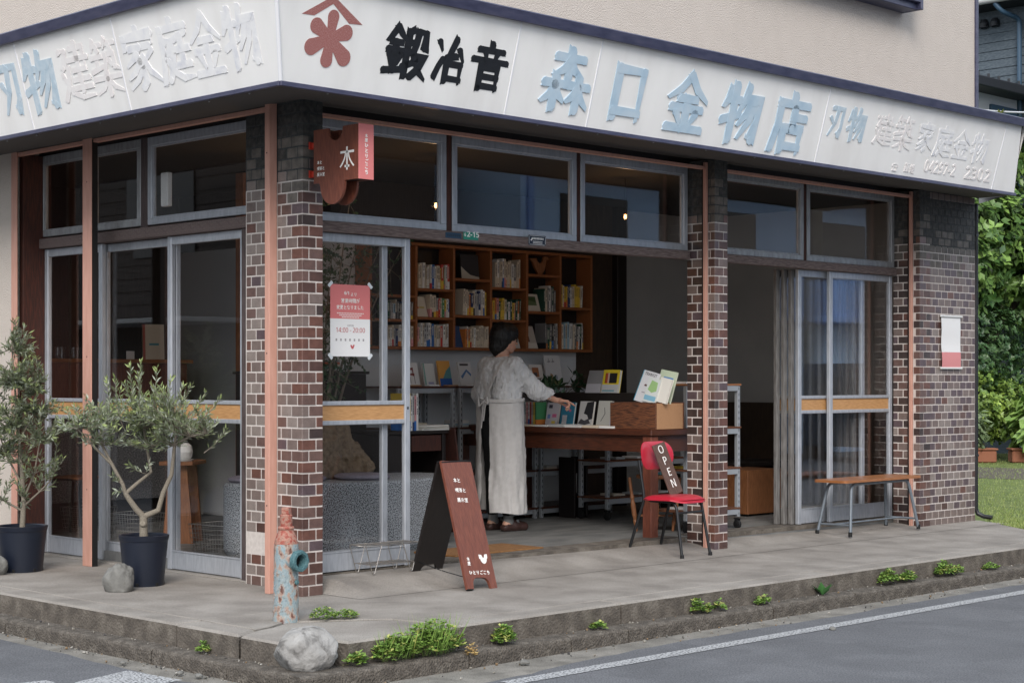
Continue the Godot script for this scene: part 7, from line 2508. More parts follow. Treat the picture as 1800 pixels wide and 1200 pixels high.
	for q in [[Vector3(0, 0, 0), Vector3(0.018, 0.205, 0.48), "crate_wood"], [Vector3(0.342, 0, 0), Vector3(0.36, 0.205, 0.48), "crate_wood"], [Vector3(0.0185, 0, 0.462), Vector3(0.3415, 0.205, 0.481), "crate_end"], [Vector3(0.0185, 0, 0), Vector3(0.3415, 0.205, 0.018), "crate_wood"], [Vector3(0.0185, 0, 0.0185), Vector3(0.3415, 0.012, 0.4615), "crate_wood"]]:
		b = MB.new()
		b.bb(q[0], q[1], 0.002)
		obj("board", b, q[2], o)
	b = MB.new()
	b.bb(Vector3(0.001, 0.206, 0.0), Vector3(0.36, 0.212, 0.481), 0.001)
	obj("lid", b, "crate_wood", o)
	grp = "magazines on the charred crate"
	var mg := face_book("white travel magazine leaning on the charred crate", Vector3(3.93, 1.1545, -0.635), fx, 0.175, 0.26, 0.012, [Color(.62, .63, .65)], 0.28, [[Color(.10, .05, .05), [[.3, .52], [.75, .5], [.8, .56], [.35, .58]]], [Color(.03, .25, .38), rect(.0, .0, .04, 1.0)], [Color(.3, .3, .32), rect(.3, .3, .7, .33)]], "magazine", grp)
	mg.basis = mg.basis.rotated(Vector3(1, 0, 0), 0.22)
	latin("title", "TRANSIT", Vector3(0.0, 0.215, 0.001), Vector3.RIGHT, Vector3.UP, 0.024, "black_steel", mg, false, 0.0008, true)
	mg = face_book("magazine with green flowers on the charred crate", Vector3(3.91, 1.1545, -0.545), fx, 0.13, 0.20, 0.015, [Color(.60, .64, .62)], 0.22, [[Color(.30, .48, .20), [[.15, .5], [.3, .9], [.8, .85], [.85, .5], [.5, .4]]], [Color(.20, .42, .55), rect(.05, .08, .95, .28)]], "magazine", grp)
	mg.basis = mg.basis.rotated(Vector3(1, 0, 0), 0.2)
	mg = face_book("magazine with a green sky and a dark pond behind the others on the crate", Vector3(4.02, 1.1545, -0.50), fx, 0.17, 0.26, 0.015, [Color(.50, .58, .42)], 0.2, [[Color(.10, .25, .50), rect(.25, .68, .85, .8)], [Color(.10, .12, .11), [[.2, .1], [.9, .1], [.9, .4], [.5, .5]]]], "magazine", grp)
	mg.basis = mg.basis.rotated(Vector3(1, 0, 0), 0.16)
	mg = face_book("plain cream book at the crate's pale end", Vector3(3.93, 1.1545, -0.44), fx, 0.12, 0.20, 0.02, [Color(.68, .66, .60)], 0.2, [], "magazine", grp)
	mg.basis = mg.basis.rotated(Vector3(1, 0, 0), 0.2)
	# the glossy leaved plant behind
	foliage_mat("pot_leaf", 0.15, 0.4)
	o = thing("pot_plant", "dark glossy leaved pot plant on the table behind the pointing hand", "plant", Vector3(4.52, y, -2.15))
	b = MB.new()
	b.lathe([Vector2(0.05, 0.0), Vector2(0.075, 0.13), Vector2(0.08, 0.14), Vector2(0.07, 0.14), Vector2(0.0, 0.125)], 18)
	obj("pot", b, "white_plastic", o)
	var wb := MB.new()
	var lb := MB.new()
	for i in 26:
		var a := rng.randf() * TAU
		var d := Vector3(cos(a) * rng.randf_range(0.3, 1.0), rng.randf_range(0.35, 1.0), sin(a) * rng.randf_range(0.3, 1.0)).normalized()
		var tip := Vector3(0, 0.15, 0) + d * rng.randf_range(0.18, 0.36)
		wb.tube(PackedVector3Array([Vector3(0, 0.12, 0), Vector3(0, 0.15, 0) + d * 0.12 + Vector3.UP * 0.02, tip]), [0.004, 0.003, 0.002], 5)
		for j in 6:
			var e := TAU * j / 6.0
			var u := d.cross(Vector3.UP).normalized()
			var v := d.cross(u)
			var ld := (d * 0.45 + u * cos(e) + v * sin(e)).normalized()
			leaf(lb, tip, ld, ld.cross(d), rng.randf_range(0.08, 0.12), 0.018, Color(.022, .06, .028) * rng.randf_range(0.8, 1.5), 0.2)
	obj("stems", wb, "olive_bark", o)
	obj("crown", lb, "pot_leaf", o)
	# a stool with a turned leg under the table end
	o = thing("turned_stool", "small stool with turned wooden legs under the table end", "stool", Vector3(4.36, FLOOR, -0.86))
	b = MB.new()
	b.lathe([Vector2(0.0, 0.44), Vector2(0.15, 0.44), Vector2(0.155, 0.455), Vector2(0.15, 0.47), Vector2(0.0, 0.47)], 24)
	obj("seat", b, "oak_side", o)
	for i in 4:
		var a := PI / 4 + PI / 2 * i
		b = MB.new()
		var xf := Transform3D(Basis(Vector3(sin(a), 0, -cos(a)), 0.13), Vector3(cos(a) * 0.15, 0.0, sin(a) * 0.15))
		b.lathe([Vector2(0.011, 0.0), Vector2(0.013, 0.05), Vector2(0.019, 0.08), Vector2(0.013, 0.10), Vector2(0.020, 0.13), Vector2(0.021, 0.22), Vector2(0.014, 0.26), Vector2(0.020, 0.28), Vector2(0.013, 0.31), Vector2(0.015, 0.45)], 12, xf)
		obj("leg", b, "oak_side", o)
	b = MB.new()
	b.bar(Vector3(-0.10, 0.13, -0.10), Vector3(0.10, 0.13, 0.10), 0.018, 0.018, 0.004)
	b.bar(Vector3(-0.10, 0.15, 0.10), Vector3(0.10, 0.15, -0.10), 0.018, 0.018, 0.004)
	obj("stretcher", b, "oak_side", o)
	# leaning picture book under the chair
	face_book("book with pink and blue facets on the stool", Vector3(4.32, FLOOR + 0.472, -0.84), Vector3(-0.6, 0, 0.8).normalized(), 0.16, 0.22, 0.012, [Color(.10, .35, .38)], 0.25, [[Color(.55, .25, .28), [[.1, .0], [.9, .1], [.6, .5]]], [Color(.15, .20, .35), [[.6, .5], [1, .3], [1, .8]]], [Color(.35, .18, .30), [[.1, .5], [.6, .5], [.3, .8]]]], "book", "")


func make_round_bench() -> void:
	surf("pitted_stone", [160, 0.14, [[0.0, Color(.10, .11, .12)], [0.38, Color(.16, .17, .18)], [0.44, Color(.56, .575, .59)], [1.0, Color(.72, .73, .74)]], 1.25, 2], 0.95)
	surf("cushion", [161, 0.03, [Color(.42, .40, .44), Color(.48, .46, .50)], 2.0, 3], 0.95)
	surf("burlap", [162, 0.03, [Color(.46, .38, .30), Color(.56, .48, .39), Color(.62, .54, .45)], 1.5, 4], 1.0, [163, 0.4, [g(.7), g(1.0)], 9.0])
	var c := Vector3(1.62, FLOOR, -1.6)
	var o := thing("round_bench", "large oval bench of pale grey pitted stone inside the corner window", "bench", c)
	var b := MB.new()
	b.lathe([Vector2(0.975, 0.0), Vector2(1.0, 0.04), Vector2(1.0, 0.50), Vector2(0.99, 0.518), Vector2(0.96, 0.522), Vector2(0.0, 0.522)], 72, Transform3D.IDENTITY, Vector2(1.0, 0.52))
	obj("stone_body", b, "pitted_stone", o)
	b = MB.new()
	b.lathe([Vector2(0.93, 0.0), Vector2(0.93, 0.03)], 48, Transform3D.IDENTITY, Vector2(1.0, 0.52))
	obj("plinth", b, "black_rubber", o)
	var k := 0
	for q in [[1.62, -1.36, "round mauve cushion on the stone bench beside the burlap sack"], [1.13, -1.50, "round mauve cushion on the stone bench near the corner pillar"], [0.86, -1.62, "round mauve cushion on the stone bench by the side doors"]]:
		b = MB.new()
		b.lathe([Vector2(0.0, 0.0), Vector2(0.19, 0.0), Vector2(0.208, 0.016), Vector2(0.205, 0.030), Vector2(0.18, 0.042), Vector2(0.0, 0.046)], 32)
		tag(obj("cushion", b, "cushion", null, Transform3D(Basis.IDENTITY, Vector3(q[0], FLOOR + 0.5225, q[1]))), q[2], "cushion", "round cushions")
		k += 1
	# burlap over a chair back
	b = MB.new()
	var y := 0.60
	body_mesh(b, [[Vector3(0.30 + 1.02, y + 0.06, -1.60), 0.10, Vector3(0.30 + 1.55, y + 0.06, -1.62), 0.08], [Vector3(0.30 + 1.05, y + 0.16, -1.70), 0.13, Vector3(0.30 + 1.48, y + 0.14, -1.72), 0.12], [Vector3(0.30 + 1.02, y + 0.38, -1.80), 0.12, Vector3(0.30 + 1.40, y + 0.36, -1.80), 0.10], [Vector3(0.30 + 1.0, y + 0.15, -1.68), 0.12, Vector3(0.30 + 1.05, y + 0.40, -1.78), 0.12], [Vector3(0.30 + 1.44, y + 0.14, -1.70), 0.11, Vector3(0.30 + 1.36, y + 0.38, -1.78), 0.10], [Vector3(0.30 + 1.2, y + 0.25, -1.72), 0.13, Vector3(0.30 + 1.25, y + 0.25, -1.72), 0.13]], 0.016, 0.06, 0.045, Vector3(6.5, 4.0, 6.5), 17, [[Vector3(0, y + 0.003, 0), Vector3(0, -1, 0)]])
	tag(obj("burlap_sack", b, "burlap"), "brown burlap sack heaped on the stone bench", "sack")
	# the indoor tree of bare stems and small leaves
	rng.seed = 23
	o = thing("indoor_tree", "tall thin stemmed indoor tree with small leaves behind the poster", "tree", Vector3(1.72, FLOOR + 0.522, -1.98))
	var wb := MB.new()
	var lb := MB.new()
	for i in 11:
		var a := rng.randf() * TAU
		var top := Vector3(cos(a) * rng.randf_range(0.1, 0.42), rng.randf_range(1.5, 2.3), sin(a) * rng.randf_range(0.1, 0.35))
		if i > 7:
			top = Vector3(0.75 + 0.25 * (i - 8), 1.85, -0.45)
		var p0 := Vector3(rng.randf_range(-0.06, 0.06), 0.0, rng.randf_range(-0.06, 0.06))
		var m := p0.lerp(top, 0.5) + Vector3(-top.x * 0.2, 0.1, -top.z * 0.2)
		var ps := PackedVector3Array()
		for j in 9:
			var t := j / 8.0
			ps.append(p0.lerp(m, t).lerp(m.lerp(top, t), t))
		wb.tube(ps, [0.016, 0.014, 0.012, 0.010, 0.009, 0.007, 0.006, 0.004, 0.003], 6)
		for j in range(3, 9):
			for s in 7:
				var d := (rdir() + Vector3.UP * 0.2).normalized()
				var e := ps[j] + d * rng.randf_range(0.08, 0.26)
				wb.tube(PackedVector3Array([ps[j], e]), [0.0022, 0.0012], 4, false)
				for l in 8:
					var ld := (d + rdir() * 1.1).normalized()
					leaf(lb, ps[j].lerp(e, rng.randf_range(0.4, 1.0)), ld, rdir(), rng.randf_range(0.03, 0.05), 0.010, Color(.035, .075, .03) * rng.randf_range(0.7, 1.5), 0.2)
	obj("trunk", wb, "olive_bark", o)
	obj("crown", lb, "pot_leaf", o)


func make_left_room() -> void:
	surf("gravel_panel", [170, 0.13, [Color(.20, .205, .215), Color(.38, .38, .385), Color(.58, .565, .56)], 0.9, 3], 0.8)
	# bar counter
	var o := thing("bar_counter", "dark wooden bar counter with a washed gravel base behind the side doors", "counter")
	var b := MB.new()
	b.bb(Vector3(0.34, 1.48, -4.95), Vector3(2.24, 1.512, -4.42), 0.003)
	obj("counter_top", b, "bench_wood", o)
	for k in 11:
		b = MB.new()
		b.bb(Vector3(0.36 + 0.168 * k, 1.04, -4.50), Vector3(0.36 + 0.168 * (k + 1) - 0.002, 1.479, -4.47), 0.002)
		obj("front_board", b, "red_wood", o)
	b = MB.new()
	b.bb(Vector3(0.34, 0.30, -4.9), Vector3(2.22, 1.038, -4.48), 0.004)
	obj("gravel_base", b, "gravel_panel", o)
	b = MB.new()
	b.bb(Vector3(0.36, FLOOR, -4.9), Vector3(2.2, 0.299, -4.54))
	obj("plinth", b, "black_wood", o)
	face_book("tall cream menu with a red spine standing on the bar counter", Vector3(1.92, 1.514, -4.56), Vector3(-0.35, 0, 0.94), 0.19, 0.31, 0.03, [Color(.60, .53, .42)], 0.08, [[Color(.40, .09, .06), rect(.0, .0, .12, 1.0)], [Color(.08, .30, .36), rect(.3, .4, .75, .46)]], "menu", "")
	b = MB.new()
	b.bb(Vector3(1.62, 1.513, -4.53), Vector3(1.70, 1.583, -4.525), 0.001)
	tag(obj("price_card", b, "paper"), "small white card on the bar counter", "card")
	for k in 6:
		b = MB.new()
		b.lathe([Vector2(0.0, 0.0), Vector2(0.024, 0.0), Vector2(0.03, 0.10), Vector2(0.028, 0.10), Vector2(0.022, 0.006), Vector2(0.0, 0.006)], 14)
		tag(obj("drinking_glass", b, "glass", null, Transform3D(Basis.IDENTITY, Vector3(0.86 + 0.075 * k, 1.513, -4.62 - 0.06 * (k % 2)))), "clear drinking glass, %s from the side wall on the bar counter" % ORD[k], "glass", "glasses on the bar counter")
	# timber posts of the room
	var p := thing("timber_post", "bare brown timber post standing behind the sliding doors", "post", Vector3(1.98, FLOOR, -3.3))
	b = MB.new()
	b.bb(Vector3(-0.055, 0, -0.055), Vector3(0.055, 2.97, 0.055), 0.004)
	obj("shaft", b, "oak_side", p)
	p = thing("timber_post", "dark timber post at the end of the bar counter", "post", Vector3(1.45, FLOOR, -4.85))
	b = MB.new()
	b.bb(Vector3(-0.06, 1.434, -0.06), Vector3(0.06, 2.97, 0.06), 0.004)
	obj("shaft", b, "black_wood", p)
	# low back shelf with small things
	o = thing("back_counter", "dark low sideboard with books and a black bag behind the corner glass", "sideboard", Vector3(2.15, FLOOR, -2.75))
	b = MB.new()
	b.bb(Vector3(-0.5, 0, -0.22), Vector3(0.5, 1.30, 0.22), 0.004)
	obj("cabinet", b, "black_wood", o)
	b = MB.new()
	b.bb(Vector3(-0.52, 1.301, -0.24), Vector3(0.52, 1.325, 0.24), 0.003)
	obj("top_board", b, "black_wood", o)
	b = MB.new()
	b.lathe([Vector2(0.0, 0.0), Vector2(0.10, 0.0), Vector2(0.11, 0.04), Vector2(0.08, 0.10), Vector2(0.0, 0.115)], 18, Transform3D.IDENTITY, Vector2(1.2, 0.7))
	tag(obj("black_bag", b, "black_rubber", null, Transform3D(Basis.IDENTITY, Vector3(1.90, FLOOR + 1.326, -2.70))), "small black bag on the dark sideboard", "bag")
	for k in 5:
		b = MB.new()
		b.col = [Color(.5, .5, .5), Color(.1, .3, .25), Color(.55, .5, .4), Color(.5, .12, .06), Color(.3, .32, .35)][k]
		b.bb(Vector3(-0.11, 0, -0.08), Vector3(0.11, 0.018, 0.08), 0.001)
		tag(obj("flat_book", b, "coloured", null, Transform3D(Basis(Vector3.UP, 0.05 * k), Vector3(2.32, FLOOR + 1.3255 + 0.0185 * k, -2.68))), ["grey", "green", "cream", "red", "blue grey"][k] + " book in the stack on the dark sideboard", "book", "stack on the sideboard")
	# plant stand with a white globe pot
	o = thing("plant_stand", "wooden stand with slanted plank legs holding a white round pot", "stand", Vector3(1.05, FLOOR, -2.83), deg_to_rad(40.0))
	b = MB.new()
	b.bb(Vector3(-0.20, 0.60, -0.13), Vector3(0.20, 0.63, 0.13), 0.003)
	obj("stand_top", b, "oak_side", o)
	for s in [-1, 1]:
		b = MB.new()
		b.prism(PackedVector2Array([Vector2(-0.12, 0), Vector2(0.12, 0), Vector2(0.07, 0.6), Vector2(-0.07, 0.6)]), 0.022, Transform3D(Basis(Vector3(0, 0, 1), Vector3.UP, Vector3(-1, 0, 0)), Vector3(s * 0.13 + 0.011, 0, 0)), true)
		obj("plank_leg", b, "oak_side", o)
	b = MB.new()
	b.bb(Vector3(-0.115, 0.16, -0.012), Vector3(0.115, 0.28, 0.012), 0.002)
	obj("stretcher", b, "oak_side", o)
	b = MB.new()
	b.lathe([Vector2(0.0, 0.0), Vector2(0.06, 0.0), Vector2(0.085, 0.03), Vector2(0.092, 0.07), Vector2(0.082, 0.115), Vector2(0.06, 0.135), Vector2(0.05, 0.13)], 24)
	b.lathe([Vector2(0.0, -0.002), Vector2(0.09, -0.002), Vector2(0.10, 0.012), Vector2(0.07, 0.012)], 24)
	tag(obj("globe_pot", b, "white_plastic", null, Transform3D(Basis.IDENTITY, Vector3(0.97, FLOOR + 0.633, -2.74))), "round white ceramic pot on the plank legged stand", "pot")
	# black tube chair
	o = thing("tube_chair", "black steel tube chair with a wooden back rail behind the side doors", "chair", Vector3(0.78, FLOOR, -3.95), deg_to_rad(20.0))
	for s in [-1, 1]:
		b = MB.new()
		b.tube(bend([Vector3(s * 0.18, 0.0, -0.2), Vector3(s * 0.18, 0.46, -0.17), Vector3(s * 0.18, 0.46, 0.17), Vector3(s * 0.18, 0.0, 0.2)], 0.08, 6), 0.013, 8)
		obj("leg_frame", b, "black_steel", o)
	b = MB.new()
	b.bb(Vector3(-0.19, 0.455, -0.18), Vector3(0.19, 0.475, 0.18), 0.006)
	obj("seat", b, "oak_side", o)
	b = MB.new()
	b.tube(PackedVector3Array([Vector3(-0.18, 0.30, 0.185), Vector3(0.18, 0.30, 0.185)]), 0.010, 8)
	obj("stretcher", b, "black_steel", o)
	# wire baskets on the floor
	for q in [[1.02, -4.15, "wire mesh basket on the floor beside the black tube chair"], [0.95, -3.32, "wire mesh basket on the floor in front of the plant stand"], [0.83, -1.95, "wire mesh basket on the floor behind the corner sliding door"]]:
		o = thing("wire_basket", q[2], "basket", Vector3(q[0], FLOOR + 0.003, q[1]), deg_to_rad(8.0), "wire baskets")
		wire_box(o, "wire", 0.30, 0.48 if q[1] > -3.0 else 0.36, 0.20, 0.03, 0.02)


func make_right_room() -> void:
	# dark desk left of the person with magazines, a leaning plank
	var o := thing("writing_desk", "dark wooden desk with a drawer beside the steel shelving", "desk", Vector3(2.62, FLOOR, -2.12))
	var b := MB.new()
	b.bb(Vector3(-0.34, 0.82, -0.26), Vector3(0.34, 0.845, 0.26), 0.003)
	obj("desk_top", b, "black_wood", o)
	for s in [[-0.33, -0.05, "black_wood"], [0.29, 0.325, "black_wood"]]:
		b = MB.new()
		b.bb(Vector3(s[0], 0, -0.24), Vector3(s[1], 0.819, 0.24), 0.003)
		obj("side_panel", b, s[2], o)
	b = MB.new()
	b.bb(Vector3(-0.04, 0.68, -0.2), Vector3(0.28, 0.81, 0.235), 0.003)
	obj("drawer", b, "rust_timber", o)
	b = MB.new()
	b.bb(Vector3(-0.049, 0.25, -0.23), Vector3(0.289, 0.27, 0.20))
	obj("shelf", b, "black_wood", o)
	for k in 3:
		b = MB.new()
		b.col = [Color(.6, .59, .55), Color(.5, .48, .42), Color(.62, .6, .56)][k]
		b.bb(Vector3(-0.15, 0, -0.11), Vector3(0.15, 0.014, 0.11), 0.003)
		tag(obj("magazine", b, "coloured", null, Transform3D(Basis(Vector3.UP, 0.1 * k), Vector3(2.84, FLOOR + 0.8455 + 0.0145 * k, -1.99))), ["lowest", "middle", "topmost"][k] + " pale magazine in the flat pile on the dark desk", "magazine", "pile on the desk")
	var cols := ["yellow", "white", "pale grey", "pink", "white"]
	for k in 5:
		var m := book_mesh(0.02, 0.30 - 0.02 * (k % 2), 0.22, BOOK_COLS[cols[k]], BOOK_COLS[["blue", "green", "navy"][k % 3]], Color(.05, .05, .06), 90 + k)
		tag(put("magazine", m, "coloured", null, Transform3D(Basis.IDENTITY, Vector3(2.585 + 0.021 * k, FLOOR + 0.8455, -1.93))), "%s magazine, %s of the upright ones on the dark desk" % [cols[k], ORD[k]], "magazine", "upright magazines on the desk")
	o = thing("leaning_board", "wooden board leaning against the dark desk", "board", Vector3(3.02, FLOOR, -2.0))
	b = MB.new()
	b.bar(Vector3(0.10, 0.0, 0.0), Vector3(-0.03, 0.86, 0.0), 0.018, 0.36, 0.003, Vector3.BACK)
	obj("board", b, "rust_timber", o)
	# plywood cabinet and low table in the right opening
	o = thing("plywood_cabinet", "small plywood box cabinet on feet in the right hand opening", "cabinet", Vector3(6.36, FLOOR, -1.42))
	b = MB.new()
	b.bb(Vector3(-0.26, 0.02, -0.2), Vector3(0.26, 0.425, 0.2), 0.003)
	obj("carcass", b, "oak_side", o)
	for s in [-1, 1]:
		for e in [-1, 1]:
			b = MB.new()
			b.bb(Vector3(s * 0.22 - 0.02, 0, e * 0.16 - 0.02), Vector3(s * 0.22 + 0.02, 0.019, e * 0.16 + 0.02))
			obj("foot", b, "black_rubber", o)
	o = thing("low_table", "low dark table behind the plywood cabinet", "table", Vector3(6.75, FLOOR, -1.95))
	b = MB.new()
	b.bb(Vector3(-0.75, 0.42, -0.3), Vector3(0.75, 0.46, 0.3), 0.004)
	obj("table_top", b, "black_wood", o)
	for s in [-1, 1]:
		b = MB.new()
		b.bb(Vector3(s * 0.68 - 0.03, 0, -0.26), Vector3(s * 0.68 + 0.03, 0.419, 0.26), 0.003)
		obj("side_panel", b, "black_wood", o)
	# black A-frame under the table seen between its legs
	o = thing("floor_rack", "black floor rack with papers under the table", "rack", Vector3(4.95, FLOOR, -2.33))
	b = MB.new()
	b.bb(Vector3(-0.09, 0.0, -0.10), Vector3(-0.07, 0.55, 0.10), 0.002)
	b.bb(Vector3(0.07, 0.0, -0.10), Vector3(0.09, 0.55, 0.10), 0.002)
	b.bb(Vector3(-0.069, 0.20, -0.1), Vector3(0.069, 0.22, 0.1))
	obj("frame", b, "black_wood", o)
	b = MB.new()
	b.bb(Vector3(-0.06, 0.222, -0.04), Vector3(0.05, 0.40, 0.0), 0.001)
	obj("paper_bundle", b, "paper", o)
	# pendant lamps, the bulbs that show in the glass
	for q in [[1.35, 2.62, -2.05, "small warm pendant bulb over the bar side of the room"], [2.35, 2.66, -1.35, "small warm pendant bulb behind the first front transom window"], [4.55, 2.72, -1.35, "small warm pendant bulb over the long table"], [1.15, 1.72, -1.95, "warm bulb hanging low among the indoor tree's branches"]]:
		o = thing("pendant_lamp", q[3], "lamp", Vector3(q[0], q[1], q[2]), 0.0, "pendant bulbs")
		b = MB.new()
		b.tube(PackedVector3Array([Vector3(0, 3.055 - q[1], 0), Vector3(0, 0.06, 0)]), 0.003, 6)
		obj("cord", b, "black_rubber", o)
		b = MB.new()
		b.lathe([Vector2(0.0, 0.07), Vector2(0.016, 0.068), Vector2(0.018, 0.03), Vector2(0.0, 0.029)], 12)
		obj("socket", b, "black_steel", o)
		b = MB.new()
		b.lathe([Vector2(0.008, 0.029), Vector2(0.012, 0.012), Vector2(0.012, 0.004), Vector2(0.008, -0.006), Vector2(0.0, -0.009)], 14)
		obj("bulb", b, "lamp_glow", o)
		var l := OmniLight3D.new()
		l.light_color = Color(1.0, .76, .50)
		l.light_energy = 0.04
		l.light_size = 0.02
		l.omni_range = 12.0
		l.omni_attenuation = 2.0
		l.shadow_enabled = true
		o.add_child(l)


# ---------------------------------------------------------------- garden, neighbours, the far sides of the streets
func leafy(called: String, label: String, cat: String, at: Vector3, blobs: Array, cnt: int, ln: Array, wd: float, dark: Color, light: Color, m: String, trunk := 0.0, group := "", young := 0.0) -> void:
	# blobs: [centre, radii]; clusters of leaves spread through each volume, thicker toward its skin
	var o := thing(called, label, cat, at, 0.0, group)
	var lb := MB.new()
	var wb := MB.new()
	var vol := 0.0
	for q in blobs:
		vol += q[1].x * q[1].y * q[1].z
	for q in blobs:
		var c: Vector3 = q[0]
		var rd: Vector3 = q[1]
		var n := int(cnt * rd.x * rd.y * rd.z / vol / 7.0)
		for k in n:
			var d := rdir()
			var r := pow(rng.randf(), 0.32) * rng.randf_range(0.88, 1.08)
			var p := c + d * rd * r
			var stem := (d + Vector3.UP * 0.5 + rdir() * 0.5).normalized()
			var tone := rng.randf()
			var fresh := rng.randf() < young
			for j in 7:
				var e := TAU * j / 7.0 + rng.randf()
				var u := stem.cross(Vector3(0.3, 0.1, 0.9)).normalized()
				var w := stem.cross(u)
				var ld := (stem * rng.randf_range(0.1, 0.6) + u * cos(e) + w * sin(e) - Vector3.UP * 0.2).normalized()
				var col := dark.lerp(light, clampf(tone * 0.7 + rng.randf() * 0.3, 0.0, 1.0))
				if fresh:
					col = light * 1.35
				var l := rng.randf_range(ln[0], ln[1])
				leaf(lb, p + stem * rng.randf_range(-0.6, 0.6) * l, ld, ld.cross(stem), l, l * wd, col, 0.2)
		if trunk > 0.0:
			wb.tube(PackedVector3Array([Vector3(0, 0.02, 0), Vector3(c.x * 0.3, c.y * 0.55, c.z * 0.3), c, c + Vector3(rd.x * 0.4, rd.y * 0.4, 0)]), [trunk, trunk * 0.7, trunk * 0.45, trunk * 0.15], 8)
	lb.col = Color.WHITE
	if trunk > 0.0:
		obj("trunk", wb, "bark", o)
	obj("crown", lb, m, o)


func make_garden() -> void:
	surf("bark", [180, 0.03, [Color(.22, .19, .16), Color(.34, .30, .26)], Vector3(5, 1.5, 5), 4], 0.95)
	plain("terracotta", Color(.56, .36, .27), 0.85)
	foliage_mat("tree_leaf", 0.35, 0.45)
	rng.seed = 60
	# grass on the lawn near the shop's end, and the gravel strip
	var b := MB.new()
	for k in 15000:
		var x := 7.6 + 15.0 * pow(rng.randf(), 1.3)
		var z := 0.75 - (x - 7.0) * 0.62 * rng.randf()
		if x < 8.15 and z < (8.13 - x) * 1.28:
			continue
		leaf(b, Vector3(x, -0.012, z), (Vector3.UP + rdir() * 0.6).normalized(), rdir(), rng.randf_range(0.02, 0.05), 0.003, Color(.16, .24, .055).lerp(Color(.33, .37, .13), rng.randf()))
	b.col = Color.WHITE
	var gr := obj("grass", b, "weed_leaf")
	gr.set_meta("kind", "stuff")
	tag(gr, "short green grass of the garden lawn", "grass")
	var strip := wavy(Vector2(13.3, -8.0), Vector2(15.8, 0.7), 0.3, 0.4, 11)
	var far := wavy(Vector2(16.6, -8.0), Vector2(18.6, 0.7), 0.3, 0.4, 12)
	far.reverse()
	strip.append_array(far)
	flat("gravel_path", strip, -0.008, "soil")
	# planters with plants
	var k := 0
	for q in [[18.45, -6.15, "terracotta trough planter of grassy plants in the garden"], [19.25, -5.35, "terracotta trough planter of broad leaved plants in the garden"], [20.1, -4.5, "terracotta trough planter at the garden's far end"]]:
		var o := thing("planter_box", q[2], "planter", Vector3(q[0], -0.01, q[1]), deg_to_rad(-45), "planter boxes")
		b = MB.new()
		b.bb(Vector3(-0.44, 0, -0.14), Vector3(0.44, 0.20, 0.14), 0.02)
		b.bb(Vector3(-0.46, 0.201, -0.16), Vector3(0.46, 0.235, 0.16), 0.012)
		obj("trough", b, "terracotta", o)
		if k == 1:
			b = MB.new()
			b.bb(Vector3(-0.06, 0.08, 0.1402), Vector3(0.03, 0.15, 0.143))
			obj("label_plate", b, "paper", o)
		k += 1
	leafy("garden_plant", "grey green grassy plant in the first planter", "plant", Vector3(18.4, 0.2, -6.15), [[Vector3(0, 0.3, 0), Vector3(0.42, 0.34, 0.3)]], 900, [0.12, 0.2], 0.14, Color(.09, .14, .06), Color(.24, .30, .16), "tree_leaf", 0.0, "plants in the planters")
	leafy("garden_plant", "broad leaved light green plant in the second planter", "plant", Vector3(19.3, 0.22, -5.3), [[Vector3(0, 0.35, 0), Vector3(0.55, 0.42, 0.45)]], 700, [0.16, 0.26], 0.3, Color(.10, .20, .04), Color(.28, .40, .10), "tree_leaf", 0.0, "plants in the planters")
	leafy("garden_plant", "leafy green plant in the farthest planter", "plant", Vector3(20.2, 0.22, -4.4), [[Vector3(0, 0.35, 0), Vector3(0.5, 0.4, 0.4)]], 600, [0.14, 0.22], 0.3, Color(.08, .17, .04), Color(.22, .33, .09), "tree_leaf", 0.0, "plants in the planters")
	leafy("round_shrub", "clipped yellow green round shrub behind the planters", "shrub", Vector3(19.3, 0, -6.55), [[Vector3(0, 0.95, 0), Vector3(0.72, 0.62, 0.72)], [Vector3(0.5, 0.8, 0.3), Vector3(0.6, 0.55, 0.6)]], 7500, [0.05, 0.09], 0.34, Color(.07, .14, .025), Color(.22, .31, .055), "tree_leaf", 0.05, "", 0.15)
	leafy("garden_shrub", "dark green dense shrub standing behind the round one", "shrub", Vector3(20.2, 0, -7.2), [[Vector3(0, 1.9, 0), Vector3(1.2, 1.1, 1.1)], [Vector3(-0.7, 1.3, 0.2), Vector3(0.9, 0.9, 0.8)], [Vector3(0.9, 1.2, 0.6), Vector3(1.0, 1.0, 0.9)]], 17000, [0.05, 0.09], 0.34, Color(.02, .06, .02), Color(.085, .155, .05), "tree_leaf", 0.08)
	leafy("garden_tree", "broad leaved evergreen tree with light green new leaves beside the shop's end wall", "tree", Vector3(20.6, 0, -7.6), [[Vector3(0, 3.7, 0), Vector3(1.6, 1.25, 1.5)], [Vector3(-1.0, 3.2, 0.4), Vector3(1.1, 0.9, 1.0)], [Vector3(1.2, 3.2, 0.8), Vector3(1.3, 1.0, 1.2)], [Vector3(0.2, 4.5, 0.1), Vector3(1.2, 0.9, 1.1)], [Vector3(0.6, 5.3, 0.3), Vector3(0.9, 0.7, 0.8)]], 15000, [0.12, 0.20], 0.3, Color(.03, .085, .02), Color(.14, .23, .05), "tree_leaf", 0.14, "", 0.22)
	# a sprig standing up over the far end of the fascia
	b = MB.new()
	for i in 6:
		var a := TAU * i / 6.0
		leaf(b, Vector3.ZERO, Vector3(cos(a) * 0.7, 0.6, sin(a) * 0.7).normalized(), Vector3(-sin(a), 0, cos(a)), 0.07, 0.014, Color(.34, .38, .08), 0.2)
	b.col = Color.WHITE
	tag(obj("sprig", b, "weed_leaf", null, Transform3D(Basis.IDENTITY, Vector3(7.2, 3.67, 0.72))), "yellow green sprig growing on top of the fascia's far end", "weed")


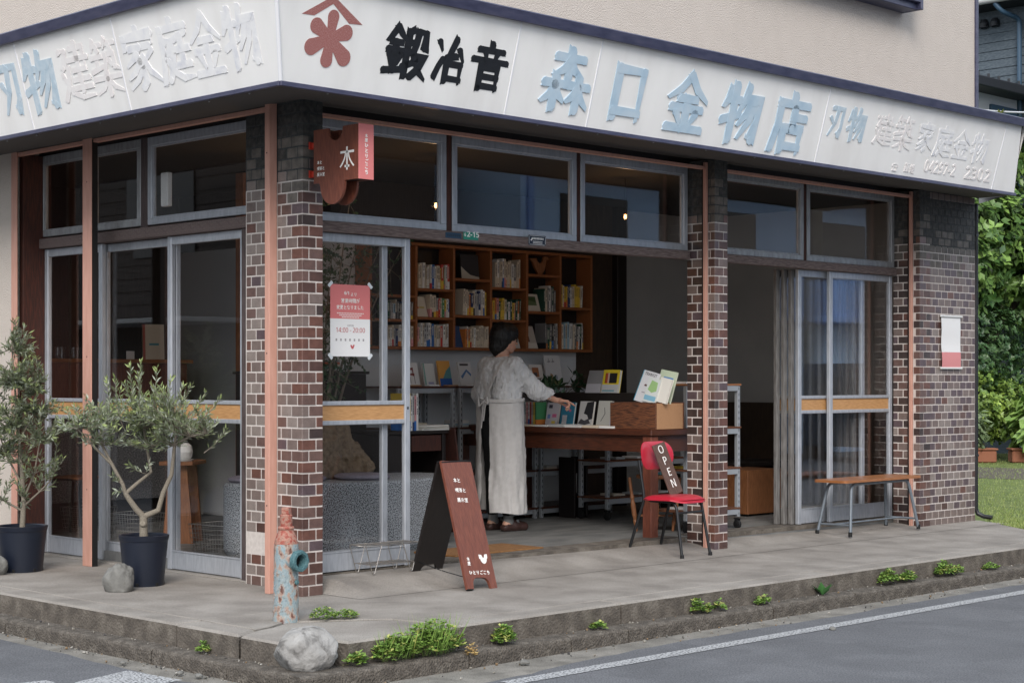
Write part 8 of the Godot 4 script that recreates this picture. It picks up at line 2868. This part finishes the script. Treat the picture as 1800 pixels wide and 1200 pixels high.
func siding(o: Node, x: float, z0: float, z1: float, y0: float, y1: float, pitch: float, m: String, out: float) -> void:
	# lapped boards on a wall across x
	var n := int((y1 - y0) / pitch)
	for k in n:
		var b := MB.new()
		var y := y0 + pitch * k
		b.prism(PackedVector2Array([Vector2(0, 0), Vector2(0.024, 0), Vector2(0.008, pitch), Vector2(0, pitch)]), z1 - z0, Transform3D(Basis(Vector3(out, 0, 0), Vector3.UP, Vector3(0, 0, 1)), Vector3(x, y, z0)), true)
		obj("siding_board", b, m, o)


func make_neighbours() -> void:
	surf("slate_siding", [190, 0.02, [Color(.235, .275, .31), Color(.30, .34, .37), Color(.36, .40, .425)], Vector3(1, 3, 1), 5], 0.8)
	plain("slate_pipe", Color(.20, .30, .38), 0.5)
	plain("roof_dark", Color(.13, .14, .16), 0.6)
	plain("eave_white", Color(.74, .74, .74), 0.8)
	# the dark grey house beyond the garden
	var o := thing("neighbour_house", "dark slate coloured house with lapped siding beyond the garden", "house")
	var b := MB.new()
	b.bb(Vector3(22.03, -0.2, -18.0), Vector3(32.0, 8.1, -3.0))
	obj("wall", b, "slate_siding", o)
	siding(o, 22.03, -12.0, -3.0, 4.0, 8.0, 0.16, "slate_siding", -1.0)
	b = MB.new()
	b.bb(Vector3(21.5, 8.101, -18.4), Vector3(32.5, 8.24, -2.6), 0.02)
	obj("roof", b, "roof_dark", o)
	b = MB.new()
	b.tube(PackedVector3Array([Vector3(21.42, 8.17, -18.3), Vector3(21.42, 8.17, -2.6)]), 0.07, 10)
	obj("gutter", b, "eave_white", o)
	b = MB.new()
	b.tube(bend([Vector3(21.45, 8.10, -7.35), Vector3(21.5, 7.95, -7.25), Vector3(21.92, 7.85, -7.12), Vector3(21.92, 0.0, -7.12)], 0.1), 0.045, 8)
	obj("downpipe", b, "slate_pipe", o)
	for z in [-7.86, -7.64]:
		b = MB.new()
		b.lathe([Vector2(0.0, 0.16), Vector2(0.05, 0.15), Vector2(0.085, 0.08), Vector2(0.09, 0.0), Vector2(0.06, -0.01)], 14, Transform3D(Basis.IDENTITY, Vector3(21.97, 7.80, z)))
		obj("vent_hood", b, "roof_dark", o)
	# its single storey wing: eave, snow guards, pale wall, shutter
	var w := thing("house_wing", "pale walled low wing of the dark house with a black eave", "house")
	b = MB.new()
	b.bb(Vector3(18.9, 3.0, -10.0), Vector3(21.9, 6.37, -7.15))
	obj("wall", b, "eave_white", w)
	b = MB.new()
	b.bb(Vector3(18.4, 6.371, -10.4), Vector3(21.99, 6.55, -6.75), 0.02)
	obj("eave", b, "roof_dark", w)
	b = MB.new()
	b.bb(Vector3(18.5, 5.55, -7.149), Vector3(21.9, 5.70, -6.9), 0.01)
	obj("ledge", b, "roof_dark", w)
	for k in 9:
		b = MB.new()
		b.box(Vector3(18.6 + 0.35 * k, 6.59, -6.85), Vector3(0.03, 0.09, 0.05), 0.01)
		obj("snow_guard", b, "roof_dark", w)
	b = MB.new()
	b.bb(Vector3(20.9, 5.72, -7.149), Vector3(21.8, 6.2, -7.10), 0.005)
	obj("shutter", b, "slate_pipe", w)
	tag(obj("service_wire", wire_run(Vector3(8.06, 3.95, -0.3), Vector3(21.95, 6.15, -5.6), 0.1), "eave_white"), "thin pale service wire running from the shop to the dark house", "wire")

	# ---- across the front street: what the front glass mirrors
	surf("tile_pale", [195, 0.02, [Color(.70, .83, .97), Color(.75, .87, .98)], 1.0, 4], 0.35)
	surf("plank_brown", [196, 0.02, [Color(.24, .215, .20), Color(.32, .29, .275)], Vector3(1, 4, 1), 5], 0.8)
	plain("dark_window", Color(.07, .085, .10), 0.15)
	plain("balcony_blue", Color(.54, .68, .90), 0.5)
	o = thing("apartment_block", "pale blue grey tiled apartment block across the front street", "building", Vector3(14.6, STREET, 12.0))
	b = MB.new()
	b.bb(Vector3(0, 0, 0), Vector3(16, 9.5, 10))
	obj("wall", b, "tile_pale", o)
	for f in 3:
		var y := 2.85 + 2.7 * f
		for k in 4:
			b = MB.new()
			b.bb(Vector3(0.4 + 3.9 * k, y, -0.9), Vector3(4.1 + 3.9 * k, y + 1.05, -0.85), 0.01)
			b.bb(Vector3(0.4 + 3.9 * k, y - 0.14, -0.95), Vector3(4.1 + 3.9 * k, y - 0.001, -0.001), 0.01)
			obj("balcony", b, "balcony_blue", o)
			var wn := MB.new()
			wn.bb(Vector3(1.0 + 3.9 * k, y + 0.05, -0.03), Vector3(2.8 + 3.9 * k, y + 2.0, -0.002), 0.01)
			obj("window", wn, "dark_window", o)
		b = MB.new()
		b.bb(Vector3(3.2, y + 0.02, -0.6), Vector3(3.95, y + 0.60, -0.25), 0.02)
		obj("outdoor_unit", b, "white_plastic", o)
	b = MB.new()
	b.bb(Vector3(-0.2, 9.501, -0.6), Vector3(16.2, 9.8, 10.2), 0.02)
	obj("roof", b, "roof_dark", o)
	b = MB.new()
	b.tube(PackedVector3Array([Vector3(0.2, 9.4, -0.07), Vector3(0.2, 0.0, -0.07)]), 0.06, 8)
	obj("downpipe", b, "balcony_blue", o)
	o = thing("timber_house", "brown boarded house across the front street", "house", Vector3(3.0, STREET, 13.0))
	b = MB.new()
	b.bb(Vector3(0, 0, 0), Vector3(10.5, 6.2, 8))
	obj("wall", b, "plank_brown", o)
	b = MB.new()
	b.prism(PackedVector2Array([Vector2(-0.6, 6.2), Vector2(11.1, 6.2), Vector2(5.25, 8.8)]), 9.2, Transform3D(Basis.IDENTITY, Vector3(0, 0, -0.6)), true)
	obj("roof", b, "roof_dark", o)
	for q in [[1.5, 1.0], [6.5, 1.0], [1.5, 3.9], [6.5, 3.9]]:
		b = MB.new()
		b.bb(Vector3(q[0], q[1], -0.03), Vector3(q[0] + 1.7, q[1] + 1.3, -0.002), 0.01)
		obj("window", b, "dark_window", o)
	# ---- across the side street: what the side glass mirrors
	o = thing("boarded_house", "brown horizontally boarded house across the side street", "house", Vector3(-7.5, STREET, -22.0))
	b = MB.new()
	b.bb(Vector3(-8, 0, 0), Vector3(0, 6.0, 15.5))
	obj("wall", b, "plank_brown", o)
	siding(o, 0.0, 0.0, 15.5, 0.3, 6.0, 0.2, "plank_brown", 1.0)
	b = MB.new()
	b.bb(Vector3(-8.5, 6.001, -0.5), Vector3(0.7, 6.2, 16.0), 0.02)
	obj("roof", b, "roof_dark", o)
	for q in [[2.0, 1.2], [7.5, 3.4], [11.0, 1.2]]:
		b = MB.new()
		b.bb(Vector3(0.027, q[1], q[0]), Vector3(0.05, q[1] + 1.3, q[0] + 1.8), 0.01)
		obj("window", b, "dark_window", o)
	b = MB.new()
	b.bb(Vector3(0.025, 2.35, 5.0), Vector3(1.1, 2.42, 10.5), 0.01)
	obj("porch_roof", b, "eave_white", o)
	# utility pole and its wires over the front street
	o = thing("utility_pole", "concrete utility pole across the front street", "pole", Vector3(21.4, STREET, 10.6))
	b = MB.new()
	b.tube(PackedVector3Array([Vector3(0, 0, 0), Vector3(0, 9.0, 0)]), [0.15, 0.11], 12)
	obj("shaft", b, "gutter", o)
	b = MB.new()
	for y in [8.2, 8.7]:
		b.bar(Vector3(-0.8, y, 0), Vector3(0.8, y, 0), 0.08, 0.08, 0.01)
	obj("cross_arm", b, "roof_dark", o)
	for k in 4:
		tag(obj("power_line", wire_run(Vector3(-25, 7.2 + 0.35 * (k % 2), 10.0 + 0.3 * k), Vector3(45, 7.2 + 0.35 * (k % 2), 10.4 + 0.3 * k), 1.2), "roof_dark"), "black power line, %s from the street, strung along the front street" % ORD[k], "wire", "power lines")


func wire_run(a: Vector3, d: Vector3, sag: float) -> MB:
	var b := MB.new()
	var p := PackedVector3Array()
	for i in 17:
		var t := i / 16.0
		p.append(a.lerp(d, t) - Vector3.UP * sag * 4.0 * t * (1.0 - t))
	b.tube(p, 0.012, 5, false)
	return b


func make_car() -> void:
	# a dark van parked across the street, mirrored in the right hand door
	plain("van_paint", Color(.13, .16, .18), 0.25).clearcoat_enabled = true
	var o := thing("parked_van", "dark grey van parked across the front street", "van", Vector3(22.5, STREET, 9.6))
	var b := MB.new()
	var side := PackedVector2Array([Vector2(-1.7, 0.28), Vector2(1.68, 0.28), Vector2(1.7, 0.9), Vector2(1.45, 1.05), Vector2(1.15, 1.75), Vector2(0.9, 1.85), Vector2(-1.55, 1.85), Vector2(-1.7, 1.6)])
	b.prism(side, 1.45, Transform3D(Basis.IDENTITY, Vector3(0, 0, -0.72)), true)
	obj("body", b, "van_paint", o)
	for q in [[-1.35, -0.45], [-0.35, 0.5]]:
		b = MB.new()
		b.bb(Vector3(q[0], 1.08, -0.735), Vector3(q[1], 1.68, -0.722), 0.004)
		obj("side_window", b, "dark_window", o)
	for x in [-1.1, 1.1]:
		for s in [-0.66, 0.66]:
			b = MB.new()
			b.lathe([Vector2(0.0, 0.08), Vector2(0.2, 0.08), Vector2(0.29, 0.06), Vector2(0.29, -0.06), Vector2(0.2, -0.08), Vector2(0.0, -0.08)], 20, Transform3D(Basis(Vector3.RIGHT, PI / 2), Vector3(x, 0.29, s)))
			obj("wheel", b, "black_rubber", o)


func _ready() -> void:
	rng.seed = 7
	var cam := Camera3D.new()
	cam.position = Vector3(-6.582, 1.336, 8.408)
	cam.rotation_degrees = Vector3(0, -45, 0)
	cam.near = 0.1
	cam.far = 600.0
	cam.projection = Camera3D.PROJECTION_FRUSTUM
	cam.size = 0.1 * 1200.0 / 3030.0
	cam.frustum_offset = Vector2(0, 0.1 * 67.0 / 3030.0)
	cam.current = true
	add_child(cam)
	var env := Environment.new()
	env.background_mode = Environment.BG_SKY
	var sky := Sky.new()
	var sm := ProceduralSkyMaterial.new()
	sm.sky_top_color = Color(.785, .83, .885)
	sm.sky_horizon_color = Color(.915, .935, .955)
	sm.sky_curve = 0.2
	sm.ground_bottom_color = Color(.30, .30, .29)
	sm.ground_horizon_color = Color(.55, .55, .54)
	sm.sun_angle_max = 0.0
	sky.sky_material = sm
	env.sky = sky
	env.background_energy_multiplier = 1.0
	env.tonemap_mode = Environment.TONE_MAPPER_LINEAR
	env.tonemap_exposure = 2.05
	env.sdfgi_enabled = true
	env.ssao_enabled = true
	env.ssil_enabled = true
	var we := WorldEnvironment.new()
	we.environment = env
	add_child(we)
	var sun := DirectionalLight3D.new()
	sun.light_energy = 0.5
	sun.light_color = Color(1.0, .98, .965)
	sun.light_angular_distance = 26.0
	sun.shadow_enabled = true
	sun.rotation_degrees = Vector3(-37, -48, 0)
	add_child(sun)

	make_materials()
	make_ground()
	make_pillars()
	make_building()
	make_sign()
	make_papers()
	make_hanging_sign()
	make_hydrant()
	make_aboard()
	make_rack()
	make_chair()
	make_bench()
	make_stones()
	make_weeds()
	make_litter()
	make_olives()
	make_bookshelf()
	make_shelves()
	make_table()
	make_round_bench()
	make_left_room()
	make_right_room()
	make_person()
	make_garden()
	make_neighbours()
	make_car()
